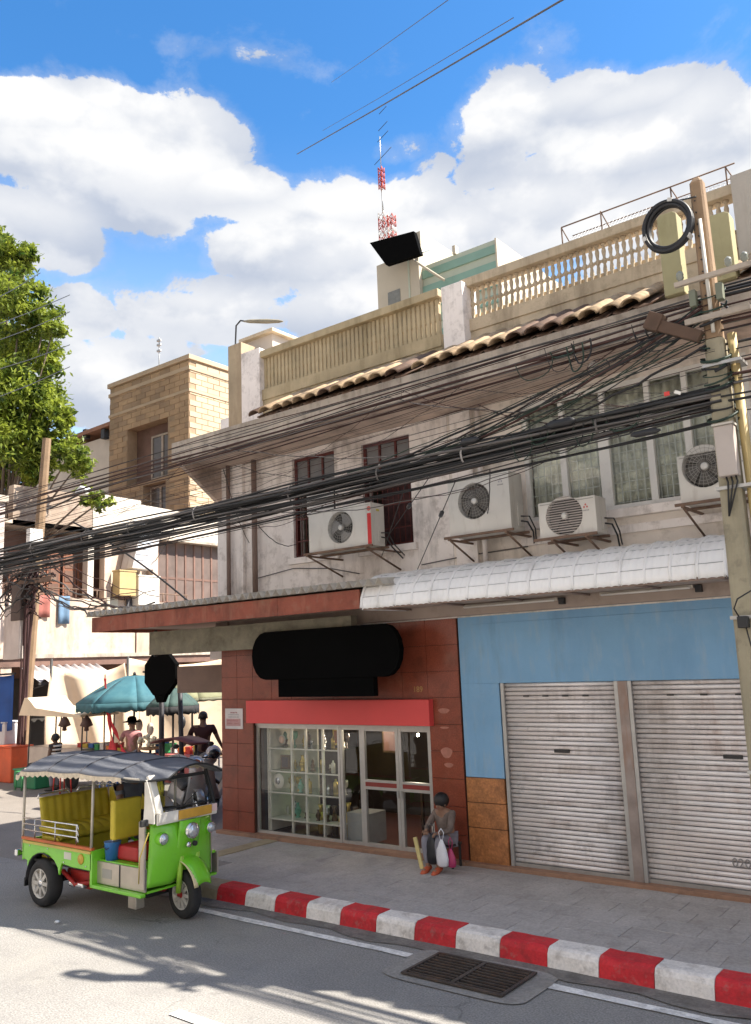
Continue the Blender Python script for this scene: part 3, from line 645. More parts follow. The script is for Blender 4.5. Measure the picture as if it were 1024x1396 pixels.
for i in range(1, 5): q.tube([(gx0,F+.1+.07*i,ZC1+.02+(h1)*i/5),(gx1,F+.1+.07*i,ZC1+.02+h1*i/5)], .0025, 3, False)
o = q.build('wire_mesh', STEEL, gd); tag(o, kind='stuff')

# ------------------------------------------------------------------ awnings
AW = mat('white_metal_sheet', (.92,.91,.90), .45, .04, 2, dirt=[((.5,.49,.47), .38, 3, True)])
aw = thing('awning', (-5, F, 3.6), 'curved white ribbed metal awning over the roller shutters', 'awning')
prof = [(9.73,3.945),(9.45,3.935),(9.15,3.905),(8.95,3.86),(8.80,3.79),(8.70,3.69),(8.64,3.57),(8.62,3.44)]
ax0, ax1 = onY(493,828,8.62).x, onY(990,787,8.62).x
n = 17; pw = (ax1-ax0)/n
def pt(b):
    k_ = b*(len(prof)-1); i = min(int(k_), len(prof)-2); f_ = k_-i; return (prof[i][0]*(1-f_)+prof[i+1][0]*f_, prof[i][1]*(1-f_)+prof[i+1][1]*f_)
me = MB().grid(lambda a, b: ((a-.5)*(pw-.004), pt(b)[0]-.010*abs(math.sin(a*math.pi*3)), pt(b)[1]+.008*abs(math.sin(a*math.pi*3))), 12, 14, .006).mesh('awning_panel', AW)
rb = MB().grid(lambda a, b: ((a-.5)*.035, pt(b)[0]-.030*math.sin(a*math.pi), pt(b)[1]+.026*math.sin(a*math.pi)), 4, 14, .004).mesh('seam_rib', AW)
cr = MB()
for i in range(n):
    place('awning_panel', me, aw, (ax0+pw*(i+.5), 0, random.uniform(-.004,.004)), (0, random.uniform(-.004,.004), 0))
for i in range(n+1): place('seam_rib', rb, aw, (ax0+pw*i, 0, 0))
for b_ in (.35,.52,.68,.84):
    p_ = pt(b_); MB().tube([(ax0,p_[0]-.018,p_[1]+.010),(ax1,p_[0]-.018,p_[1]+.010)], .0035, 4).build('crease_line', mat('crease_grey', (.45,.45,.46), .6), aw)
ENDP = [(9.73,3.93)]+[(a, b_-.012) for a, b_ in prof[1:]]+[(9.73,3.44)]
MB().prism(ENDP, ax1-.012, ax1-.004, 'X').build('end_plate', mat('rusty_dark_plate', (.10,.085,.075), .8, .2, 4), aw)
MB().prism(ENDP, ax0+.004, ax0+.012, 'X').build('end_plate', AW, aw)
q = MB(); q.box(ax0, ax1, 8.635, 8.66, 3.43, 3.46)
for i in range(6): x = ax0+.1+(ax1-ax0-.2)*i/5; q.tube([(x,8.66,3.45),(x,9.58,3.45)], .015, 5)
q.build('support_frame', mat('brownish_frame', (.30,.22,.18), .8), aw)
# ceiling board below the awning
MB().box(ax0+.02, ax1-.02, 8.67, F-.165, 3.468, 3.48).build('soffit_board', mat('soffit_board', (.45,.36,.30), .85, .1, 1.5, dirt=[((.25,.18,.13), .4, 2, False)]), aw)
for (u0, v0, u1, v1, lb) in ((632,829,760,818,'slim tube lamp under the awning, left one of two'), (818,812,945,799,'slim tube lamp under the awning, right one of two')):
    a, b_ = onY(u0, v0, F-.2), onY(u1, v1, F-.2)
    tl_ = thing('tube_lamp', a, lb, 'tube lamp', 'tube lamps below the white awning')
    MB().box(a.x, b_.x, F-.21, F-.162, a.z+.0, a.z+.035).build('housing', mat('lamp_housing', (.6,.55,.48), .5), tl_)
    MB().tube([(a.x+.03,F-.23,a.z+.005),(b_.x-.03,F-.23,a.z+.005)], .014, 8).build('tube', mat('lamp_tube', (.75,.72,.66), .3), tl_)
    MB().box(b_.x+.02, b_.x+.09, F-.22, F-.162, a.z-.05, a.z+.03).build('wiring_clip', BLK, tl_)
# rust red canopy with corrugated roof, over the corner shop
RUST = mat('rust_red_timber', (.27,.075,.045), .8, .3, 3, .3, 30, [((.36,.20,.13), .5, 2.2, True), ((.10,.03,.02), .5, 3.0, True), ((.28,.2,.14), .35, 5, False)])
CORR = mat('old_corrugated_sheet', (.50,.46,.40), .85, .2, 3, .3, 40, [((.12,.08,.06), .55, 4, False), ((.55,.48,.42), .4, 5, False)])
cn = thing('canopy', (-10, F, 3.5), 'rust red fascia canopy with corrugated sheet roof over the brown shopfront', 'canopy')
cx0, cx1 = onY(125,853,8.6).x, ax0-.02
zf0, zf1 = 3.45, 3.70
for i in range(4):
    a, b_ = cx0+(cx1-cx0)*i/4, cx0+(cx1-cx0)*(i+1)/4
    MB().box(a+.002, b_-.002, 8.60, 8.635, zf0, zf1).build('fascia_board', RUST, cn, bevel=.004)
MB().box(cx0, cx0+.03, 8.637, 12.2, zf0, zf1).build('fascia_board', RUST, cn)
wl = .165
def corr(x0, x1, y0, z0, y1, z1):
    q = MB(); n = int((x1-x0)/wl*6)
    q.grid(lambda a, b: (x0+(x1-x0)*a, y0+(y1-y0)*b, z0+(z1-z0)*b+.048*math.sin((x0+(x1-x0)*a)/wl*2*math.pi)), n, 2, .006); return q
ns = 6
for i in range(ns):
    a, b_ = cx0-.04+(cx1+.5-cx0)*i/ns, cx0-.04+(cx1+.5-cx0)*(i+1)/ns+.03
    corr(a, b_, 8.50+random.uniform(-.02,.02), zf1+.062+i*.0015, F-.005 if b_ > XL else 12.2, zf1+.16+i*.0015).build('roof_sheet', CORR, cn)
MB().box(cx0+.04, XL-.01, 8.66, 12.2, zf0+.06, zf0+.075).build('ceiling_board', SOFF, cn)
MB().box(XL, cx1+.4, 8.66, F-.17, zf0+.06, zf0+.075).build('ceiling_board', SOFF, cn)
# grimy beam below the canopy, carried on to the left beyond the corner
bx0 = onY(208,880,9.35).x
MB().box(bx0, onY(483,850,9.35).x, 9.28, 9.42, onY(330,886,9.35).z, 3.42).build('beam', mat('mossy_beam', (.20,.18,.13), .9, .25, 4, .3, 40, [((.32,.30,.2), .45, 5, False), ((.08,.06,.04), .5, 3, False)]), cn)
MB().tube([(bx0+.08, 9.35, 3.0), (bx0+.08, 9.35, 3.45)], .03, 6).build('hanger', DARK, cn)
# hanging sign board over the side street entrance
q = thing('hanging_signboard', (-12, 10.2, 2.6), 'dull brown signboard hanging under the canopy beside the corner', 'signboard')
a, b_ = onY(243,905,10.4), onY(302,940,10.4)
MB().box(a.x, b_.x+.3, 10.38, 10.42, b_.z-.05, a.z-.05).build('board', mat('brown_board', (.20,.13,.10), .8, .15, 3), q)
MB().box(onY(283,900,10.3).x, onY(304,900,10.3).x, 10.36, 10.375, onY(290,890,10.3).z-.12, onY(290,890,10.3).z+.03).build('white_card', mat('card', (.8,.72,.68), .6), q)
# shop sign: a dark board with rounded ends over a smaller box
sg = thing('shop_sign', (-8.7, F-.15, 2.7), 'black blank signboard with rounded ends above the red band', 'shop sign')
SY = F-.60
a, b_ = onY(343,890,SY), onY(545,885,SY); zt, zb = onY(440,856,SY).z, onY(440,925,SY).z
hh = (zt-zb)/2; zc = (zt+zb)/2; poly = []
for i in range(9): t_ = -math.pi/2+math.pi*i/8; poly.append((b_.x-hh*.8+hh*.8*math.cos(t_), zc+hh*math.sin(t_)))
for i in range(9): t_ = math.pi/2+math.pi*i/8; poly.append((a.x+hh*.8+hh*.8*math.cos(t_), zc+hh*math.sin(t_)))
SGB = mat('black_sign', (.003,.003,.003), .9, .2, 2, spec=.05)
MB().prism(poly, SY, SY+.10).build('board', SGB, sg, bevel=.008)
MB().box(onY(378,935,SY).x, onY(508,935,SY).x, SY+.02, SY+.12, onY(440,950,SY).z, zb+.02).build('lower_box', SGB, sg, bevel=.005)
for xx in (a.x+.5, b_.x-.5): MB().box(xx-.02, xx+.02, SY+.10, F-.015, zc-.02, zc+.02).build('bracket', SGB, sg)
# notice on the corner pier
nt_ = thing('notice', (-10.6, F-.03, 1.98), 'small white notice with red lettering on the left corner pier', 'notice')
a, b_ = onY(307,966,F-.03), onY(331,994,F-.03)
MB().box(a.x, b_.x, F-.03, F-.018, b_.z, a.z).build('plate', mat('notice_white', (.66,.60,.58), .5), nt_)
RL = mat('notice_red', (.42,.16,.16), .5); RG = mat('notice_grey', (.42,.38,.38), .5)
wN = b_.x-a.x; hN = a.z-b_.z
MB().box(a.x+.06*wN, b_.x-.12*wN, F-.0315, F-.0302, b_.z+.14*hN, b_.z+.50*hN).build('red_panel', mat('notice_pink', (.50,.28,.27), .5), nt_)
for (f0, f1, zf_, hf, mm) in ((.30,.72,.80,.07,RL),(.18,.80,.70,.05,RG),(.18,.80,.58,.06,RG),(.12,.78,.40,.07,RL),(.12,.45,.27,.06,RL),(.52,.80,.27,.06,RL)):
    n_ = int((f1-f0)*wN/.014)
    for i in range(n_): MB().box(a.x+f0*wN+i*.014, a.x+f0*wN+i*.014+random.uniform(.004,.011), F-.0328, F-.0320, b_.z+(zf_-hf*random.uniform(.3,.6))*hN, b_.z+(zf_+hf*.5)*hN).build('print_mark', mm, nt_)
# ------------------------------------------------------------------ outdoor air conditioning units
ACW = mat('ac_casing', (.66,.63,.58), .5, .05, 3, dirt=[((.35,.29,.24), .42, 5, True)])
ACS = mat('ac_side', (.55,.52,.47), .5, .05, 3, dirt=[((.3,.26,.2), .4, 5, True)])
FANG = mat('fan_grey', (.13,.12,.11), .6, .2, 6)
def ac_unit(fl, fr, vt, yf, dep, label, fan, style, blade, stripe=None, bracket='flat', bang=0):
    """fl, fr: pixels of the lower left and right corners of the front face; vt: pixel row of the top at fr"""
    a, b_ = onY(*fl, yf), onY(*fr, yf); zt = onY(fr[0], vt, yf).z; zb = (a.z+b_.z)/2; w = b_.x-a.x; h = zt-zb
    root = thing('air_conditioner', (a.x+w/2, yf+dep/2, zb), label, 'air conditioner', 'outdoor air conditioning units on the upper wall')
    x0, x1 = a.x, b_.x
    f = onY(fan[0], fan[1], yf); rr = fan[2]/ (FPX/ ((Vector((f.x,yf,f.z))-CAM).dot(CF)))
    q = MB(); n = 28
    # front face with a round opening: ring of quads from circle to rectangle
    def rect_pt(t):
        c, s = math.cos(t), math.sin(t)
        k_ = min(((x1-f.x) if c > 0 else (f.x-x0))/max(abs(c),1e-6), ((zt-f.z) if s > 0 else (f.z-zb))/max(abs(s),1e-6)); return (f.x+c*k_, f.z+s*k_)
    angs = sorted([2*math.pi*i/n for i in range(n)]+[math.atan2(zz-f.z, xx-f.x) % (2*math.pi) for xx in (x0,x1) for zz in (zb,zt)])
    k_ = len(angs); vs = [(f.x+rr*math.cos(t), yf, f.z+rr*math.sin(t)) for t in angs]+[(rect_pt(t)[0], yf, rect_pt(t)[1]) for t in angs]+[(f.x+rr*.96*math.cos(t), yf+.07, f.z+rr*.96*math.sin(t)) for t in angs]
    q.add(vs, [(i, (i+1)%k_, k_+(i+1)%k_, k_+i) for i in range(k_)]+[(i, 2*k_+i, 2*k_+(i+1)%k_, (i+1)%k_) for i in range(k_)])
    q.mi = 0; q.add([(x0,yf,zb),(x0,yf+dep,zb),(x1,yf+dep,zb),(x1,yf,zb),(x0,yf,zt),(x0,yf+dep,zt),(x1,yf+dep,zt),(x1,yf,zt)], [(0,3,2,1),(4,5,6,7),(1,2,6,5)])
    q.mi = 1; q.add([(x0,yf,zb),(x0,yf+dep,zb),(x1,yf+dep,zb),(x1,yf,zb),(x0,yf,zt),(x0,yf+dep,zt),(x1,yf+dep,zt),(x1,yf,zt)], [(0,1,5,4),(3,7,6,2)])
    body = q.build('casing', [ACW, ACS], root)
    MB().lathe((f.x, yf+.071, f.z), [(rr*.965, 0), (.001, 0.001)], 24, 'Y').build('fan_recess', mat('recess_black', (.05,.047,.045), .8), root)
    # blades
    q = MB()
    nb = 3 if blade == 'big' else 5
    for i in range(nb):
        t0_ = 2*math.pi*i/nb
        q.grid(lambda u, v: (f.x+(rr*.18+rr*.72*u)*math.cos(t0_+v*1.25+u*.35), yf+.055-.03*v, f.z+(rr*.18+rr*.72*u)*math.sin(t0_+v*1.25+u*.35)), 4, 5, .002)
    q.build('fan_blade', mat('blade_grey', (.30,.29,.28), .5, .1, 3) if blade == 'big' else mat('blade_dark', (.12,.11,.10), .5), root)
    MB().lathe((f.x, yf+.0, f.z), [(.001,-.012),(rr*.16,-.006),(rr*.2,.03)], 12, 'Y').build('hub', mat('hub_white', (.7,.68,.64), .4), root)
    q = MB(); nrad = 26
    if style == 'rings':
        for i in range(nrad): t = 2*math.pi*i/nrad; q.tube([(f.x+rr*.16*math.cos(t), yf-.006, f.z+rr*.16*math.sin(t)), (f.x+rr*1.0*math.cos(t+.25), yf-.004, f.z+rr*1.0*math.sin(t+.25))], .0022, 3, False)
        for kk in (.35,.52,.68,.84,1.0): q.tube([(f.x+rr*kk*math.cos(t), yf-.006, f.z+rr*kk*math.sin(t)) for t in [2*math.pi*i/24 for i in range(25)]], .0022, 3, False)
    else:
        nn = 16
        for i in range(nn):
            zz = -rr+2*rr*(i+.5)/nn; ww_ = math.sqrt(max(0, rr*rr-zz*zz)); q.box(f.x-ww_, f.x+ww_, yf-.008, yf-.002, f.z+zz-.006, f.z+zz+.006)
    q.build('fan_guard', mat('guard_wire', (.38,.36,.33), .5) if style == 'rings' else mat('guard_slats', (.42,.37,.34), .5), root)
    MB().box(x0+.02, x1-.02, yf-.004, yf-.001, zt-.03, zt-.022).build('seam', mat('seam_grey', (.35,.33,.3), .6), root)
    if stripe:
        sx = onY(stripe[0], fr[1], yf).x; MB().box(sx, sx+.065, yf-.003, yf-.0005, zb+.012, zt-.15).build('red_stripe', mat('red_stripe', (.60,.03,.03), .45), root)
        MB().lathe((sx+.033, yf-.002, zt-.085), [(.034, 0), (.034, -.002)], 14, 'Y').build('badge', mat('badge_red', (.55,.12,.10), .5), root)
        MB().add([(x1+.002, yf+.12, zt-.11),(x1+.002, yf+.19, zt-.11),(x1+.002, yf+.19, zt-.08),(x1+.002, yf+.12, zt-.08)], [(0,1,2,3)]).build('warning_sticker', mat('yellow_sticker', (.5,.42,.06), .5), root)
    else:
        # three small diamonds and a worn caption, upper right corner
        cx, cz = x1-.12, zt-.11
        for (dx, dz) in ((0,.016),(-.018,-.012),(.018,-.012)):
            MB().prism([(cx+dx-.012, cz+dz),(cx+dx,cz+dz-.016),(cx+dx+.012,cz+dz),(cx+dx,cz+dz+.016)], yf-.003, yf-.0006).build('badge', mat('badge_red', (.55,.12,.10), .5) if style != 'rings' else mat('badge_grey', (.4,.38,.4), .5), root)
        for i in range(5): MB().box(cx-.04+i*.017, cx-.030+i*.017, yf-.003, yf-.0006, cz-.06, cz-.045).build('print_mark', mat('print_grey', (.3,.28,.28), .6), root)
    # service cover on the right flank and louvred back pipes
    MB().box(x1+.0005, x1+.012, yf+dep*.5, yf+dep*.9, zb+.05, zb+h*.45).build('service_cover', ACS, root, bevel=.002)
    q = MB(); q.tube([(x1+.01,yf+dep*.7,zb+.12),(x1+.09,yf+dep*.75,zb+.10),(x1+.10,yf+dep*1.1,zb-.02),(x1+.02,F-.02,zb-.14)], .011, 6); q.tube([(x1+.01,yf+dep*.7,zb+.18),(x1+.11,yf+dep*.8,zb+.17),(x1+.13,yf+dep*1.1,zb+.02),(x1+.05,F-.02,zb-.1)], .009, 6); q.build('coolant_pipe', BLK, root)
    # bracket
    sk = .06 if bracket == 'flat' else .02
    q = MB(); q.box(x0-.05, x1+sk, yf-.08, yf-.05, zb-.035, zb-.004); q.box(x0-.05, x1+sk, yf+dep-.02, yf+dep+.01, zb-.035, zb-.004)
    q.build('bracket_rail', RST, root)
    for xx in ((x0+.02, x1-.05) if bracket == 'flat' else (x0+.18, x1-.12)):
        MB().box(xx, xx+.03, yf-.10, F-.0, zb-.06, zb-.036).build('bracket_arm', RST, root)
        MB().tube([(xx+.015, yf-.05, zb-.06), (xx+.015, F-.01, zb-.30)], .014, 5).build('bracket_strut', RST, root)
    return root
ac_unit((422,756), (507,741), 684, 9.05, .30, 'white outdoor air conditioner with a red vertical stripe, outside the red barred windows', (464,719,22), 'rings', 'big', stripe=(502,))
ac_unit((614,731), (698,722), 640, 9.20, .34, 'tall white outdoor air conditioner with round fan between red barred and white framed windows', (646,683,25), 'rings', 'small', bracket='flat')
ac_unit((737,733), (815,727), 674, 9.15, .30, 'low beige outdoor air conditioner with slatted round grille under the white framed window', (769,703,27), 'slats', 'small', bracket='v')
ac_unit((929,684), (1030,676), 604, 9.15, .34, 'dirty outdoor air conditioner behind the pole and its grey box', (960,635,30), 'rings', 'small')

# ------------------------------------------------------------------ utility pole on the right
PY = 7.9
CPOLE = mat('concrete_pole', (.34,.30,.21), .85, .15, 3, .4, 50, [((.16,.14,.09), .5, 2, True), ((.1,.09,.07), .35, 6, False)])
BRP = mat('brown_pole_top', (.30,.20,.12), .85, .15, 3, .3, 40, [((.14,.09,.05), .5, 3, True)])
pol = thing('utility_pole', (-2.05, PY, PZ), 'tall concrete utility pole hung with tangled cables in front of the blue shophouse', 'utility pole')
def zP(u, v, Y=PY): return onY(u, v, Y).z
ptop = onY(944,246,PY); pmid = onY(985,520,PY); plow = onY(1012,850,PY)
q = MB(); w1_, w2_ = .062, .095
def taper(q, x0, y0, z0, w0, d0, x1, y1, z1, w1, d1, ch=.3):
    def ring(x, y, z, w, d):
        c = ch*min(w, d); return [(x-w+c,y-d,z),(x+w-c,y-d,z),(x+w,y-d+c,z),(x+w,y+d-c,z),(x+w-c,y+d,z),(x-w+c,y+d,z),(x-w,y+d-c,z),(x-w,y-d+c,z)]
    vs = ring(x0,y0,z0,w0,d0)+ring(x1,y1,z1,w1,d1)
    q.add(vs, [tuple(range(8))[::-1], tuple(range(8,16))]+[(i,(i+1)%8,8+(i+1)%8,8+i) for i in range(8)])
PXc = -2.03
taper(q, PXc, PY, PZ-.02, .115, .10, PXc, PY, 5.55, .085, .08); taper(q, PXc, PY, 5.55, .085, .08, PXc, PY, 5.57, .085, .08)
q.build('shaft', CPOLE, pol)
q = MB(); taper(q, PXc, PY, 5.58, .075, .07, PXc, PY, ptop.z-.05, .06, .06); taper(q, PXc, PY, ptop.z-.05, .06, .06, PXc, PY, ptop.z, .03, .03); q.build('upper_shaft', BRP, pol)
YP = mat('yellowish_pipe', (.50,.38,.17), .6, .12, 4, dirt=[((.25,.17,.07), .45, 5, True)])
xq = PXc+.17
MB().tube([(xq, PY+.02, PZ), (xq, PY+.02, 3.3), (xq-.02, PY, 5.6)], .042, 10).build('conduit', YP, pol)
MB().tube([(PXc+.02, PY-.10, 5.62), (PXc+.01, PY-.09, 6.75)], .018, 8).build('riser', mat('pale_riser', (.55,.52,.46), .5), pol)
for zz in (1.7, 3.0, 4.15, 5.3): MB().box(PXc-.11, PXc+.23, PY-.115, PY+.12, zz, zz+.03).build('strap', STEEL, pol)
for i in range(9): MB().lathe((PXc-.02, PY-.066, 6.0+i*.12), [(.008,0),(.008,-.01)], 6, 'Y').build('bolt_hole', DARK, pol)
# crossarm with stay block
q = MB(); q.cbox((PXc-.30, PY-.10, 5.72), (.24, .05, .055), Matrix.Rotation(R_(30), 4, 'Y')); q.build('cable_bracket', mat('rust_brown', (.10,.06,.04), .85, .2, 6), pol, bevel=.008)
MB().cbox((PXc-.5, PY-.10, 5.86), (.075, .07, .085), Matrix.Rotation(R_(30), 4, 'Y')).build('bracket_end', mat('rust_brown', (.1,.06,.04)), pol, bevel=.01)
MB().box(PXc-.22, PXc+.36, PY-.13, PY-.08, 5.74, 5.80).build('crossarm', GREYC, pol, bevel=.006)
MB().box(PXc-.28, PXc+.42, PY-.13, PY-.085, 6.14, 6.19).build('crossarm', GREYC, pol, bevel=.006)
for xx in (-.22, .22, .36):
    MB().lathe((PXc+xx, PY-.11, 6.19), [(.02,0),(.02,.015),(.036,.03),(.03,.05),(.036,.06),(.03,.085),(.012,.10)], 9).build('insulator', mat('insulator_grey', (.25,.26,.22), .3), pol)
for xx in (-.12, .12):
    MB().box(PXc+xx-.03, PXc+xx+.03, PY-.15, PY-.07, 5.90, 6.06).build('spool_rack', mat('olive_metal', (.16,.17,.12), .6), pol, bevel=.004)
# junction boxes on the pole
a, b_ = onY(972,582,PY-.2), onY(1006,646,PY-.2)
bx = thing('junction_box', (a.x, PY-.2, b_.z), 'grey weathered junction box strapped high on the utility pole', 'junction box')
MB().box(a.x, b_.x, PY-.2, PY-.09, b_.z, a.z).build('box', mat('box_pink_grey', (.46,.40,.36), .6, .08, 3, dirt=[((.28,.2,.16), .4, 5, True)]), bx, bevel=.01)
MB().box(a.x-.01, b_.x+.01, PY-.215, PY-.085, a.z+.001, a.z+.02).build('lid', mat('box_lid', (.5,.46,.4), .6), bx)
for xx in (.3,.55,.8): MB().tube([(a.x+(b_.x-a.x)*xx, PY-.14, b_.z), (a.x+(b_.x-a.x)*xx+.01, PY-.14, b_.z-.05), (PXc-.02, PY-.12, b_.z-.35)], .008, 5).build('cable_tail', BLK, bx)
a = onY(1011,848,PY-.2)
bx = thing('junction_box', (a.x, PY-.2, a.z), 'small black box with looped lead low on the utility pole', 'junction box')
MB().box(a.x-.04, a.x+.045, PY-.19, PY-.10, a.z-.05, a.z+.05).build('box', BLK, bx, bevel=.008)
MB().tube([(a.x-.03,PY-.15,a.z+.05),(a.x-.06,PY-.16,a.z+.12),(a.x-.02,PY-.17,a.z+.2),(a.x+.1,PY-.18,a.z+.26),(a.x+.3,PY-.18,a.z+.24)], .007, 6).build('lead', BLK, bx)
MB().tube([(a.x+.02,PY-.15,a.z-.05),(a.x+.04,PY-.14,a.z-.2),(a.x+.10,PY-.12,a.z-.35)], .006, 6).build('lead', BLK, bx)
# coil of spare cable
c = onY(911,309,PY-.12); rr = .235
co = thing('cable_coil', (c.x, PY-.12, c.z-rr), 'thick ring of coiled black cable hanging beside the top of the utility pole', 'cable coil')
for i in range(4):
    r_ = rr-.03*(i % 2)+random.uniform(-.008,.008); oy = (i-1.5)*.018
    MB().tube([(c.x+r_*math.cos(t)*.98, PY-.12+oy+.01*math.sin(t*2+i), c.z+r_*math.sin(t)*1.08) for t in [2*math.pi*j/36 for j in range(37)]], .021, 6, False).build('cable_turn', BLK, co)
for t in (1.35, 3.4, 5.6): MB().cbox((c.x+rr*math.cos(t), PY-.12, c.z+rr*1.08*math.sin(t)), (.018,.045,.022), Matrix.Rotation(-t, 4, 'Y')).build('tie', mat('tie_white', (.6,.58,.54), .6), co)
MB().tube([(c.x+rr*.5, PY-.12, c.z+rr*.96), (PXc, PY-.08, ptop.z-.22)], .008, 5).build('hook_wire', BLK, co)

# ------------------------------------------------------------------ overhead cables along the road
CB = [mat('cable_black', (.012,.012,.013), .6), mat('cable_brown', (.045,.016,.012), .7), mat('cable_grey', (.10,.09,.085), .6), mat('cable_green', (.015,.035,.022), .6), mat('cable_silver', (.28,.26,.25), .45)]
def hang(p0, p1, sag, n=30, wob=0., ph=0.):
    out = []
    for i in range(n+1):
        t = i/n; p = Vector(p0).lerp(Vector(p1), t); p.z -= sag*4*t*(1-t)
        if wob: p.z += wob*math.sin(t*23+ph)+wob*.6*math.sin(t*57+ph*2.3); p.y += wob*math.cos(t*31+ph*1.7)
        out.append(p)
    return out
def cable(pts, r, m, label, group, n=5, name='overhead_cable', cat='cable'):
    o = MB().tube(pts, r, n, False).build(name, m); tag(o, label, cat, group); return o
XE, XW = PXc+.02, -27.
GU, GT, GL_, GS = 'upper bundle of cables under the eave', 'thin wires between the two bundles', 'lower bundle of cables across the facade', 'slack cables under the lower bundle'
LU, LT = 'dark brown cable in the upper bundle, passing just below the eave', 'thin wire strung between the upper and lower cable bundles'
LL, LS = 'black cable in the thick lower bundle crossing above the air conditioners', 'slack dark cable hanging just below the thick lower bundle'
for i in range(15):
    z = random.uniform(5.80, 6.06); y = PY+random.uniform(-.14,.12)
    zw = 5.80+(z-5.8)*.55+random.uniform(-.05,.05)
    cable(hang((XE,y,z), (XW,y,zw), random.uniform(-.05,.26), 34, .012, i*1.3), random.choice((.005,.007,.009,.014)), CB[random.choice((1,1,1,0,0,2))], LU, GU)
for i in range(16):
    z = random.uniform(5.15, 5.95); y = PY+random.uniform(-.12,.12)
    cable(hang((XE,y,z), (XW,y,random.uniform(4.95,5.75)), random.uniform(0,.35), 30, .004, i), random.choice((.002,.0028,.0036)), CB[random.choice((0,1,1,2,2))], LT, GT)
for i in range(26):
    z = 5.03+random.uniform(-.10,.10); y = PY+random.uniform(-.10,.10); zw = 4.98+random.uniform(-.26,.20)
    dz = .09*math.sin(i*2.1)
    cable(hang((XE,y,z), (XW,y,zw), .10+random.uniform(-.07,.09), 40, .018, i*.9), random.choice((.007,.010,.013,.018)), CB[random.choice((0,0,0,0,0,2,4))], LL, GL_)
for i in range(16):
    z = 4.92+random.uniform(-.12,.1); y = PY+random.uniform(-.08,.08)
    cable(hang((XE,y,z), (XW,y,4.72+random.uniform(-.14,.1)), random.uniform(.05,.28), 34, .012, i*.7), random.choice((.006,.008,.011,.015)), CB[random.choice((0,0,1,2))], LS, GS)
# cables that go on to the right of the pole
for i in range(26):
    z = random.choice((random.uniform(5.8,6.1), random.uniform(4.85,5.15), random.uniform(5.1,5.8))); y = PY+random.uniform(-.1,.1)
    cable(hang((XE,y,z), (18,y,z+random.uniform(-.1,.25)), .2, 16, .008, i), random.choice((.006,.010,.014)), CB[random.choice((0,0,1,2,3))], 'dark cable leading on to the right from the utility pole', 'cables leading right from the utility pole')
# fan of wires from the bracket at the pole down into the lower bundle
for i in range(16):
    x1 = random.uniform(-6.6,-3.6); z0 = random.uniform(5.45,5.95)
    cable(hang((PXc-.06,PY-.1,z0), (x1,PY-.05,5.0+random.uniform(0,.1)), random.uniform(.02,.14), 14, .008, i), random.choice((.004,.006,.010,.013)), CB[random.choice((0,0,3,1))], 'black wire fanning down from the pole bracket into the lower bundle', 'wires fanning down from the pole bracket')
# drooping loops near the pole
for i in range(16):
    x0 = random.uniform(-4.2,-2.1); wd = random.uniform(.15,.5); dp = random.uniform(.08,.3); z0 = random.choice((5.05,5.85))+random.uniform(-.06,.06)
    cable([(x0+wd*(1-math.cos(t))/2, PY-.10+.03*math.sin(3*t), z0-dp*math.sin(t)) for t in [math.pi*j/12 for j in range(13)]], random.choice((.004,.006,.009)), CB[random.choice((0,3,3,0))], 'slack loop of wire drooping near the utility pole', 'slack wire loops near the utility pole', name='wire_loop', cat='wire')
for i in range(18):
    x0, x1 = random.uniform(-13,-3), 0; x1 = x0+random.uniform(2.2,5.5); z0, z1 = random.choice(((5.9,5.1),(5.1,5.85),(5.0,4.75),(5.5,5.0)))
    cable(hang((x0,PY-.06,z0), (min(x1,XE),PY+.05,z1), random.uniform(.05,.3), 16, .01, i*2.), random.choice((.003,.004,.006)), CB[random.choice((0,1,1,2))], 'loose wire crossing aslant between the cable bundles', 'loose wires aslant between the bundles')
# a second tangle around the pole: short leads wound round it
for i in range(14):
    z0 = random.uniform(4.75,5.95); 
    cable([(PXc+.14*math.cos(t+i), PY+.13*math.sin(t+i), z0+.10*math.sin(t*.9+i)+.03*t) for t in [j*.45 for j in range(14)]], random.choice((.006,.010,.014)), CB[random.choice((0,0,3))], 'short lead wound round the utility pole', 'short leads wound round the utility pole', name='wire_loop', cat='wire')
# splice closures and wraps on the bundles
for (u, v, l_, r_, lb) in ((765,577,.14,.045,'black splice closure in the lower bundle beside the white framed window'), (640,601,.10,.035,'slim splice closure in the lower bundle above the tall air conditioner'), (880,590,.12,.03,'splice closure in the lower bundle near the utility pole')):
    c = onY(u, v, PY-.12); o = MB().lathe((0,0,0), [(.01,-l_*1.2),(r_*.6,-l_),(r_,-l_*.8),(r_,l_*.8),(r_*.6,l_),(.01,l_*1.2)], 10, 'X').build('splice_closure', BLK); o.location = c; tag(o, lb, 'splice closure')
for i in range(8):
    x = -13.6+i*1.5+random.uniform(-.2,.2); o = MB().lathe((0,0,0), [(.10,-.012),(.105,0),(.10,.012)], 10, 'X', True, False).build('cable_tie', CB[4] if i % 3 == 0 else CB[2]); o.location = (x, PY, 5.02-.40*((XE-x)/25)*(1-(XE-x)/25)); o.scale = (1,1.15,1.2)
    tag(o, 'tie wrapped round the thick lower cable bundle', 'cable tie', 'ties round the lower bundle')
c = onY(812,500,F-1.05); lp = thing('wire_loop', c, 'dark junction with a loop of wire under the eave', 'wire loop')
MB().tube([(c.x+.13*math.cos(t)+.03, c.y, c.z-.02+.10*math.sin(t)) for t in [2*math.pi*j/20 for j in range(21)]], .006, 5, False).build('loop', BLK, lp)
MB().lathe((c.x-.01,c.y-.03,c.z), [(.05,-.03),(.055,0),(.04,.03)], 10, 'Y').build('junction', GREYC, lp)
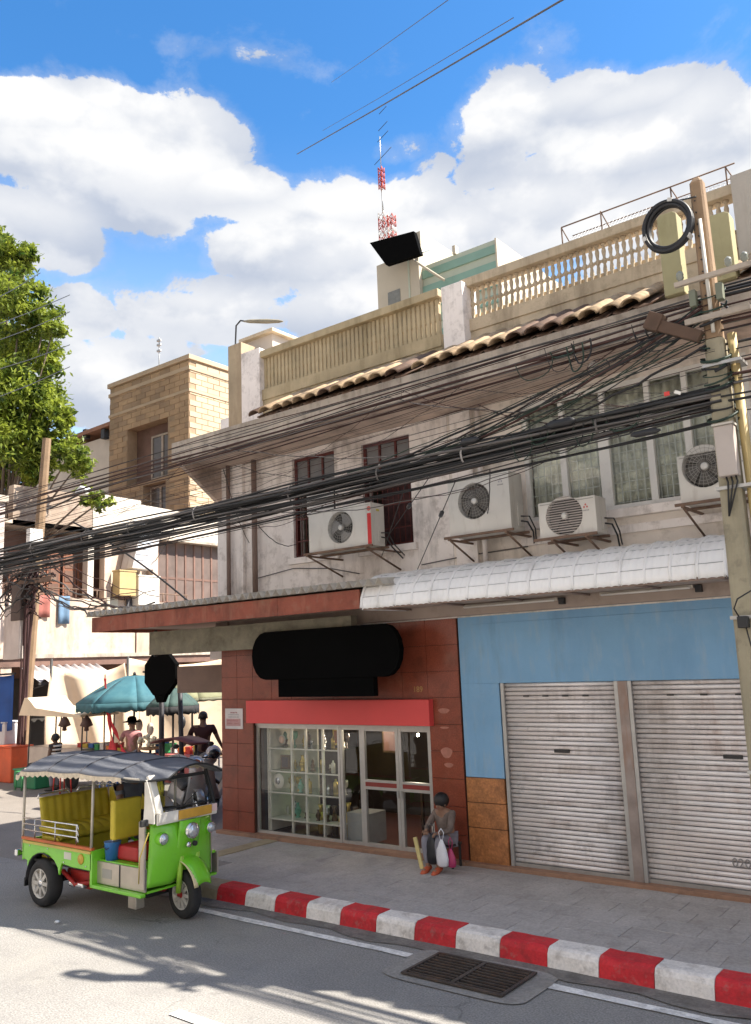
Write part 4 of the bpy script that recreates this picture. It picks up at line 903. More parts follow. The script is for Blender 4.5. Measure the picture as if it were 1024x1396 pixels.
# red and white tag dangling
c = onY(913,536,PY-.2); o = MB().box(-.05,.0,-.006,.006,-.02,.02).build('cable_tag', mat('tag_red', (.6,.05,.04), .5)); o.location = c; tag(o, 'small red tag on the cables near the utility pole', 'tag')
c = onY(924,535,PY-.2); o = MB().box(-.03,.03,-.006,.006,-.015,.015).build('cable_tag', mat('tag_white', (.75,.72,.66), .5)); o.location = c; o.rotation_euler = (0,.5,0); tag(o, 'small white tag on the cables near the utility pole', 'tag')
# guy wires with strain insulators running from the bundle down to the wall
for k_, ((ua,va),(ub,vb),(ui,vi),lb) in enumerate((((593,640),(520,744),(563,699),'left guy wire with strain insulator beside the tall air conditioner'), ((621,656),(566,784),(606,693),'right guy wire with strain insulator beside the tall air conditioner'), ((560,640),(520,760),(552,655),'short guy wire in front of the red barred window'))):
    A = onY(ua, va, PY); B = onY(ub, vb, F-.03); gw = thing('guy_wire', B, lb, 'guy wire')
    MB().tube([A, B], .006, 5).build('strand', DARK, gw)
    if k_ < 2:
        t_ = .42+.0*k_; Cc = A.lerp(B, t_ if k_ == 0 else .30); d = (B-A).normalized()
        MB().tube([Cc-d*.07, Cc-d*.045, Cc+d*.045, Cc+d*.07], [.012,.028,.028,.012], 8).build('insulator', mat('insulator_black', (.03,.03,.035), .3), gw)
for (ua,va,ya),(ub,vb,yb),r_,lb in (((245,700,PY),(205,770,11.),.007,'thin drop wire slanting down to the louvred panel'),
      ((305,640,PY),(340,740,F-.05),.006,'drop wire hanging beside the corner downpipe'), ((352,716,PY),(404,742,F-.05),.006,'short drop wire across the wall left of the red barred window'),
      ((668,640,PY),(664,700,F-.4),.006,'drop wire to the tall air conditioner')):
    A, B = onY(ua,va,ya), onY(ub,vb,yb); cable(hang(A, B, .12, 12, .004, ua), r_, CB[0], lb, None, name='drop_wire', cat='wire')
# high power lines against the sky
for (u0,v0,u1,v1,r_,lb) in ((452,112,622,-8,.003,'thin power line crossing the sky, highest of the lines'),(405,210,780,-8,.007,'dark power line crossing the sky diagonally above the antenna'),(440,178,700,24,.003,'thin wire crossing the sky just above the dark power line')):
    A = onY(u0,v0,9.0 if u0 > 300 else 9.3); B = onY(u1,v1,4.4 if u0 > 300 else 9.1); 
    cable([A, (A+B)/2-Vector((0,0,.01)), B], r_, CB[2], lb, None, name='power_line')
# wires passing in front of the tree on the left
for i,(v0,v1) in enumerate(((408,372),(440,402),(462,425),(500,470),(540,500))):
    A = onY(-30,v0+12,9.0); B = onY(95 if i else 55,v1,13.5); cable([A,(A+B)/2-Vector((0,0,.04)),B], .012, CB[0], 'dark wire stretched in front of the tree crown', 'wires in front of the tree crown', name='power_line')
# conduit runs clipped along the wall
for (pts, r_, lb) in ((((575,770),(640,757),(720,745)),.008,'thin conduit clipped along the wall above the white awning'), (((345,790),(400,775),(450,775),(490,782)),.008,'thin cable clipped to the wall above the rust red canopy')):
    cable([onY(u,v,F-.03) for u, v in pts], r_, CB[2], lb, None, name='wall_cable')

# ------------------------------------------------------------------ utility pole on the left
b0 = onZ(27,1062,0); t_ = onY(64,598,b0.y)
lp = thing('utility_pole', b0, 'slim brown concrete utility pole leaning in front of the leafy tree', 'utility pole')
MB().tube([b0-Vector((0,0,.05)), b0.lerp(t_,.5), t_], [.17,.15,.12], 8, smooth=False).build('shaft', mat('brownish_pole', (.26,.17,.10), .85, .18, 3, .3, 40, [((.16,.1,.06), .5, 2, True)]), lp)
def lpz(v, du=0): u = 27+(64-27)*(1062-v)/(1062-598); return onY(u+du, v, b0.y-.2)
q = MB()
for i in range(7): q.tube([lpz(v, -9+i*1.6+2*math.sin(v*.02+i)) for v in range(1055, 760, -20)], .03, 5)
q.build('cable_run', mat('dark_red_cables', (.05,.018,.018), .7, .3, 3), lp)
MB().cbox(lpz(862,-22), (.42,.12,.75)).build('meter_panel', mat('pale_panel', (.55,.48,.44), .6, .12, 2, dirt=[((.3,.22,.18), .5, 3, True)]), lp, bevel=.02)
MB().cbox(lpz(822,-18), (.25,.15,.5)).build('switch_box', mat('dull_box', (.10,.07,.06), .7), lp, bevel=.02)
MB().cbox(lpz(735,-6), (.10,.2,.28)).build('lamp_box', mat('dull_white', (.6,.58,.55), .6), lp, bevel=.02)
for v in (752, 792): MB().cbox(lpz(v), (.9,.08,.07)).build('crossarm', RST, lp)
# tangle at the left pole
for i in range(26):
    c = lpz(random.uniform(770,810), random.uniform(-26,24)); r0 = random.uniform(.25,.8)
    cable([c+Vector((r0*math.cos(t)*1.3, .1*math.sin(3*t+i), r0*.5*math.sin(t)-.12*t)) for t in [j*.35 for j in range(14)]], random.choice((.012,.02,.03)), CB[random.choice((0,1,1,2))], 'loose coil in the cable tangle on the left utility pole', 'tangled wires on the left utility pole', name='wire_loop', cat='wire')
for i in range(22):
    A = lpz(random.uniform(745,815)); zend = random.uniform(4.2,5.2)
    B = onY(random.uniform(120,235), random.uniform(800,840), 12.6) if i % 2 else onY(-20, random.uniform(700,880), 12.)
    cable(hang(A, B, random.uniform(.1,.5), 14, .03, i), random.choice((.010,.016,.022)), CB[random.choice((0,1,2,2))], 'sagging wire leaving the left utility pole', 'sagging wires leaving the left utility pole')
A, B = onY(100,712,11.5), onY(262,824,11.5); cable(hang(A, B, -.12, 12), .022, CB[0], 'thick black cable slanting down behind the rust red canopy', None)
# ------------------------------------------------------------------ old block across the side street
LXP = -25.
PINK = mat('cream_facade', (.56,.44,.35), .85, .10, 1.0, .2, 20, [((.30,.20,.15), .55, .9, True), ((.34,.25,.19), .45, 3, False), ((.16,.11,.085), .32, 1.8, True)])
WHB = mat('whitewashed_band', (.68,.61,.53), .85, .08, 1.0, dirt=[((.34,.28,.22), .5, 1.4, True), ((.2,.16,.13), .25, 3, True)])
BRW = mat('brown_wall', (.19,.11,.085), .85, .25, 1.2, dirt=[((.08,.05,.04), .5, 1.5, False)])
WOOD = mat('brown_shutter_wood', (.22,.085,.045), .7, .25, 2, dirt=[((.40,.18,.08), .4, 2, True)])
TANF = mat('tan_frame', (.42,.34,.27), .7)
lb_ = thing('old_block', (LXP-4, 20, 0), 'old cream block with whitewashed parapets and balconies across the side street', 'building')
def Xp(u, v, X=LXP): return onX(u, v, X)
yA, yB, yC = 13.6, 16.64, 31.
zpb = Xp(126,725).z; zpt = Xp(126,672).z
# parapet band: tree shade mottled into the left part's colour, right part bright
MB().box(LXP-.3, LXP, Xp(18,690).y, yB-.01, zpb, Xp(70,668).z).build('parapet_band', mat('tree_shade_plaster', (.34,.26,.20), .9, .25, 1.4, .2, 20, [((.15,.10,.08), .6, 1.4, False), ((.5,.42,.34), .45, 2.2, False)]), lb_)
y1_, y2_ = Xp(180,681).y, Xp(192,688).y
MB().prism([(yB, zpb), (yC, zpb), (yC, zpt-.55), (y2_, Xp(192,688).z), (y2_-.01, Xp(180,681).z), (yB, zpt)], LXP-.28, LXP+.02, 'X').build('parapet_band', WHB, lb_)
# recessed first floor behind posts
zf_ = Xp(60,812).z
MB().box(LXP-9, LXP-1.3, yA-4, yC, 0, zpb).build('inner_wall', BRW, lb_)
MB().box(LXP-1.3, LXP, yA-4, yC, zpb, zpb+.12).build('floor_slab', GREYC, lb_)
MB().box(LXP-1.3, LXP-.01, yA-4, yC, 3.05, 3.35).build('floor_slab', BRW, lb_)
MB().prism([(yA-.2, 3.36), (yC, 3.36), (yC, 5.0), (yA-.2, 5.30)], LXP-.22, LXP, 'X').build('balcony_wall', PINK, lb_)
for (u0, u1, m_, nm) in ((120,128,WHB,'post'),(143,152,PINK,'post'),(209,216,PINK,'post')):
    a, b_ = Xp(u0,780), Xp(u1,780); MB().box(LXP-.32, LXP-.02, a.y, max(b_.y, a.y+.16), zf_, zpb-.005).build(nm, m_, lb_)
for i, (u0, u1) in enumerate(((12,38),(42,62),(64,82),(86,104),(106,119))):
    a, b_ = Xp(u0,780,LXP-.5), Xp(u1,780,LXP-.5); w_ = MB().box(LXP-.55, LXP-.5, a.y, b_.y, 5.25, 6.75).build('folding_shutter', WOOD, lb_, bevel=.01)
    for k_ in range(3):
        zz = 5.35+.46*k_; MB().box(LXP-.498, LXP-.485, a.y+.06, b_.y-.06, zz, zz+.38).build('shutter_board', mat('board_brown', (.15,.08,.055), .75, .25, 2), w_)
# pale infill, duct unit and grille panels further along
a, b_ = Xp(152,740,LXP-.4), Xp(207,740,LXP-.4)
MB().box(LXP-.5, LXP-.4, a.y, b_.y, 4.2, zpb-.01).build('infill_wall', PINK, lb_)
a, b_ = Xp(215,740,LXP-.3), Xp(310,760,LXP-.3)
gp = MB().box(LXP-.4, LXP-.3, a.y, b_.y, 4.4, zpb-.01).build('grille_panel', mat('brown_mesh_panel', (.14,.10,.085), .8, .25, 2), lb_)
for i in range(9):
    yy = a.y+(b_.y-a.y)*i/8; MB().box(LXP-.30, LXP-.27, yy-.04, yy+.04, 4.4, zpb-.02).build('grille_bar', BRW, gp)
for zz in (5.2, 6.1): MB().box(LXP-.31, LXP-.285, a.y, b_.y, zz, zz+.08).build('grille_bar', BRW, gp)
c = Xp(195,742,LXP+.2)
d_ = thing('duct_hood', (LXP+.2, c.y, c.z), 'pale slanted hood with louvres standing on the old block', 'hood')
MB().prism([(c.y-.55,c.z-.9),(c.y+.35,c.z-.9),(c.y+.75,c.z+.8),(c.y-.15,c.z+.8)], LXP-.35, LXP+.35, 'X').build('hood', mat('pale_hood', (.62,.58,.56), .6, .1, 2, dirt=[((.35,.28,.24), .5, 2, True)]), d_, bevel=.02)
for i in range(7): zz = c.z+.6-.2*i; MB().box(LXP+.352, LXP+.37, c.y-.15-.06*i+.05, c.y+.38-.05*i, zz, zz+.09).build('louvre', mat('louvre_blue_white', (.6,.65,.72), .5), d_)
for (u, v, w_, h_, m_, nm) in ((172,796,.34,.42,mat('ochre_box', (.45,.33,.15), .7),'ochre box on the old block balcony behind the canopy edge'),(201,806,.45,.50,mat('white_box', (.66,.62,.55), .7),'bright white box on the old block balcony behind the canopy edge')):
    c = Xp(u, v, LXP+.3); t_ = thing('storage_box', (c.x,c.y,c.z-h_), nm, 'box'); MB().box(c.x-.3,c.x+.1,c.y-w_,c.y+w_,c.z-h_,c.z+h_).build('box', m_, t_, bevel=.02); MB().box(c.x-.32,c.x+.12,c.y-w_-.02,c.y+w_+.02,c.z+h_,c.z+h_+.05).build('lid', m_, t_)
# rail along the balcony
for i in range(14):
    y = yA+i*.55; MB().tube([(LXP-.05, y, 5.22), (LXP-.05, y, 5.55)], .02, 5).build('rail_post', RST, lb_)
MB().tube([(LXP-.05, yA, 5.55), (LXP-.05, yA+7.2, 5.5)], .025, 5).build('rail', RST, lb_)
# ground floor openings behind the market and a small corrugated awning
for i in range(6):
    y = yA+.6+i*2.6; MB().box(LXP-1.31, LXP-1.25, y, y+1.9, 0, 2.7).build('doorway', ROOM, lb_)
for i in range(7):
    y = yA-3+i*3.0; MB().box(LXP-.45, LXP-.05, y, y+.35, 0, 3.05).build('post', PINK, lb_)
ga, gb = Xp(47,920,LXP+.9).y, Xp(152,920,LXP+.9).y
ca = thing('small_awning', (LXP, ga, 2.5), 'small grey corrugated awning behind the teal umbrella', 'awning')
def cg(i0, i1):
    q = MB(); q.grid(lambda a, b: (LXP+.05+1.1*b, ga+(gb-ga)*(i0+(i1-i0)*a), 3.05-.45*b+.04*math.sin((ga+(gb-ga)*(i0+(i1-i0)*a))*2*math.pi/.28)), 60, 1, .01); return q
for i in range(3): cg(i/3, (i+1)/3).build('roof_sheet', mat('grey_sheet', (.50,.47,.47), .6, .12, 2), ca)
MB().box(LXP+1.1, LXP+1.16, ga, gb, 2.48, 2.56).build('edge_beam', DARK, ca)
for i in range(3): y = ga+.3+(gb-ga-.6)*i/2; MB().tube([(LXP, y, 2.3),(LXP+1.1, y, 2.5)], .03, 5).build('brace', DARK, ca)
for i in range(5):
    y = yB+1.2+i*1.9; w_ = MB().box(LXP-1.299, LXP-1.2, y, y+1.2, 5.2, 6.9).build('window', TANF, lb_); MB().box(LXP-1.199, LXP-1.19, y+.1, y+1.1, 5.3, 6.8).build('pane', mat('dim_pane', (.12,.10,.09), .2), w_)
for i in range(7):
    y = yA+.8+i*1.35; MB().tube([(LXP+.02, y, 3.4),(LXP+.03, y, 5.1)] if i % 3 == 0 else [(LXP+.02, y, 4.9),(LXP+.05, y+1.3, 4.85+.1*math.sin(i))], .018, 5).build('pipe_run', RST, lb_)
MB().box(LXP-.3, LXP+.06, yA-.2, yC, 3.30, 3.42).build('string_course', GREYC, lb_); MB().box(LXP-.3, LXP+.07, yB, yC, zpb-.02, zpb+.08).build('string_course', GREYC, lb_)
for y, w, h, c_ in ((14.6,.5,.7,(.3,.1,.08)),(15.4,.4,.9,(.12,.2,.3)),(17.2,.45,.6,(.5,.45,.35)),(18.0,.4,.8,(.08,.08,.09))):
    t_ = thing('laundry', (LXP+.08, y, 5.2), 'piece of %s laundry hung over the old block balcony' % {.3:'red brown',.12:'blue grey',.5:'cream',.08:'black'}[c_[0]], 'laundry', 'laundry on the balcony')
    q = MB(); q.grid(lambda a, b: (LXP+.06+.03*math.sin(a*9), y+w*a, 5.28-h*b), 8, 3, .01); q.build('cloth', mat('cloth_%d' % int(y*10), c_, .85), t_)
# neighbour at the far left edge
nb_ = thing('corner_house', (LXP-3, 9, 0), 'pale house at the far left edge beyond the leaning pole', 'house')
MB().box(LXP-8, LXP+.6, 3.0, 13.2, 0, 8.0).build('wall', mat('pale_left_wall', (.50,.42,.38), .85, .15, 1, dirt=[((.3,.22,.18), .5, 1.2, True)]), nb_)
for y in (5, 8.2, 11.2):
    for z in (3.8, 6.0):
        w_ = MB().box(LXP+.601, LXP+.65, y, y+1.1, z, z+1.3).build('window', BRW, nb_); MB().box(LXP+.651, LXP+.66, y+.08, y+1.02, z+.08, z+1.22).build('pane', PGL, w_)
MB().box(LXP-8.1, LXP+.7, 2.9, 13.25, 8.0, 8.2).build('roof', GREYC, nb_)

# ------------------------------------------------------------------ brick building behind it
BX = -26.; BY = 21.67
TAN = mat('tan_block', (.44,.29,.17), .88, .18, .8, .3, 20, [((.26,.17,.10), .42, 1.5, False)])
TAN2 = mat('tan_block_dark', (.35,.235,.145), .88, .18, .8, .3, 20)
TJ = mat('tan_joint', (.35,.245,.155), .9)
br = thing('brick_building', (BX-2.7, BY+2, 0), 'tall tan block walled building with flat top behind the old block', 'building')
zt_ = 15.45; bxl = onY(150,560,BY).x
a, b_ = onY(174,586,BY), onY(229,568,BY); H1 = (a.x, b_.x, 10.6, (a.z+b_.z)/2)
a, b_ = onY(195,662,BY), onY(226,655,BY); H2 = (a.x, b_.x, 8.95, (a.z+b_.z)/2)
q = wall_with_holes(bxl, BX, 0, zt_, [H1, H2], BY, BY+.5)
q.add([(BX,BY,0),(BX,34,0),(BX,34,zt_),(BX,BY,zt_)], [(0,1,2,3)]); q.add([(bxl,BY,0),(bxl,34,0),(bxl,34,zt_),(bxl,BY,zt_)], [(3,2,1,0)]); q.add([(bxl,BY,zt_-.3),(BX,BY,zt_-.3),(BX,34,zt_-.3),(bxl,34,zt_-.3)], [(0,1,2,3)])
q.build('wall', TJ, br)
for k_, (e, z0, z1) in enumerate(((.10, zt_-.18, zt_+.02), (.06, zt_-.62, zt_-.45), (.05, zt_-1.55, zt_-1.42))):
    MB().box(bxl-e, BX+e, BY-e, 34, z0, z1).build('cornice_band', mat('pale_tan', (.50,.37,.25), .85, .1, 1), br, bevel=.01)
# block courses
bw, bh = .64, .235
mesh_cache = {}
def blk(w):
    k = round(w, 2)
    if k not in mesh_cache: mesh_cache[k] = [MB().box(-w/2+.015, w/2-.009, -.022, .02, -bh/2+.007, bh/2-.007).mesh('block', m_) for m_ in (TAN, TAN, TAN2)]
    return random.choice(mesh_cache[k])
cnt = 0; z = 8.4; row = 0; allb = []
while z+bh < zt_-.19:
    x = bxl+(0 if row % 2 else bw/2)
    while x < BX-.05:
        w = min(bw, BX-x)
        if not any(h[0]-.3 < x+w/2 < h[1]+.3 and h[2]-.1 < z+bh/2 < h[3]+.08 for h in (H1, H2)) and w > .2: allb.append((x+w/2, z+bh/2, w))
        x += bw
    z += bh; row += 1
for (x, z, w) in allb[-300:]: place('block', blk(w), br, (x, BY+random.uniform(-.006,.004), z))
rest = MB()
for (x, z, w) in allb[:-300]: rest.box(x-w/2+.015, x+w/2-.015, BY-.03, BY+.01, z-bh/2+.012, z+bh/2-.012)
if rest.v: tag(rest.build('block_work', TAN2, br), kind='stuff')
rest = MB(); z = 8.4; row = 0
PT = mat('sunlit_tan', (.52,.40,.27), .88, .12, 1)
while z+bh < zt_-.19:
    y = BY+(0 if row % 2 else bw/2)
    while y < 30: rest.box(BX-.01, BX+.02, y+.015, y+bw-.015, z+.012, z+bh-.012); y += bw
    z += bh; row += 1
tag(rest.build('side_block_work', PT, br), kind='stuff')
for h, nn in ((H1, 3), (H2, 2)):
    a, b_, c, d = h; w_ = None
    xs = (a+(b_-a)*.45, b_-.05) if nn == 3 else (a+.05, b_-.05)
    MB().box(a, b_, BY+.5, BY+.55, c, d).build('recess_wall', BRW, br)
    q = MB(); frame(q, xs[0], xs[1], c+.1, d-.5 if nn == 3 else d-.05, .08, BY+.32, BY+.42); xm = (xs[0]+xs[1])/2; q.box(xm-.06, xm+.06, BY+.32, BY+.42, c+.18, d-.58 if nn == 3 else d-.13)
    w_ = q.build('window', mat('tan_frame', (.42,.34,.27), .7), br)
    for (p0, p1) in ((xs[0]+.08, xm-.06), (xm+.06, xs[1]-.08)):
        MB().box(p0, p1, BY+.36, BY+.37, c+.18, d-.58 if nn == 3 else d-.13).build('pane', mat('dim_pane', (.12,.10,.09), .2), w_)
# low tin roofed house and small things on the skyline
th = thing('tin_roof_house', (-33, 25, 0), 'low pale house with thin rust roof edge between the tree and the brick building', 'house')
a, b_ = onY(60,640,25), onY(152,585,25)
MB().box(a.x-2, b_.x+.6, 25, 31, 0, onY(110,604,25).z-.1).build('wall', mat('pale_beige', (.60,.50,.40), .85, .1, 1), th)
zr = onY(110,600,25).z
MB().prism([(a.x-2.2, zr-.1), (b_.x+.8, zr+.1), (b_.x+.8, zr+.3), (a.x-2.2, zr+.1)], 24.6, 31.2).build('roof', mat('rust_tin', (.30,.14,.08), .8, .2, 2), th)
for u in (118, 143): c = onY(u, 592, 24.8); MB().cbox((c.x,24.8,c.z), (.14,.14,.25)).build('floodlight', DARK, th)
# street lamp arm above the roof
c = onY(357,438,12.); sl = thing('street_lamp', onY(321,470,12.), 'long flat street lamp head on a thin curved arm above the corner roof', 'street lamp')
MB().tube([onY(321,560,12.), onY(321,470,12.), onY(322,444,12.), onY(328,437,12.), onY(336,438,12.)], .018, 6).build('arm', DARK, sl)
a, b_ = onY(332,438,12.), onY(386,438,12.)
MB().tube([a, a.lerp(b_,.15), a.lerp(b_,.6), a.lerp(b_,.9), b_], [.015,.04,.05,.035,.01], 10).build('lamp_head', mat('lamp_grey', (.30,.26,.18), .6), sl)
an = thing('rooftop_antenna', onY(217,490,26), 'tiny rooftop antenna on a thin mast behind the brick building', 'antenna')
MB().tube([onY(217,520,26), onY(217,460,26)], .03, 5).build('mast', STEEL, an)
for v in (464,470,478): MB().cbox(onY(217,v,26), (.14,.05,.05)).build('element', STEEL, an)
# small block standing on the flat roof behind the corner pier
wt = thing('stair_tower', (-10.5,11,7.04), 'small flat roofed block behind the corner of the parapet', 'tower')
zt2 = onY(335,472,10.4).z
MB().box(-10.84, -10.1, 10.3, 11.6, 7.04, zt2).build('wall', mat('tower_grey', (.50,.44,.38), .85, .15, 1), wt); MB().box(-10.86, -10.0, 10.2, 11.7, zt2+.001, zt2+.06).build('roof_edge', CREAM, wt)
# ------------------------------------------------------------------ far tower block with green striped side
TY = 60
tw = thing('tower_block', (-42, 62, 0), 'far beige tower block with green striped glazed wing above the roof parapet', 'tower block')
TB = mat('tower_beige', (.52,.46,.36), .85, .06, .3, dirt=[((.4,.34,.26), .4, .5, True)])
TG = mat('tower_green_glass', (.22,.36,.29), .35, .1, .5); TS = mat('tower_stripe', (.46,.50,.40), .7, .05, .5)
x0, x1, x2 = onY(515,400,TY).x, onY(572,385,TY).x, onY(672,312,TY).x
MB().box(x0, x1, TY, TY+14, 0, onY(540,352,TY).z).build('wall', TB, tw)
MB().box(x1-.9, x1, TY+.5, TY+14, onY(540,352,TY).z, onY(568,312,TY).z).build('lift_shaft', TB, tw)
zw = onY(640,330,TY).z-.3; MB().box(x1+.01, x2, TY+.6, TY+14, 0, zw).build('wing', TS, tw)
zz = zw-.5
for i in range(7): MB().box(x1+.02, x2-.15, TY+.45, TY+.6, zz-.75, zz).build('window_band', TG, tw); zz -= 1.5
MB().box(x1+3.4, x1+3.7, TY+.4, TY+.9, zw, zw+.8).build('post', TB, tw)
MB().box(x2-.14, x2+.02, TY+.4, TY+14, 30, zw+.02).build('corner_pier', TB, tw)
for i in range(6): MB().box(x0+1.2, x0+2.6, TY-.05, TY, 20+i*3, 21.6+i*3).build('window', mat('tower_window', (.2,.2,.18), .4), tw)
MB().box(x0+3.6, x0+3.75, TY-.08, TY, 5, onY(540,352,TY).z).build('pilaster', TS, tw)
# rooftop billboard, a plain black panel standing in for a blacked-out one
P = [onY(u, v, TY-2.) for u, v in ((504,331),(564,315),(573,346),(526,361))]
bb = thing('rooftop_billboard', (P[0].x+2, TY-2, P[3].z), 'black tilted billboard on the roof of the far tower block', 'billboard')
q = MB(); q.add([tuple(p) for p in P]+[tuple(p+Vector((0,.5,0))) for p in P], [(0,1,2,3),(7,6,5,4),(0,4,5,1),(1,5,6,2),(2,6,7,3),(3,7,4,0)]); q.build('panel', SGB, bb)
for p in (P[3].lerp(P[2],.15), P[3].lerp(P[2],.85)): MB().tube([p+Vector((0,.3,.3)), Vector((p.x,TY+.4,onY(540,352,TY).z-.2))], .12, 5).build('leg', STEEL, bb)
jb = thing('roof_pole', onY(572,357,TY-1), 'pale slanting pole at the foot of the black billboard', 'pole'); MB().tube([onY(560,352,TY-1), onY(606,382,TY-1)], .12, 5).build('shaft', TB, jb)
# red and white lattice mast
mx_ = onY(524,330,TY+3).x; zz0, zz1 = onY(528,345,TY+3).z, onY(520,226,TY+3).z
ms = thing('lattice_mast', (mx_, TY+3, zz0), 'red and white lattice mast with antennas rising behind the billboard', 'mast')
RM = mat('mast_red', (.42,.05,.03), .6); WM_ = mat('mast_white', (.7,.66,.62), .6)
zA, zB, zCc = onY(528,288,TY+3).z, onY(522,258,TY+3).z, onY(521,228,TY+3).z
def lattice(x, y, z0, z1, w, m1, m2, nm):
    n = max(2, int((z1-z0)/.55)); legs = [(-w,-w),(w,-w),(w,w),(-w,w)]
    for i in range(n):
        q = MB(); za, zb_ = z0+(z1-z0)*i/n, z0+(z1-z0)*(i+1)/n
        for k_ in range(4):
            a, b_ = legs[k_], legs[(k_+1)%4]; q.tube([(x+a[0],y+a[1],za),(x+a[0],y+a[1],zb_)], .055, 4); q.tube([(x+a[0],y+a[1],za),(x+b_[0],y+b_[1],zb_)], .035, 3); q.tube([(x+b_[0],y+b_[1],za),(x+a[0],y+a[1],zb_)], .035, 3)
        q.build(nm, m1 if i % 3 else m2, ms)
lattice(mx_, TY+3, zz0, zA, .35, RM, WM_, 'lattice_section'); lattice(mx_+1.0, TY+3, zz0, zA-.6, .3, RM, WM_, 'lattice_section')
MB().tube([(mx_,TY+3,zA),(mx_,TY+3,zB)], .09, 5).build('mast_tube', STEEL, ms)
lattice(mx_, TY+3, zB, zCc, .22, RM, RM, 'lattice_section'); MB().tube([(mx_,TY+3,zCc),(mx_,TY+3,onY(520,185,TY+3).z)], .05, 4).build('mast_tube', STEEL, ms)
for k_, (v, w) in enumerate(((213,1.1),(186,.7),(172,.6),(150,.5))):
    p = onY(522, v, TY+3); MB().tube([p+Vector((-w,0,-w*.45)), p+Vector((w,0,w*.5))], .04, 4).build('antenna_rod', DARK, ms)
# ------------------------------------------------------------------ street tree
random.seed(21)
LEAF = leafmat('leaf', (.035,.08,.012), (.36,.42,.055)); BARK = mat('bark', (.16,.12,.09), .9, .3, 5, .6, 20)
TRY = 15.0
tr = thing('street_tree', (onY(-22,1050,TRY).x, TRY, 0), 'tall bright green leafy tree behind the leaning pole', 'tree')
tb = Vector((onY(-22,1050,TRY).x, TRY, 0)); fork = tb+Vector((.2,.1,6.0))
q = MB().tube([tb-Vector((0,0,.1)), tb+Vector((.05,0,1.5)), tb+Vector((.15,.05,3.5)), fork], [.38,.28,.24,.2], 10); q.build('trunk', BARK, tr)
cl = []
for (u, v, r_, dy) in ((-20,330,1.1,.5),(15,350,.9,0),(35,345,.55,.3),(-15,400,1.4,1),(30,410,1.1,-.3),(62,435,.75,.2),(40,470,1.2,.4),(72,450,.5,0),(0,480,1.5,1.2),(65,500,.6,.3),(20,540,1.4,-.5),(55,545,1.0,.4),(70,575,.8,0),(85,568,.45,.1),(-10,600,1.4,.6),(35,605,1.1,-.4),(70,615,.75,.2),(95,618,.6,0),(108,632,.5,.1),(20,640,.8,.3),(0,560,1.3,-.8),(140,682,.42,.0),(120,676,.38,.2),(50,640,.7,0),(-60,450,1.8,0),(-70,580,1.8,.5),(-40,360,1.2,0)):
    p = onY(u, v, TRY+dy); cl.append((p, r_*.9))
for (p, r_) in cl[::1]:
    mid = fork.lerp(p, .5)+Vector((random.uniform(-.2,.2),random.uniform(-.2,.2),.15)); MB().tube([fork-Vector((0,0,random.uniform(0,1.5))), mid, p], [.09,.05,.02], 5).build('limb', BARK, tr)
LV = MB()
def leafcloud(p, r, n, s=.10):
    # small clumps first, then leaves round each clump, so gaps stay open between them
    for c_ in range(max(4, int(n/34))):
        d = Vector((random.gauss(0,1), random.gauss(0,1), random.gauss(0,1))).normalized(); c0 = p+d*r*random.uniform(.45,1.0)
        rc = r*random.uniform(.16,.34)
        for k_ in range(34):
            o_ = c0+Vector((random.gauss(0,rc*.6), random.gauss(0,rc*.6), random.gauss(0,rc*.42)))
            nrm = Vector((random.uniform(-1,1), random.uniform(-1,1), random.uniform(.2,1.4))).normalized(); t = nrm.cross(Vector((random.uniform(-1,1),random.uniform(-1,1),.1))).normalized(); b2 = nrm.cross(t)
            l_, w_ = s*random.uniform(.7,1.4), s*.42
            LV.add([o_-t*l_*.5, o_+b2*w_*.5-nrm*.01, o_+t*l_*.5-nrm*s*.15, o_-b2*w_*.5-nrm*.01], [(0,1,2,3)])
for (p, r_) in cl: leafcloud(p, r_, int(2300*r_*r_+260), .21)
LV.build('crown', LEAF, tr)
c = onY(116,672,TRY-.3); o = thing('street_lamp', c, 'small white lamp hood among the low leaves beside the leaning pole', 'street lamp'); MB().prism([(c.x-.35,c.z-.02),(c.x+.2,c.z-.08),(c.x+.22,c.z+.06),(c.x-.05,c.z+.22),(c.x-.28,c.z+.12)], c.y-.15, c.y+.15).build('hood', WHT, o, bevel=.02); MB().tube([c+Vector((-.3,0,0)), onY(75,690,TRY-.3), onY(48,700,13.5)], .03, 6).build('arm', DARK, o)

# ------------------------------------------------------------------ the sunlit row on the opposite side of the road (seen reflected in the glass)
OPW = mat('opposite_plaster', (.84,.77,.68), .85, .08, .5, dirt=[((.5,.42,.34), .4, 1.2, True)])
for i, (x0, x1, h_, lab) in enumerate(((-40,-27,9.5,'cream shophouse opposite, reflected at the far left of the glass'),(-26.9,-14,10.5,'cream shophouse opposite with tall parapet, reflected in the display window'),(-13.9,-2,9.0,'cream shophouse opposite, reflected in the glass doors'),(-1.9,12,10.,'cream shophouse opposite the blue one, behind the viewer'))):
    t_ = thing('opposite_shophouse', ((x0+x1)/2, -9, 0), lab, 'shophouse', 'shophouses on the opposite side')
    MB().box(x0, x1, -20, -9, 0, h_).build('wall', OPW, t_)
    for k_ in range(3):
        xx = x0+1.2+(x1-x0-3.4)*k_/2
        for z in (4.2, 7.0):
            w_ = MB().box(xx, xx+1.6, -8.999, -8.93, z, z+1.5).build('window', BRW, t_); MB().box(xx+.1, xx+1.5, -8.929, -8.92, z+.1, z+1.4).build('pane', PGL, w_)
        MB().box(xx-.3, xx+2.1, -8.999, -8.9, .1, 2.6).build('roller_shutter', STEEL, t_)
    MB().box(x0, x1, -9, -7.6, 3.0, 3.15).build('canopy', GREYC, t_)
MB().box(-60, 40, -20, -7.4, -.01, .15).build('far_pavement', CONC)
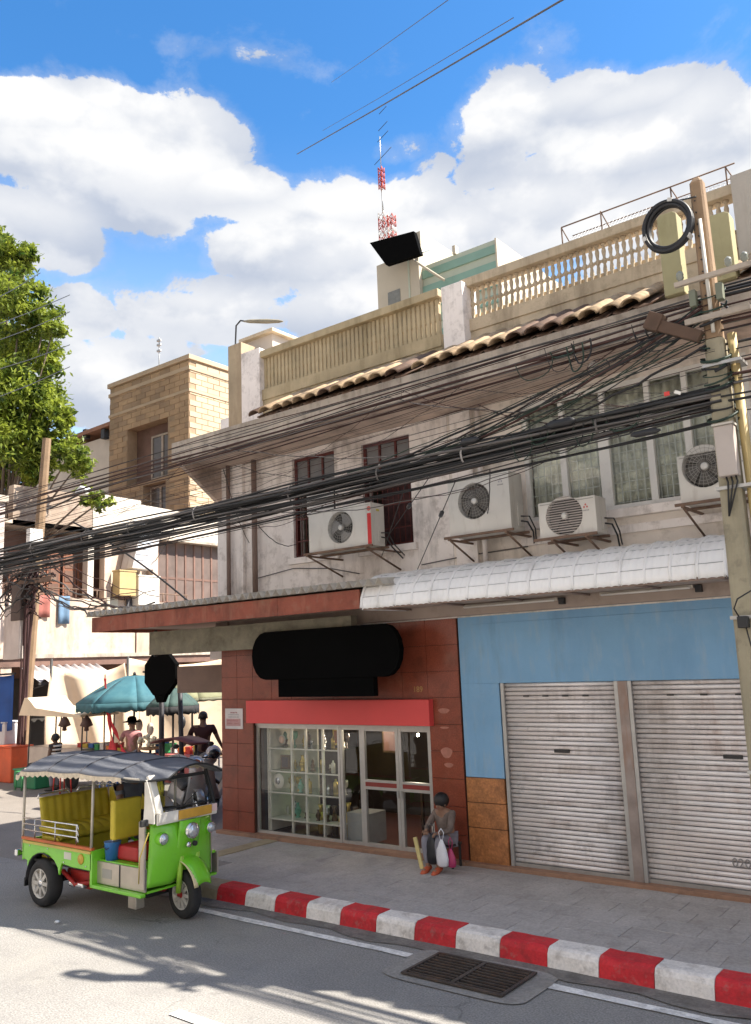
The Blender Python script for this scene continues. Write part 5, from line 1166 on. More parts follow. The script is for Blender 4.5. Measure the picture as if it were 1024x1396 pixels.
tag(bpy.data.objects['far_pavement'], kind='structure')
# ------------------------------------------------------------------ people
SKIN = mat('skin', (.30,.17,.11), .55, .05, 6); SKIND = mat('skin_dark', (.14,.075,.05), .55, .05, 6)
HAIR = mat('black_hair', (.010,.009,.009), .5)
def skin_mesh(name, pts, edges, rad, mats, sub=2):
    me = bpy.data.meshes.new(name+'_base'); me.from_pydata([tuple(p) for p in pts], edges, [])
    o = bpy.data.objects.new(name+'_tmp', me); COL.objects.link(o)
    sk = o.modifiers.new('s', 'SKIN'); sk.use_smooth_shade = True
    for i, r_ in enumerate(rad):
        v = me.skin_vertices[0].data[i]; v.radius = (r_, r_) if not isinstance(r_, tuple) else r_; v.use_root = (i == 0)
    sb = o.modifiers.new('d', 'SUBSURF'); sb.levels = sub; sb.render_levels = sub
    dg = bpy.context.evaluated_depsgraph_get(); dg.update(); m2 = bpy.data.meshes.new_from_object(o.evaluated_get(dg)); m2.name = name
    bpy.data.objects.remove(o); m2.materials.clear()
    for mm in mats: m2.materials.append(mm)
    return m2
def person(root, J, skin, shirt, trousers, hair_m=HAIR, sleeve='short', shoe=None, hand=True, hat=None, face=None, full_leg=True, stripes=None):
    """J: joints in local coordinates: pelvis chest neck head; shL elL haL / shR elR haR; hpL knL ftL / hpR knR ftR; face = facing direction"""
    V = {k: Vector(v) for k, v in J.items()}
    f = Vector(face or (0,-1,0)).normalized(); 
    names = ['pelvis','belly','chest','neck','headb','headt']
    V['belly'] = V['pelvis'].lerp(V['chest'], .5); V['headb'] = V['head']-Vector((0,0,.03)); V['headt'] = V['head']+Vector((0,0,.055))
    rad = {'pelvis':.105,'belly':.115,'chest':.13,'neck':.052,'headb':.075,'headt':.082}
    E = [('pelvis','belly'),('belly','chest'),('chest','neck'),('neck','headb'),('headb','headt')]
    for s in 'LR':
        for a, r_ in (('sh',.062),('el',.042),('wr',.028),('ha',.036),('hp',.088),('kn',.058),('an',.038),('ft',.036)): rad[a+s] = r_
        V['wr'+s] = V['el'+s].lerp(V['ha'+s], .86); V['an'+s] = V['ft'+s]+Vector((0,0,.07)); V['toe'+s] = V['ft'+s]+f*.15; V['toe'+s].z = V['ft'+s].z; rad['toe'+s] = .03
        E += [('chest','sh'+s),('sh'+s,'el'+s),('el'+s,'wr'+s),('wr'+s,'ha'+s),('pelvis','hp'+s),('hp'+s,'kn'+s),('kn'+s,'an'+s),('an'+s,'ft'+s),('ft'+s,'toe'+s)]
    keys = list(dict.fromkeys([k for e in E for k in e])); ix = {k: i for i, k in enumerate(keys)}
    body = place('body', skin_mesh('body', [V[k] for k in keys], [(ix[a], ix[b]) for a, b in E], [rad[k] for k in keys], [skin]), root, local=True)
    def sub(name, chains, k_, m_, ends):
        ks = list(dict.fromkeys([q for c in chains for q in c])); jx = {q: i for i, q in enumerate(ks)}
        VV = dict(V)
        for (tgt, frm, to, t) in ends: VV[tgt] = V[frm].lerp(V[to], t)
        return place(name, skin_mesh(name, [VV[q] for q in ks], [(jx[a], jx[b]) for c in chains for a, b in zip(c, c[1:])], [rad[q]*k_+.006 for q in ks], [m_]), root, local=True)
    if sleeve == 'long': sub('shirt', [['belly','chest','shL','elL','wrL'],['chest','shR','elR','wrR'],['belly','pelvis']], 1.10, shirt, [])
    else: sub('shirt', [['belly','chest','shL','elL'],['chest','shR','elR'],['belly','pelvis']], 1.12, shirt, [('elL','shL','elL',.55),('elR','shR','elR',.55)])
    sub('trousers', [['pelvis','hpL','knL','anL'],['pelvis','hpR','knR','anR']], 1.12, trousers, [] if full_leg else [('anL','knL','anL',.4),('anR','knR','anR',.4)])
    side = f.cross(Vector((0,0,1))).normalized(); h = V['head']
    q = MB()
    q.sphere(h-f*.018+Vector((0,0,.035)), .098, 12, 8, (1,1,1.0)); place('hair', q.mesh('hair', hair_m), root, local=True)
    q = MB().sphere(h+f*.095-Vector((0,0,.01)), .016, 6, 5, (1,1,1.4)); place('nose', q.mesh('nose', skin), root, local=True)
    for s in (-1, 1):
        place('ear', MB().sphere(h+side*s*.088-Vector((0,0,.005)), .022, 6, 5, (.6,.8,1.3)).mesh('ear', skin), root, local=True)
        place('eye', MB().sphere(h+side*s*.032+f*.080+Vector((0,0,.015)), .011, 6, 5).mesh('eye', HAIR), root, local=True)
    place('mouth', MB().cbox(h+f*.082-Vector((0,0,.045)), (.022,.008,.004), Matrix.Rotation(math.atan2(-f.x, f.y), 3, 'Z')).mesh('mouth', mat('lip', (.3,.1,.08), .5)), root, local=True)
    if hand:
        for s in 'LR':
            d = (V['ha'+s]-V['el'+s]).normalized(); sd = d.cross(Vector((0,0,1))); sd = sd.normalized() if sd.length > .1 else Vector((1,0,0)); dn = d.cross(sd).normalized()
            for i, (o_, l_) in enumerate(((-.027,.060),(-.009,.07),(.009,.066),(.026,.052))):
                p = V['ha'+s]+d*.025+sd*o_; MB_ = MB().tube([p, p+d*l_*.45, p+d*l_*.75+dn*.018, p+d*l_*.85+dn*.040], [.010,.009,.008,.006], 6); place('finger', MB_.mesh('finger', skin), root, local=True)
            p = V['ha'+s]+sd*.03; place('thumb', MB().tube([p, p+sd*.022+d*.02, p+sd*.026+d*.045+dn*.01], [.011,.010,.007], 6).mesh('thumb', skin), root, local=True)
    if shoe:
        for s in 'LR': place('shoe', MB().tube([V['ft'+s]-f*.06+Vector((0,0,.01)), V['ft'+s]+f*.03+Vector((0,0,.012)), V['ft'+s]+f*.13, V['ft'+s]+f*.19-Vector((0,0,.004))], [.042,.048,.046,.03], 8).mesh('shoe', shoe), root, local=True)
    if hat:
        place('hat', MB().lathe(h+Vector((0,0,.05)), [(.21,-.01),(.20,.005),(.11,.025),(.10,.09),(.06,.125),(.001,.13)], 16).mesh('hat', hat), root, local=True)
    return body
def standing(at, face_deg, label, shirt, trousers, skin=SKIND, H=1.68, armL=None, armR=None, hat=None, hair_m=HAIR, **kw):
    k = H/1.7; f = Vector((math.cos(R_(face_deg)), math.sin(R_(face_deg)), 0)); s = Vector((0,0,1)).cross(f)
    def P(a, b, c): return f*a*k + s*b*k + Vector((0,0,c*k))
    J = dict(pelvis=P(0,0,.95), chest=P(0,0,1.32), neck=P(.0,0,1.48), head=P(.02,0,1.60), shL=P(0,.19,1.40), shR=P(0,-.19,1.40),
             elL=P(.03,.24,1.12), elR=P(.03,-.24,1.12), haL=P(.16,.22,.90), haR=P(.16,-.22,.90), hpL=P(0,.10,.90), hpR=P(0,-.10,.90),
             knL=P(.03,.11,.49), knR=P(.02,-.11,.49), ftL=P(0,.12,.04), ftR=P(-.03,-.12,.04))
    if armL: J['elL'], J['haL'] = P(*armL[0]), P(*armL[1])
    if armR: J['elR'], J['haR'] = P(*armR[0]), P(*armR[1])
    root = thing('person', at, label, 'person')
    person(root, J, skin, shirt, trousers, face=f, shoe=kw.pop('shoe', BLK), hat=hat, hair_m=hair_m, **kw); return root

# seated person against the tiled pier
SY_ = 9.50
KS = .80; px_ = onY(606,1130,SY_).x+.03
seat = thing('stool', (px_, SY_+.03, PZ), 'low dark stool under the seated person', 'stool')
MB().box(px_-.17, px_+.17, SY_-.12, SY_+.17, PZ+.33, PZ+.37).build('seat', DARK, seat, bevel=.01)
for dx in (-.14,.14):
    for dy in (-.09,.14): MB().box(px_+dx-.015, px_+dx+.015, SY_+dy-.015, SY_+dy+.015, PZ, PZ+.33).build('leg', DARK, seat)
sp = thing('person', (px_, SY_, PZ), 'seated person with dark hair in grey trousers holding a white bag, beside the glass door', 'person')
gs = mat('dull_checked_shirt', (.17,.13,.11), .85, .35, 14); gt = mat('grey_trousers', (.23,.22,.25), .85, .15, 8)
J = dict(pelvis=(0,.02,.44), chest=(0,-.06,.76), neck=(-.0,-.12,.90), head=(.02,-.17,.985), shL=(.16,-.05,.82), shR=(-.16,-.05,.82), elL=(.21,-.22,.60), elR=(-.23,-.20,.62), haL=(.10,-.42,.58), haR=(-.12,-.40,.60),
         hpL=(.09,-.02,.43), hpR=(-.09,-.02,.43), knL=(.13,-.43,.50), knR=(-.14,-.43,.50), ftL=(.09,-.40,.04), ftR=(-.10,-.42,.04))
person(sp, J, SKIN, gs, gt, sleeve='long', face=(0,-1,-.25), shoe=mat('orange_sandal', (.50,.10,.04), .6))
sp.scale = (KS,KS,KS); seat.scale = (KS,KS,KS)
hb = MB().sphere((.02,-.13,1.04), .118, 12, 8, (1.05,1.1,1.05)); place('cap', hb.mesh('cap', HAIR), sp, local=True)
# things held: white carrier bag, dark bag in the lap, yellow board
def bag(name, c, w, h, m_, label, m2=None, twist=0):
    t = thing(name, (c.x, c.y, c.z-h), label, 'bag')
    q = MB(); n = 12
    for (z0, k0) in (): pass
    prof = [(.30,0),(.52,.06),(.56,.3),(.48,.6),(.28,.85),(.10,1.0)]
    vs = []; fs = []
    for (r_, z) in prof:
        for j in range(n): a = 2*math.pi*j/n; rr_ = r_*w*(1+.10*math.sin(3*a+z*5)+.05*math.sin(7*a)); vs.append((c.x+rr_*math.cos(a), c.y+rr_*.55*math.sin(a), c.z-h+z*h))
    for i in range(len(prof)-1):
        for j in range(n): fs.append((i*n+j, i*n+(j+1)%n, (i+1)*n+(j+1)%n, (i+1)*n+j))
    fs.append(tuple(range(n))[::-1]); fs.append(tuple(range(5*n, 6*n))); q.add(vs, fs, True); q.build('bag', m_, t)
    for s in (-1,1): MB().tube([(c.x+s*.3*w*.3, c.y, c.z-.02), (c.x+s*w*.25, c.y, c.z+.08), (c.x, c.y, c.z+.13)], .006, 4).build('handle', m_, t)
    return t
wb = onY(618,1120,SY_-.42); bag('carrier_bag', Vector((px_+.16, SY_-.36, PZ+.41)), .15, .32, mat('white_plastic_bag', (.80,.80,.84), .35), 'white carrier bag hanging from the hand of the seated person')
bag('carrier_bag', Vector((px_+.25, SY_-.30, PZ+.30)), .12, .22, mat('magenta_bag', (.42,.04,.13), .4), 'dark pink bag beside the white carrier bag of the seated person')
bag('lap_bag', Vector((px_-.0, SY_-.34, PZ+.46)), .16, .36, mat('black_bag', (.02,.02,.024), .4), 'black bag between the knees of the seated person')
o = MB().cbox((0,0,0), (.026,.010,.19)).build('yellow_board', mat('pale_yellow', (.70,.58,.25), .6)); o.location = (px_-.19, SY_-.37, PZ+.22); o.rotation_euler = (.05,-.2,0); tag(o, 'narrow pale yellow board leaning on the knee of the seated person', 'board')

# ------------------------------------------------------------------ goods in the shop window
GOLD = mat('gilt_brass', (.55,.38,.10), .3, .1, 4, metal=.7); IVO = mat('ivory_ceramic', (.62,.56,.46), .3); SIL = mat('silver_ware', (.55,.55,.56), .25, metal=.8); JAD = mat('green_glaze', (.12,.32,.22), .3); BRZ = mat('dark_bronze', (.12,.07,.04), .35, metal=.5)
DY = F+.55
sv = thing('display_cabinet', (-9.5, DY, PZ+.05), 'pale glass shelved display cabinet inside the shop window', 'cabinet')
CABW = mat('cabinet_white', (.66,.60,.50), .5); SHG = glass('shelf_glass', (.75,.88,.82), .08)
cxa, cxb, cxc, cxd = -10.02, -9.55, -9.25, -8.55
zs = [.40,.80,1.12,1.47]
for x in (cxa, cxb, cxc, -8.9): MB().box(x, x+.035, F+.22, F+.255, PZ+.05, 1.80).build('upright', CABW, sv)
MB().box(cxa, cxb+.05, F+.80, F+.83, PZ+.05, 1.80).build('back_panel', CABW, sv); MB().box(cxa-.02, cxa-.0, F+.2, F+.83, PZ+.05, 1.80).build('side_panel', CABW, sv)
for z in zs: MB().box(cxa, cxd, F+.2, F+.78, z, z+.012).build('shelf', SHG if z > .5 else CABW, sv); MB().box(cxa, cxd, F+.19, F+.2, z-.004, z+.016).build('shelf_edge', CABW, sv)
def ornament(x, y, z, k, h, m_, label, grp='small ornaments on the cabinet shelves'):
    P = {0:[(.30,0),(.34,.05),(.15,.12),(.38,.35),(.42,.5),(.25,.7),(.12,.85),(.2,1)], 1:[(.38,0),(.38,.08),(.2,.12),(.28,.3),(.34,.45),(.2,.6),(.22,.72),(.24,.82),(.12,.95),(.001,1)],
         2:[(.3,0),(.12,.06),(.08,.4),(.3,.55),(.36,.8),(.33,1)], 3:[(.28,0),(.3,.1),(.3,.75),(.12,.85),(.1,1)]}[k]
    t = thing('ornament', (x,y,z), label, 'ornament', grp)
    w = h*.62; q = MB(); s = .5; lo = [(r_*w, hh*h) for r_, hh in P if hh <= s]; hi = [(r_*w, hh*h) for r_, hh in P if hh >= lo[-1][1]/h-1e-6]
    MB().lathe((x,y,z), lo, 9).build('base', m_ if k != 1 else BRZ, t); MB().lathe((x,y,z), hi, 9).build('top', m_, t)
random.seed(5)
lab_ = {id(GOLD):'small golden ornament on a cabinet shelf in the shop window', id(IVO):'small ivory ornament on a cabinet shelf in the shop window', id(SIL):'small silver ornament on a cabinet shelf in the shop window', id(JAD):'small green ornament on a cabinet shelf in the shop window', id(BRZ):'small dark bronze ornament on a cabinet shelf in the shop window'}
grp_ = {id(GOLD):'golden ornaments in the shop window', id(IVO):'ivory ornaments in the shop window', id(SIL):'silver ornaments in the shop window', id(JAD):'green ornaments in the shop window', id(BRZ):'bronze ornaments in the shop window'}
for zi, z in enumerate(zs):
    n = 9
    for i in range(n):
        x = cxa+.10+(cxd-cxa-.15)*i/(n-1)+random.uniform(-.02,.02); m_ = random.choice((IVO,SIL,GOLD,JAD,BRZ,IVO,SIL)); h_ = random.uniform(.10,.24)
        ornament(x, F+random.uniform(.30,.62), z+.013, random.randrange(4), h_, m_, lab_[id(m_)], grp_[id(m_)])
def framed(x, y, z, w, h, m1, m2, label, nm='framed_picture', cat='picture'):
    t = thing(nm, (x,y,z), label, cat); MB().box(x-w/2, x+w/2, y, y+.03, z, z+h).build('frame', m1, t, bevel=.004); MB().box(x-w/2+.035, x+w/2-.035, y-.004, y-.0005, z+.035, z+h-.035).build('picture', m2, t); return t
t = thing('oval_plaque', (-9.86, F+.27, .82), 'oval silver plaque standing low at the left of the shop window', 'plaque')
MB().lathe((-9.86, F+.24, .97), [(.001,.0),(.07,.0),(.085,.01),(.11,.015),(.125,.03)], 20, 'Y').build('rim', IVO, t); MB().lathe((-9.86, F+.235, .97), [(.001,-.004),(.05,-.002),(.055,.004)], 16, 'Y').build('medallion', SIL, t)
framed(-9.80, F+.35, 1.14, .20, .22, BRZ, mat('dark_print', (.06,.04,.05), .5), 'dark square picture at the left of the shop window')
framed(-8.30, F+1.2, 1.35, .36, .45, BRZ, mat('reddish_print', (.22,.10,.08), .5), 'reddish framed picture hanging at the back of the shop')
framed(-8.95, F+.65, 1.50, .18, .26, GOLD, mat('red_gold_print', (.4,.14,.06), .5), 'small red and gold picture above the cabinet')
t = thing('round_clock', (-9.80, F+.3, 1.52), 'small round reddish dial at the top left of the shop window', 'dial'); MB().lathe((-9.80,F+.28,1.60), [(.001,-.004),(.05,-.003),(.06,.004)], 18, 'Y').build('face', mat('dial_pink', (.7,.42,.3), .4), t); MB().lathe((-9.80,F+.29,1.60), [(.055,-.006),(.075,.0),(.07,.015)], 18, 'Y').build('rim', IVO, t)
for i in range(7):
    x = -9.15+.14*i; h_ = random.uniform(.38,.55); m_ = (GOLD, IVO, BRZ, GOLD, GOLD, BRZ, GOLD)[i]; t = thing('floor_vase', (x, F+.45, PZ+.04), ('tall %s vase on the shop floor, number %d from the left'%({id(GOLD):'golden', id(IVO):'ivory', id(BRZ):'bronze'}[id(m_)], i+1)).replace(', number %d from the left'%(i+1), ' behind the display pane'), 'vase', 'tall vases on the shop floor')
    MB().lathe((x,F+.45,PZ+.04), [(.035,0),(.05,.05),(.055,h_*.5),(.03,h_*.75)], 10).build('body', m_, t); MB().lathe((x,F+.45,PZ+.04), [(.03,h_*.75),(.022,h_*.85),(.045,h_)], 10).build('neck', m_, t)
for (u, v, yy, e_) in ((489,993,F+.8,60),(570,1002,F+1.2,40)):
    c = onY(u, v, yy); t = thing('spot_lamp', c, 'small lit lamp inside the shop, %s' % ('left one behind the narrow pane' if u < 500 else 'right one behind the glass doors'), 'lamp')
    MB().sphere(c, .022, 8, 6).build('bulb', mat('lit_bulb', (1,.9,.7), .5, emit=(1,.85,.6,14)), t); MB().tube([c+Vector((0,0,.02)), Vector((c.x,c.y,2.4))], .006, 4).build('cord', DARK, t)
    L_ = bpy.data.objects.new('lamp_light', bpy.data.lights.new('lamp_light', 'POINT')); COL.objects.link(L_); L_.location = c-Vector((0,0.05,.05)); L_.data.energy = 3; L_.data.color = (1,.85,.65); L_.data.shadow_soft_size = .05; L_.parent = t; L_.matrix_parent_inverse = WM[t.name].inverted()
framed(-7.45, F+1.6, 1.1, .4, .5, BRZ, mat('greenish_print', (.1,.22,.16), .5), 'greenish framed picture behind the narrow pane')
o = thing('shop_table', (-7.2, F+1.0, PZ), 'dark table just inside the glass doors', 'table'); MB().box(-7.6,-6.9,F+.9,F+1.4,.85,.9).build('tabletop', BRZ, o)
for dx in (-7.57,-6.93):
    for dy in (.93,1.37): MB().box(dx-.02,dx+.02,F+dy-.02,F+dy+.02,PZ,.85).build('leg', BRZ, o)

# ------------------------------------------------------------------ three wheeled taxi
GREEN = mat('lime_green_paint', (.20,.60,.03), .25, .06, 2, coat=.3, dirt=[((.10,.30,.03), .3, 4, False), ((.16,.15,.07), .22, 11, True)])
YEL = mat('yellow_vinyl', (.56,.44,.035), .5, .15, 4, .2, 30); CAN = mat('grey_canvas', (.13,.135,.15), .75, .18, 3, .3, 40, [((.22,.22,.23), .4, 4, False)])
TYRE = mat('tyre_rubber', (.028,.027,.027), .85, .2, 10); CHR = mat('chrome', (.75,.75,.76), .15, .03, metal=1.); REDU = mat('red_chassis', (.38,.02,.015), .5, .15, 5)
SHP = mat('brushed_panel', (.50,.44,.37), .35, .12, 5, metal=.5); ORN = mat('orange_trim', (.55,.13,.03), .5); DKIN = mat('dark_inside', (.03,.03,.03), .8)
TX, TYY = -10.0, 6.66; RIMS = mat('rim_silver', (.58,.55,.50), .35, .08, 6, metal=.3)
tk = thing('tuk_tuk', (TX, TYY, 0), 'lime green three wheeled taxi with grey canvas roof and yellow seats', 'tuk tuk')
def TB_(q, name, m_, par=tk, bevel=0): return place(name, q.mesh(name, m_), par, local=True, bevel=bevel)
def wheel(x, y, r, w, spokes, front=False):
    t = bpy.data.objects.new('wheel', None); COL.objects.link(t); t.parent = tk; t.location = (x,y,r); WM['wheel'] = Matrix(); t.empty_display_size = .1
    place('tyre', MB().lathe((0,0,0), [(r*.62,-w/2),(r*.90,-w/2),(r*.985,-w*.32),(r,0),(r*.985,w*.32),(r*.90,w/2),(r*.62,w/2),(r*.60,0),(r*.62,-w/2)], 32, 'Y', True, False).mesh('tyre', TYRE), t, local=True)
    place('rim', MB().lathe((0,0,0), [(r*.63,-w/2+.002),(r*.60,-w/2-.004),(r*.55,-w*.3),(r*.5,-w*.15)], 28, 'Y', True, False).lathe((0,0,0), [(r*.63,w/2-.002),(r*.60,w/2+.004),(r*.55,w*.3),(r*.5,w*.15)], 28, 'Y', True, False).mesh('rim', RIMS), t, local=True)
    place('disc', MB().lathe((0,0,0), [(r*.56,-w*.06),(r*.3,-w*.12),(.001,-w*.14)], 20, 'Y').mesh('disc', mat('wheel_dark', (.10,.09,.085), .5)), t, local=True)
    q = MB()
    for i in range(spokes):
        a = 2*math.pi*i/spokes; M = Matrix.Rotation(a, 4, 'Y'); q.M = M; q.cbox((r*.36,-w*.36,0), (r*.22,.014,r*.075)); 
    q.M = Matrix(); place('spoke', q.mesh('spoke', RIMS), t, local=True)
    place('hub', MB().lathe((0,0,0), [(.001,-w*.52),(r*.12,-w*.50),(r*.19,-w*.36),(r*.2,w*.2)], 14, 'Y').mesh('hub', REDU if front else CHR), t, local=True)
    return t
wheel(0, -.555, .275, .165, 8); wheel(0, .50, .275, .165, 8); fw_ = wheel(1.93, 0, .262, .125, 10, True); fw_.rotation_euler = (0,0,R_(-6))
# tub
def side_poly(z1, x0=-.46, x1=1.0):
    pts = [(x0,z1),(x0,.52),(-.36,.50)]
    for i in range(9): a = math.pi*(1-i/8); pts.append((.345*math.cos(a)*1.0, .40+.22*math.sin(a)+.0))
    pts += [(.40,.54),(.62,.52),(x1,.52),(x1,z1)]
    return pts
q = MB(); q.prism(side_poly(.74), -.60, -.57); TB_(q, 'side_panel', GREEN, bevel=.006)
q = MB(); q.prism(side_poly(.74), .57, .60); TB_(q, 'side_panel', GREEN, bevel=.006)
TB_(MB().box(-.47,-.445,-.60,.60,.50,.74), 'tailboard', GREEN); TB_(MB().box(-.45,1.0,-.57,.57,.50,.53), 'floor', DKIN)
TB_(MB().box(-.48,1.02,-.615,-.57,.742,.775), 'trim_rail', ORN, bevel=.004); TB_(MB().box(-.48,1.02,.57,.615,.742,.775), 'trim_rail', ORN)
TB_(MB().box(-.44,1.0,-.618,-.602,.705,.735), 'trim_strip', mat('gold_strip', (.55,.42,.08), .4))
for s in (-1,): TB_(MB().lathe((.80,-.606,.63), [(.001,-.006),(.055,-.005),(.06,.004)], 14, 'Y'), 'emblem', mat('emblem_orange', (.62,.38,.05), .5))
# mudguard behind the rear wheels
for s in (-1, 1):
    q = MB(); y0, y1 = (.46*s, .62*s); q.grid(lambda a, b: (-.345*math.cos(a*2.0)-.0, y0+(y1-y0)*b, .27+.345*math.sin(a*2.0) if True else 0), 14, 1, .008); TB_(q, 'mudguard', BLK)
    TB_(MB().box(-.375,-.355,y0,y1,.20,.30), 'mud_flap', BLK)
TB_(MB().box(-.66,-.60,-.60,.60,.52,.60), 'bumper', CHR, bevel=.01); 
for s in (-1,1): TB_(MB().box(-.61,-.46,s*.45-.02,s*.45+.02,.54,.58), 'bumper_arm', DKIN)
for s_ in (-1,1): TB_(MB().box(-.475,-.468,s_*.50-.05,s_*.50+.05,.58,.66), 'tail_lamp', mat('tail_red', (.45,.02,.02), .3))
for x_ in (-.3,.1,.45,.9): TB_(MB().lathe((x_,-.604,.56 if x_ > .4 else .68), [(.001,-.003),(.010,-.002),(.011,.002)], 8, 'Y'), 'rivet', CHR)
TB_(MB().box(.45,.60,-.6015,-.600,.60,.68), 'sticker', mat('sticker_white', (.6,.6,.5), .5)); TB_(MB().box(1.12,1.30,-.532,-.530,.45,.55), 'sticker', mat('sticker_grey', (.35,.33,.3), .5))
TB_(MB().tube([(2.0,-.56,1.02),(1.9,-.60,.75),(1.86,-.58,.48)], .007, 5), 'edge_bead', mat('gold_strip', (.55,.42,.08), .4))
# chassis
q = MB(); q.tube([(.2,-.35,.40),(.9,-.30,.27),(1.75,-.14,.34)], .045, 8); TB_(q, 'chassis_rail', REDU); q = MB(); q.tube([(.2,.35,.40),(.9,.30,.27),(1.75,.14,.34)], .045, 8); TB_(q, 'chassis_rail', REDU)
TB_(MB().tube([(0,-.5,.275),(0,.5,.275)], .04, 8), 'axle', DKIN); TB_(MB().box(.30,.72,-.42,-.30,.24,.44), 'spring_box', REDU, bevel=.02); TB_(MB().tube([(.25,-.48,.42),(.55,-.50,.30),(.85,-.46,.36)], .028, 7), 'leaf_spring', REDU)
TB_(MB().box(.42,.72,-.52,-.44,.27,.33), 'silencer', CHR, bevel=.02); TB_(MB().box(.4,1.6,-.28,.28,.22,.42), 'engine_block', DKIN, bevel=.03); TB_(MB().box(1.45,1.60,-.42,-.30,.14,.28), 'battery_box', SHP, bevel=.01)
# footwell: panel, step ledge
TB_(MB().box(1.0,1.90,-.53,-.505,.38,.62), 'footwell_panel', SHP, bevel=.004); TB_(MB().box(.98,1.92,-.60,-.53,.335,.375), 'step_ledge', GREEN, bevel=.01); TB_(MB().box(1.0,1.9,-.50,.50,.36,.385), 'footwell_floor', GREEN)
TB_(MB().box(1.44,1.46,-.535,-.531,.38,.62), 'panel_seam', DKIN); TB_(MB().box(.98,1.02,-.60,.60,.36,.74), 'front_bulkhead', GREEN); TB_(MB().box(1.0,1.9,.505,.53,.38,.62), 'footwell_panel', SHP)
TB_(MB().box(1.0,1.88,-.505,.505,.60,.635), 'driver_floor', GREEN, bevel=.01)
# nose: curved apron
def apron(a, b):
    y = -.505+.92*a; bulge = .13*(1-(2*a-1)**2); z = .42+.66*b
    cut = .10*max(0, 1-abs(2*a-1)*2.6)*max(0, 1-b*2.2)
    return (1.90+bulge*(.55+.45*math.sin(b*math.pi*.9))+.02*b-cut, y*(1-.06*b), z)
q = MB(); q.grid(apron, 20, 12, .03); TB_(q, 'nose_apron', GREEN)
TB_(MB().box(1.80,1.90,-.545,-.51,.40,1.12), 'side_pillar', SHP, bevel=.01); TB_(MB().box(1.80,1.90,.40,.43,.40,1.12), 'side_pillar', SHP, bevel=.01)
q = MB()
q.grid(lambda a, b: (1.99+.09*b+.02*math.sin(a*math.pi), -.19+.30*a, .60+.48*b), 8, 4, .03); TB_(q, 'nose_ridge', GREEN)
# front mudguard
q = MB(); q.grid(lambda a, b: (1.93+.335*math.cos(.25+a*2.35), (-.135+.27*b)*(1-.25*abs(2*a-1)**2), .30+.345*math.sin(.25+a*2.35)+.035*math.sin(b*math.pi)), 16, 6, .008); TB_(q, 'front_mudguard', GREEN)
q = MB(); q.grid(lambda a, b: (1.93+.342*math.cos(.25+a*1.5), (-.142+.06*b), .300+.352*math.sin(.25+a*1.5)+.0*b), 12, 4, .004); TB_(q, 'mudguard_trim', mat('pale_gold_trim', (.75,.62,.35), .35))
for s in (-1,1): TB_(MB().tube([(2.0,s*.115,.70),(1.955,s*.115,.30)], [.036,.030], 10), 'fork_leg', mat('lime_fork', (.35,.62,.06), .3)); TB_(MB().tube([(1.955,s*.10,.30),(1.93,s*.09,.262)], .022, 8), 'fork_end', REDU)
# lamps
def lamp(x, y, z, r, pod):
    if pod: TB_(MB().lathe((x-.10,y,z), [(r*.55,-.10),(r*1.25,-.02),(r*1.25,.08),(r*1.05,.10)], 16, 'X'), 'lamp_pod', GREEN)
    else: TB_(MB().lathe((x-.04,y,z), [(r*.8,-.05),(r*1.15,.0),(r*1.12,.04)], 18, 'X'), 'lamp_shell', CHR)
    TB_(MB().lathe((x,y,z), [(r*1.1,-.012),(r*1.12,.004),(r*.96,.010)], 20, 'X'), 'lamp_ring', CHR); TB_(MB().lathe((x,y,z), [(r*.97,.0),(r*.8,.022),(r*.4,.034),(.001,.038)], 18, 'X'), 'lamp_lens', mat('lens_glass', (.62,.66,.70), .08, .2, 60, metal=.6))
lamp(2.12, -.04, .965, .078, False); lamp(2.02, -.365, .92, .056, True); lamp(2.0, .33, .93, .056, True)
TB_(MB().lathe((2.11,-.09,.82), [(.001,.012),(.03,.008),(.032,-.02)], 12, 'X'), 'horn', CHR); TB_(MB().lathe((2.11,.0,.82), [(.001,.012),(.028,.008),(.03,-.02)], 12, 'X'), 'horn', DKIN)
# plate band and windscreen
TB_(MB().box(2.05,2.075,-.20,.28,1.10,1.20), 'number_board', mat('amber_board', (.66,.36,.05), .5, .15, 6), bevel=.006); TB_(MB().box(2.025,2.048,-.48,.38,1.08,1.20), 'screen_base', mat('cream_white', (.78,.74,.66), .4), bevel=.008)
TB_(MB().box(2.055,2.072,.285,.36,1.12,1.20), 'board_end', mat('pinkish_white', (.75,.55,.52), .5)); TB_(MB().box(2.055,2.072,-.47,-.21,1.11,1.21), 'board_end', mat('cream_white', (.78,.74,.66), .4))
CRW = mat('cream_white', (.78,.74,.66), .4)
def beam(q, a, b, w, t): 
    a, b = Vector(a), Vector(b); d = (b-a).normalized(); y = Vector((0,1,0)); n = d.cross(y).normalized(); vs = [p+y*s1*w+n*s2*t for p in (a, b) for s1, s2 in ((-1,-1),(1,-1),(1,1),(-1,1))]
    return q.add(vs, [(3,2,1,0),(4,5,6,7),(0,1,5,4),(1,2,6,5),(2,3,7,6),(3,0,4,7)])
TB_(beam(MB(), (2.03,-.44,1.20), (1.88,-.45,1.60), .045, .022), 'screen_pillar', CRW, bevel=.008); TB_(beam(MB(), (2.02,.36,1.20), (1.88,.35,1.58), .016, .014), 'screen_pillar', DKIN)
TB_(MB().box(1.87,1.885,-.40,.34,1.535,1.56), 'screen_header', DKIN, bevel=.004)
TB_(MB().tube([(2.02,-.385,1.23),(2.0,.335,1.23),(1.885,.33,1.53),(1.885,-.385,1.53),(2.02,-.385,1.23)], .010, 5), 'screen_seal', DKIN)
TB_(MB().tube([(2.025,-.1,1.235),(1.97,.14,1.36)], .006, 5), 'wiper', DKIN)
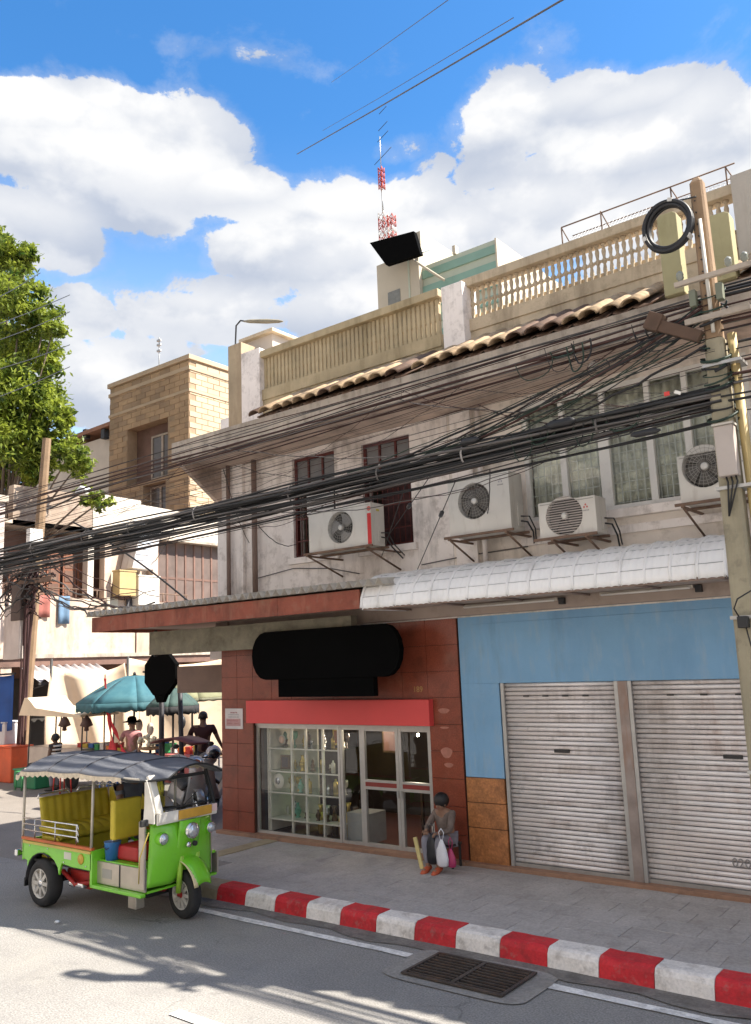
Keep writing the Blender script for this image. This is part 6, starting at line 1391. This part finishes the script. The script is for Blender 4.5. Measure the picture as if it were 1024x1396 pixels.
q = MB(); q.add([(2.01,-.435,1.225),(2.01,.345,1.225),(1.885,.345,1.52),(1.885,-.435,1.52),(2.005,-.435,1.225),(2.005,.345,1.225),(1.88,.345,1.52),(1.88,-.435,1.52)], [(0,1,2,3),(7,6,5,4),(0,4,5,1),(2,6,7,3)]); TB_(q, 'windscreen', glass('screen_glass', (.90,.93,.93), .02))
TB_(MB().tube([(1.70,.0,1.0),(1.62,0,1.13)], .02, 6), 'steering_column', DKIN); TB_(MB().tube([(1.58+.02*abs(t),.30*t,1.17-.03*abs(t)) for t in (-1,-.6,0,.6,1)], .016, 6), 'handlebar', DKIN)
# side shell behind the screen (white) and passenger posts
TB_(MB().prism([(1.84,1.10),(2.03,1.10),(2.03,1.22),(1.90,1.56),(1.86,1.56),(1.86,1.3)], -.515, -.495), 'door_frame', CRW, bevel=.004)
PSTM = mat('beige_post', (.55,.50,.42), .35, metal=.3)
for (x, yy) in ((-.50,-.585),(1.0,-.60),(-.50,.585),(1.0,.60)): TB_(MB().tube([(x,yy,.60 if x < 0 else .76),(x+.02,yy,1.60)], .017, 8), 'post', PSTM)
TB_(MB().tube([(-.50,-.585,1.575),(1.86,-.585,1.575)], .014, 6), 'roof_rail', PSTM); TB_(MB().tube([(-.50,.585,1.575),(1.86,.585,1.575)], .014, 6), 'roof_rail', PSTM)
# canvas roof
def roof(a, b):
    x = -.56+2.68*a; v = 2*b-1
    ribs = .018*abs(math.sin(a*math.pi*4)); 
    taper = 1-.42*max(0, (a-.72)/.28)**1.5
    hgt = .215*(1-.50*a*a)*(1-abs(v)**2.6)
    z = 1.585+hgt*.85-ribs*.8+.03*math.sin(a*math.pi)-.02
    if a > .80: z += .035*((a-.8)/.2)**1.2*(1-.0*abs(v)) - .03*abs(v)
    if a < .03: z -= .05
    return (x, v*.665*taper, z)
q = MB(); q.grid(roof, 44, 18, .012); TB_(q, 'canvas_roof', CAN)
q = MB()
def fr_(a): p = Vector(roof(a, 0.0)); return p
n = 60
for side in (0., 1.):
    vs = []; fs = []
    for i in range(n+1):
        a = .0+.80*i/n; p = Vector(roof(a, side)); vs += [p+Vector((0,0,.008)), p-Vector((0,0,.045+.014*math.sin(i*1.9)))]
    fs = [(2*i,2*i+1,2*i+3,2*i+2) for i in range(n)]
    q = MB(); q.add(vs, fs); q.add([p+Vector((0,.006 if side else -.006,0)) for p in vs], [tuple(reversed(f)) for f in fs]); TB_(q, 'scalloped_fringe', mat('cream_fringe', (.66,.56,.42), .7, .2, 20))
for a in (.0,.25,.5,.75):
    TB_(MB().tube([Vector(roof(a, b_/12))+Vector((0,0,.004)) for b_ in range(13)], .009, 5, False), 'roof_seam', mat('seam_dark', (.06,.06,.07), .7))
for s in (0., 1.): TB_(MB().tube([Vector(roof(.80+.2*i/6, s)) for i in range(7)], .012, 5), 'brim_wire', DKIN)
TB_(MB().tube([Vector(roof(1.0, i/10)) for i in range(11)], .012, 5), 'brim_wire', DKIN)
# rear seat
def quilt(fn, nm, nu=40):
    q = MB(); q.grid(fn, nu, 8, .05); TB_(q, nm, YEL)
quilt(lambda a, b: (-.28+.10*(1-b)+.016*abs(math.sin(a*math.pi*9)), -.50+1.0*a, .78+.46*b), 'seat_back')
quilt(lambda a, b: (-.25+1.15*a, .50-.016*abs(math.sin(a*math.pi*11)), .78+(.46-.06*a)*b), 'side_cushion')
quilt(lambda a, b: (-.25+.45*b, -.50+1.0*a, .84-.10*b**6+.014*abs(math.sin(a*math.pi*8))), 'seat_cushion')
TB_(MB().box(-.22,.20,-.50,.50,.53,.79), 'seat_box', YEL, bevel=.02)
TB_(MB().tube([(-.33,-.50,1.22),(-.33,-.48,1.27),(-.33,-.1,1.28),(-.33,-.06,1.24)], .012, 6), 'grab_rail', CHR); TB_(MB().tube([(-.33,.06,1.24),(-.33,.1,1.28),(-.33,.48,1.28),(-.1,.52,1.27)], .012, 6), 'grab_rail', CHR)
# side guard rails
for z in (.86,.93,1.0): TB_(MB().tube([(-.46,-.60,z+.0),(.30,-.605,z),(.72,-.60,z),(.74,-.60,z-.05)], .010, 6), 'guard_rail', CHR)
for x in (-.2,.25,.70): TB_(MB().tube([(x,-.60,.775),(x,-.60,1.0)], .008, 6), 'guard_upright', CHR)
# driver bench, backrest
TB_(MB().box(1.22,1.62,-.42,.36,.635,.80), 'driver_seat_base', mat('red_seat', (.42,.02,.02), .5), bevel=.03)
TB_(MB().box(1.20,1.29,-.50,-.12,.86,1.30), 'driver_backrest', YEL, bevel=.02); TB_(MB().tube([(1.2,-.45,.80),(1.2,-.45,.9)], .015, 6), 'backrest_support', CHR)
# small things hung in front
TB_(MB().tube([(1.84,-.30,1.52),(1.85,-.31,1.42),(1.84,-.26,1.36),(1.83,-.24,1.44),(1.84,-.28,1.52)], .018, 6), 'garland', mat('yellow_garland', (.7,.6,.05), .7, .3, 40))
TB_(MB().cbox((1.97,-.60,1.12), (.02,.05,.035)), 'side_mirror', DKIN, bevel=.01); TB_(MB().tube([(1.94,-.56,1.08),(1.97,-.60,1.1)], .007, 5), 'mirror_arm', CHR)
# blue bucket on the running board
bk_ = thing('bucket', (TX+1.10, TYY-.50, .38), 'blue bucket standing in front of the driver seat of the taxi', 'bucket')
MB().lathe((TX+1.18,TYY-.44,.636), [(.075,0),(.095,.19),(.10,.20)], 16).build('pail', mat('blue_plastic', (.03,.16,.42), .4), bk_); MB().tube([(TX+1.09,TYY-.44,.83),(TX+1.12,TYY-.52,.78),(TX+1.2,TYY-.54,.76),(TX+1.27,TYY-.46,.83)], .005, 5).build('handle', DARK, bk_)
# driver
dv = thing('person', (TX+.90, TYY+.02, .95), 'driver in dark grey shirt sitting inside the green three wheeled taxi', 'person')
J = dict(pelvis=(0,0,.05), chest=(-.02,0,.40), neck=(.0,0,.54), head=(.03,0,.66), shL=(-.02,.18,.47), shR=(-.02,-.18,.47), elL=(.10,.24,.22), elR=(.10,-.24,.24), haL=(.26,.18,.30), haR=(.26,-.18,.31), hpL=(.0,.10,.03), hpR=(0,-.10,.03), knL=(.36,.14,.06), knR=(.36,-.14,.06), ftL=(.34,.14,-.38), ftR=(.34,-.14,-.38))
for k_ in ('ftL','ftR'): J[k_] = (.36, J[k_][1], -.13)
person(dv, J, SKIND, mat('dark_grey_shirt', (.10,.11,.14), .85, .15, 8), mat('navy_trousers', (.03,.03,.045), .85), face=(1,0,0), shoe=BLK)
dv.scale = (.92,.92,.92)
# ------------------------------------------------------------------ market on the side street
def umbrella(c, rad, zt, zr, m_, m2, label, pole_m=DARK, n=8, flap=.14, tilt=(0,0), ribs=True):
    u_ = thing('market_umbrella', (c.x, c.y, 0), label, 'umbrella', 'parasols over the market stalls')
    MB().tube([(c.x,c.y,0),(c.x,c.y,zt-.05)], .025, 8).build('pole', pole_m, u_)
    for k_ in range(n):
        a0, a1 = 2*math.pi*k_/n+.2, 2*math.pi*(k_+1)/n+.2
        q = MB()
        def f_(a, b):
            an = a0+(a1-a0)*a; r_ = rad*b*(1-.07*math.sin(math.pi*a)*b); z = zt-(zt-zr)*b**1.6; x, y = r_*math.cos(an), r_*math.sin(an)
            return (c.x+x, c.y+y, z+x*tilt[0]+y*tilt[1])
        q.grid(f_, 5, 6, .008); q.build('canopy_panel', m_, u_)
        q = MB(); q.grid(lambda a, b: (lambda p: (p[0], p[1], p[2]-flap*b*(1+.15*math.sin(a*20))))(f_(a, 1.0)), 8, 1, .006); q.build('flap', m2, u_)
        if ribs: q = MB(); q.tube([(c.x,c.y,zr-.1),(c.x+rad*.55*math.cos(a0),c.y+rad*.55*math.sin(a0),zt-(zt-zr)*.55**1.6-.03)], .010, 4); q.build('strut', STEEL, u_)
    MB().lathe((c.x,c.y,zt-.01), [(.04,0),(.035,.06),(.001,.09)], 8).build('finial', pole_m, u_); return u_
UY = 13.2
uc = onY(178,960,UY); ul = onY(97,960,UY); ut = onY(182,920,UY).z; ur = (uc.x-ul.x)
TEAL = mat('teal_cloth', (.035,.125,.155), .8, .12, 2, dirt=[((.08,.20,.22), .4, 1.5, False)]); TEAD = mat('dark_teal_flap', (.035,.11,.13), .8, .2, 6)
umbrella(Vector((uc.x+.15,UY,0)), 1.36, ut, onY(100,956,UY).z, TEAL, TEAD, 'large teal parasol with dark flap over the market stall', flap=.20)
oc = onY(262,960,14.5); umbrella(Vector((oc.x,14.5,0)), 1.35, onY(262,926,14.5).z, onY(262,950,14.5).z, mat('olive_cloth', (.20,.20,.11), .8, .2, 2), mat('olive_dark', (.14,.14,.09), .8), 'olive green parasol partly hidden behind the dark round board', flap=.08)
dc = onY(236,965,12.8); umbrella(Vector((dc.x,12.8,0)), .62, onY(236,938,12.8).z, onY(236,962,12.8).z, mat('dark_green_cloth', (.05,.09,.08), .8, .3, 3), mat('ragged_black', (.02,.02,.022), .8), 'small ragged dark parasol beside the dark round board', flap=.18, n=6)
# post with a dark round board in front of the umbrellas
pp = onY(220,1030,11.6); sp_ = thing('sign_post', (pp.x, 11.6, 0), 'dark post carrying a black rounded board beside the teal parasol', 'sign post')
MB().tube([(pp.x,11.6,0),(pp.x,11.6,onY(219,905,11.6).z)], .055, 8).build('post', mat('dark_post', (.03,.028,.035), .6), sp_); MB().tube([(pp.x+.32,11.9,0),(pp.x+.22,11.9,2.6)], .05, 8).build('post', mat('dark_post', (.03,.03,.03)), sp_)
bc = onY(220,918,11.5); rr_ = onY(240,918,11.5).x-bc.x
MB().prism([(bc.x+rr_*1.15*math.cos(t), bc.z+rr_*1.02*math.sin(t)) for t in [2*math.pi*i/8+.39 for i in range(8)]], 11.45, 11.56).build('board', SGB, sp_, bevel=.01)
MB().prism([(bc.x-rr_*.6,bc.z-rr_*.6),(bc.x+rr_*.6,bc.z-rr_*.6),(bc.x+rr_*.2,bc.z-rr_*1.25),(bc.x-rr_*.2,bc.z-rr_*1.25)], 11.46,11.55).build('board_foot', SGB, sp_)
# cream tarpaulin wall
TARP = mat('cream_tarpaulin', (.72,.57,.41), .8, .08, 1.2, dirt=[((.46,.33,.22), .45, 1.0, False)])
tp = thing('tarpaulin', (-22, 17, 0), 'cream tarpaulin sheets hung as a wall behind the market stalls', 'tarpaulin')
pts = [(-23.6,14.3),(-22.6,16.3),(-20.5,19.0),(-18.2,20.3),(-15.0,21.6),(-12.0,22.4)]
for i in range(len(pts)-1):
    (xa, ya), (xb, yb) = pts[i], pts[i+1]; ht = 3.0+.18*math.sin(i*2.1)
    q = MB(); q.grid(lambda a, b: (xa+(xb-xa)*a+.10*math.sin(a*11+b*3+i)*(1-b*.6), ya+(yb-ya)*a-.12*math.sin(a*9+b*4), .05+b*(ht-.28*math.sin(a*math.pi))), 40, 14, .012); q.build('sheet', TARP, tp)
    MB().tube([(xa,ya+.1,0),(xa,ya+.1,3.25)], .04, 6).build('post', DARK, tp)
for k_ in range(4):
    MB().tube([(-16.6+k_*.35+.5*t, 20.2+.25*t-.3*math.sin(t*1.5), 2.9-.9*math.sin(min(t,1.57))-.12*k_) for t in [j*.2 for j in range(11)]], .03, 5).build('fold', mat('tarp_shadow_fold', (.45,.32,.22), .85), tp)
MB().tube([(-18.5,13.9,2.75),(-11.2,13.9,2.65)], .03, 6).build('ridge_rope', DARK, tp)
# red streamer hung from a pole
ra, rb2 = onY(143,925,12.4), onY(158,1035,12.4); rs = thing('red_streamer', (ra.x,12.4,0), 'red cloth streamer tied in front of the teal parasol', 'streamer'); REDC = mat('red_cloth', (.62,.04,.05), .7, .2, 5)
MB().tube([(ra.x-.02,12.42,0),(ra.x-.02,12.42,ra.z+.1)], .018, 6).build('pole', RST, rs)
for (u0, u1, u2, v0, v1) in ((143,147,158,925,1036),(146,152,150,950,1036),(148,160,172,975,1034)):
    P0, P1, P2 = onY(u0, v0, 12.38), onY(u1, (v0+v1)/2, 12.36), onY(u2, v1, 12.34); q = MB(); q.grid(lambda a, b: (lambda p: (p.x+(b-.5)*.10*(1+.4*math.sin(a*9)), p.y+.03*math.sin(a*12+b*3), p.z))((P0*(1-a)**2+P1*2*a*(1-a)+P2*a*a)), 16, 2, .005); q.build('strip', REDC, rs)
# food stalls
def stall(x0, x1, y, h, label, m_, items=()):
    t = thing('market_stall', ((x0+x1)/2, y, 0), label, 'stall')
    MB().box(x0, x1, y-.35, y+.35, h-.05, h).build('counter', m_, t, bevel=.01); MB().box(x0+.05, x1-.05, y-.30, y+.30, h*.35, h*.37).build('shelf', m_, t)
    for x in (x0+.05, x1-.05):
        for dy in (-.3,.3): MB().tube([(x,y+dy,0),(x,y+dy,h-.05)], .02, 6).build('leg', STEEL, t)
    q = MB(); q.grid(lambda a, b: (x0+(x1-x0)*a, y-.36+.02*math.sin(a*25), h-.06-b*.55), 30, 2, .006); q.build('apron_cloth', m_, t); return t
GBX = mat('green_crate', (.03,.22,.10), .6)
stall(-19.6,-17.6,12.9,.85,'market stall under the teal parasol with a pale cloth', mat('pale_cloth', (.6,.5,.42), .8)); stall(-16.6,-14.9,13.0,.9,'market stall with pink cloth near the man in dark shirt', mat('pink_cloth', (.55,.16,.15), .8))
for i, (u, v, y, w, h_, m_, lb) in enumerate(((48,1052,12.2,.50,.42,GBX,'green crate on the ground left of the person in striped shirt'),(18,1022,12.6,.45,.9,mat('orange_bin', (.62,.10,.03), .5),'tall orange bin at the left edge by the leaning pole'),(8,985,12.9,.5,.6,mat('white_sacks', (.62,.6,.6), .7),'white sacks piled at the left edge'))):
    c = onY(u, v, y); t = thing('crate' if i == 0 else ('bin' if i == 1 else 'sack_pile'), (c.x,y,max(0,c.z-h_)), lb, ('crate','bin','sacks')[i]); z0 = max(0, c.z-h_)
    MB().box(c.x-w,c.x+w,y-.3,y+.3,z0,z0+h_).build('body', m_, t, bevel=.03); MB().box(c.x-w-.02,c.x+w+.02,y-.32,y+.32,z0+h_,z0+h_+.04).build('rim', m_, t, bevel=.01)
c = onY(8,958,12.6); t = thing('blue_tarpaulin', (c.x,12.6,1.2), 'deep blue sheet hanging at the left edge behind the leaning pole', 'tarpaulin'); q = MB(); q.grid(lambda a, b: (c.x-1.2+1.5*a, 12.6+.08*math.sin(a*9), c.z-.75+1.5*b+.03*math.sin(a*7)), 14, 6, .01); q.build('sheet', mat('deep_blue', (.01,.07,.28), .6, .2, 2), t); MB().tube([(c.x-1.3,12.62,c.z+.76),(c.x+.4,12.62,c.z+.78)], .03, 6).build('rail', DARK, t)
# vendor cart roof left of the streamer
t = thing('food_cart', (onY(95,975,12.8).x,12.8,0), 'food cart with thin posts and flat pale roof under the teal parasol', 'cart')
a, b_ = onY(58,972,12.8), onY(134,976,12.8)
MB().prism([(a.x-.3,a.z-.03),(b_.x,b_.z),(b_.x,b_.z+.05),(a.x+.5,a.z+.16),(a.x+.1,a.z+.42),(a.x-.05,a.z+.42)], 12.3, 13.4).build('roof', mat('pale_roof_cloth', (.72,.58,.42), .8, .1, 2), t)
for x in (a.x+.05, (a.x+b_.x)/2, b_.x-.1):
    for y in (12.4,13.3): MB().tube([(x,y,0.3),(x+.05,y,a.z)], .018, 6).build('post', DARK, t)
MB().box(a.x,b_.x-.1,12.4,13.3,.35,.95).build('body', mat('steel_cart', (.45,.40,.36), .4, metal=.5), t, bevel=.02)
for u in (88,118): c = onY(u,988,12.35); MB().lathe((c.x,12.35,c.z), [(.02,.22),(.10,.12),(.16,-.02),(.05,-.06),(.06,-.14),(.001,-.16)], 10).build('hanging_pan', mat('rust_pan', (.10,.05,.04), .6), t)
for x in (a.x+.3, b_.x-.4): MB().lathe((x,12.36,.28), [(.22,-.03),(.28,-.02),(.28,.02),(.22,.03)], 16, 'Y').build('wheel', TYRE, t)
# people of the market
standing((onY(180,1010,12.6).x, 12.6, 0), -60, 'vendor in pink top and black hat standing behind the taxi roof', mat('pink_top', (.50,.22,.22), .8), gt, SKIN, 1.66, armR=((.15,-.25,1.15),(.38,-.12,1.2)), hat=SGB, hand=False)
standing((onY(277,1030,12.3).x, 12.3, 0), 140, 'person in dark maroon shirt seen from behind near the corner', mat('maroon_dark_shirt', (.035,.008,.010), .85), mat('navy_trousers', (.03,.03,.045)), SKIND, 1.86, armL=((.05,.32,1.15),(.22,.42,1.02)), armR=((.06,-.3,1.15),(.2,-.4,.95)), hand=False)
sm = mat('navy_stripe', (.02,.02,.025), .85); ssp = standing((onY(76,1050,12.0).x-.05, 12.0, 0), 200, 'person in black and white striped shirt seen through the taxi', sm, gt, SKIND, 1.30, hand=False)
q = MB()
for i in range(5): q.lathe((0,0,.70+i*.085), [(.166-.004*i,0),(.171,.02),(.166-.004*i,.04)], 14)
place('stripe', q.mesh('stripe', mat('white_stripe', (.75,.72,.68), .85)), ssp, local=True)
# tray of food and plates
for (u, v, y, w, h_, m_, lb) in ((240,1033,11.3,.27,.10,IVO,'white covered dish on the stall near the sign post'),(205,1012,12.6,.26,.12,mat('white_flowers', (.75,.68,.52), .8, .3, 20),'heap of pale flowers on the stall beside the sign post')):
    c = onY(u, v, y); t = thing('food_dish' if u == 240 else 'flower_heap', (c.x,y,c.z-h_), lb, 'dish' if u == 240 else 'flowers')
    MB().lathe((c.x,y,c.z-h_), [(w*.5,-.05),(w*1.1,-.02),(w*1.1,0),(w*.95,.01)], 14).build('tray', mat('tray_brown', (.35,.2,.1), .6), t)
    if u == 240: MB().lathe((c.x,y,c.z-h_), [(w*.95,.01),(w*.85,.09),(w*.45,.15),(.001,.17)], 14).build('cover', m_, t)
    else:
        q = MB()
        for i in range(34): q.sphere((c.x+random.uniform(-w,w)*1.1, y+random.uniform(-.15,.15), c.z-h_+.04+random.uniform(0,.2)), random.uniform(.03,.06), 6, 4)
        tag(q.build('blooms', m_, t), kind='stuff')
    MB().tube([(c.x,y,0),(c.x,y,c.z-h_-.04)], .03, 6).build('stand', DARK, t)
c = onY(240,1050,11.2); t = thing('side_table', (c.x+.2,11.2,0), 'small table with curved dark red cover beside the motorcycles', 'table'); q = MB(); q.grid(lambda a, b: (c.x-.5+1.25*a, 10.95+.5*b, 1.36+.10*math.sin(a*math.pi)), 14, 2, .03); q.build('tabletop', mat('dark_red_cover', (.12,.02,.02), .6), t)
for dx in (-.4,.6): MB().tube([(c.x+dx,11.2,0),(c.x+dx,11.2,1.36)], .03, 6).build('leg', DARK, t)
# scooters
SLV = mat('silver_fairing', (.38,.36,.37), .3, .08, 4, metal=.4)
def scooter(at, rz, label, colr, mark=True):
    t = thing('motor_scooter', at, label, 'motor scooter', None, rz)
    for x in (-.62,.62):
        w_ = bpy.data.objects.new('wheel', None); COL.objects.link(w_); w_.parent = t; w_.location = (x,0,.27)
        place('tyre', MB().lathe((0,0,0), [(.20,-.05),(.26,-.045),(.28,0),(.26,.045),(.20,.05),(.19,0),(.20,-.05)], 22, 'Y', True, False).mesh('tyre', TYRE), w_, local=True); place('rim', MB().lathe((0,0,0), [(.20,-.04),(.03,-.05),(.03,.05),(.20,.04)], 14, 'Y').mesh('rim', CHR), w_, local=True)
    def L_(q, n_, m_, bv=0): return place(n_, q.mesh(n_, m_), t, local=True, bevel=bv)
    L_(MB().grid(lambda a, b: (.40+.16*math.sin(b*2.2)+.05*(1-(2*a-1)**2), (-.20+.40*a)*(1-.35*b), .32+.72*b), 8, 8, .03), 'leg_shield', colr)
    L_(MB().grid(lambda a, b: (.62+.30*math.cos(.5+a*2.2), (-.07+.14*b), .30+.30*math.sin(.5+a*2.2)), 10, 2, .01), 'front_mudguard', colr)
    L_(MB().sphere((.42,0,1.06), .17, 12, 8, (.9,1.1,.75)), 'headlamp_cowl', colr); L_(MB().sphere((.53,0,1.08), .085, 10, 6, (.6,1.2,.8)), 'headlamp', CHR)
    L_(MB().tube([(.56,-.06,.27),(.48,-.05,.75)], .022, 6), 'fork', CHR); L_(MB().tube([(.36,-.34,1.12),(.40,-.12,1.14),(.40,.12,1.14),(.36,.34,1.12)], .016, 6), 'handlebar', BLK)
    for s in (-1,1): L_(MB().tube([(.38,s*.25,1.14),(.36,s*.32,1.32)], .007, 5), 'mirror_stem', CHR); L_(MB().sphere((.36,s*.33,1.37), .06, 8, 6, (.3,1,.75)), 'mirror', BLK)
    L_(MB().grid(lambda a, b: (-.80+1.0*b, (-.17+.34*a), .62+.10*math.sin(a*math.pi)-.05*b+.03*math.sin(b*5)), 8, 10, .05), 'seat', BLK)
    L_(MB().grid(lambda a, b: (-.85+.95*b, (-.18+.36*a)*(1-.2*b), .35+.28*(1-abs(2*a-1)**3)-.08*b), 10, 8, .03), 'tail_fairing', colr); L_(MB().box(-.05,.42,-.15,.15,.30,.36), 'footboard', BLK, .02)
    L_(MB().box(-.4,-.1,-.14,.14,.2,.42), 'engine', DKIN, .03); L_(MB().tube([(-.3,-.15,.25),(-.75,-.16,.35)], .04, 8), 'exhaust', CHR)
    if mark: L_(MB().prism([(-.06,.0),(.02,-.05),(.09,.03),(.03,.04),(.0,.09)], 0, .004, 'X'), 'red_mark', mat('mark_red', (.55,.02,.04), .4)).location = (.585,-.05,.80)
    return t
c1 = onY(262,1100,10.9); scooter((c1.x-.1, 10.9, 0), R_(-25), 'silver motor scooter with a red mark on its front, parked behind the taxi', SLV)
c2 = onY(288,1100,11.6); s2 = scooter((c2.x, 11.6, 0), R_(-50), 'grey motor scooter parked against the corner of the shop under a helmet', mat('grey_fairing', (.24,.22,.22), .35, .1, 4, metal=.3), False)
c = onY(291,1026,11.35); hm = thing('helmet', (c.x,11.35,c.z-.12), 'black and white motorcycle helmet on the scooter at the corner', 'helmet')
MB().sphere((c.x,11.35,c.z), .145, 14, 10, (.95,1.05,1)).build('shell', mat('helmet_white', (.55,.52,.55), .25, .25, 9), hm); MB().sphere((c.x+.055,11.32,c.z-.01), .125, 12, 8, (.95,1.0,.8)).build('visor', mat('helmet_black', (.015,.015,.02), .15), hm)
MB().tube([(c.x,11.4,c.z-.13),(c.x-.02,11.5,1.2)], .02, 6).build('hook', DARK, hm)
# litter on the road
for (u, v, s_, lb) in ((78,1258,.03,'small pale stone on the sunlit road beside the taxi'),(505,1228,.02,'tiny white scrap of paper by the kerb')):
    c = onZ(u, v, .01); o = MB().sphere((0,0,0), s_, 6, 4, (1.3,1,.6)).build('pebble', WHT); o.location = (c.x,c.y,s_*.5+.005); tag(o, lb, 'pebble')

GC = [('red', (.5,.04,.03)), ('yellow', (.6,.42,.05)), ('blue', (.04,.14,.4)), ('green', (.05,.3,.1)), ('white', (.65,.62,.58)), ('orange', (.6,.2,.04))]
random.seed(11)
for i in range(14):
    nm, c_ = GC[i % 6]; left = i < 8
    x = (-19.5+.24*i) if left else (-16.5+.26*(i-8)); y = 12.85 if left else 12.95; z = .851 if left else .901; w = random.uniform(.07,.11); h = random.uniform(.10,.24)
    t = thing('goods_box', (x,y,z), 'small %s box, %s on the %s' % (nm, ('first','second','third','fourth','fifth','sixth','seventh','eighth')[i if left else i-8]+' from the left', 'teal parasol stall' if left else 'pink stall'), 'box', 'boxes of goods on the market stalls')
    MB().box(x-w,x+w,y-.12,y+.12,z,z+h).build('box', mat('goods_'+nm, c_, .6), t); MB().box(x-w-.006,x+w+.006,y-.126,y+.126,z+h,z+h+.02).build('lid', mat('goods_'+nm, c_), t)
for (x, y, m_, lb) in ((-18.9,11.9,'red','red plastic stool in front of the teal parasol stall'),(-17.2,12.0,'blue','blue plastic stool near the sign post'),(-20.4,11.8,'green','green plastic stool near the striped shirt person')):
    t = thing('plastic_stool', (x,y,0), lb, 'stool'); mm = mat('goods_'+m_, (0,0,0))
    MB().box(x-.16,x+.16,y-.16,y+.16,.42,.45).build('seat', mm, t, bevel=.01)
    for dx in (-.13,.13):
        for dy in (-.13,.13): MB().tube([(x+dx*1.15,y+dy*1.15,0),(x+dx,y+dy,.42)], .018, 5).build('leg', mm, t)
for (u, v, y, lb) in ((205,985,12.9,'clear bag of goods hanging under the teal parasol'),(190,980,12.9,'pale bag hanging from the teal parasol rim'),(248,975,12.5,'black bag hanging from the small dark parasol')):
    c = onY(u, v, y); t = thing('hanging_bag', c, lb, 'bag'); MB().sphere((c.x,c.y,c.z-.15), .10, 8, 6, (1,.7,1.5)).build('bag', BLK if u == 248 else IVO, t); MB().tube([(c.x,c.y,c.z),(c.x,c.y,c.z+.35)], .006, 4).build('string', DARK, t)
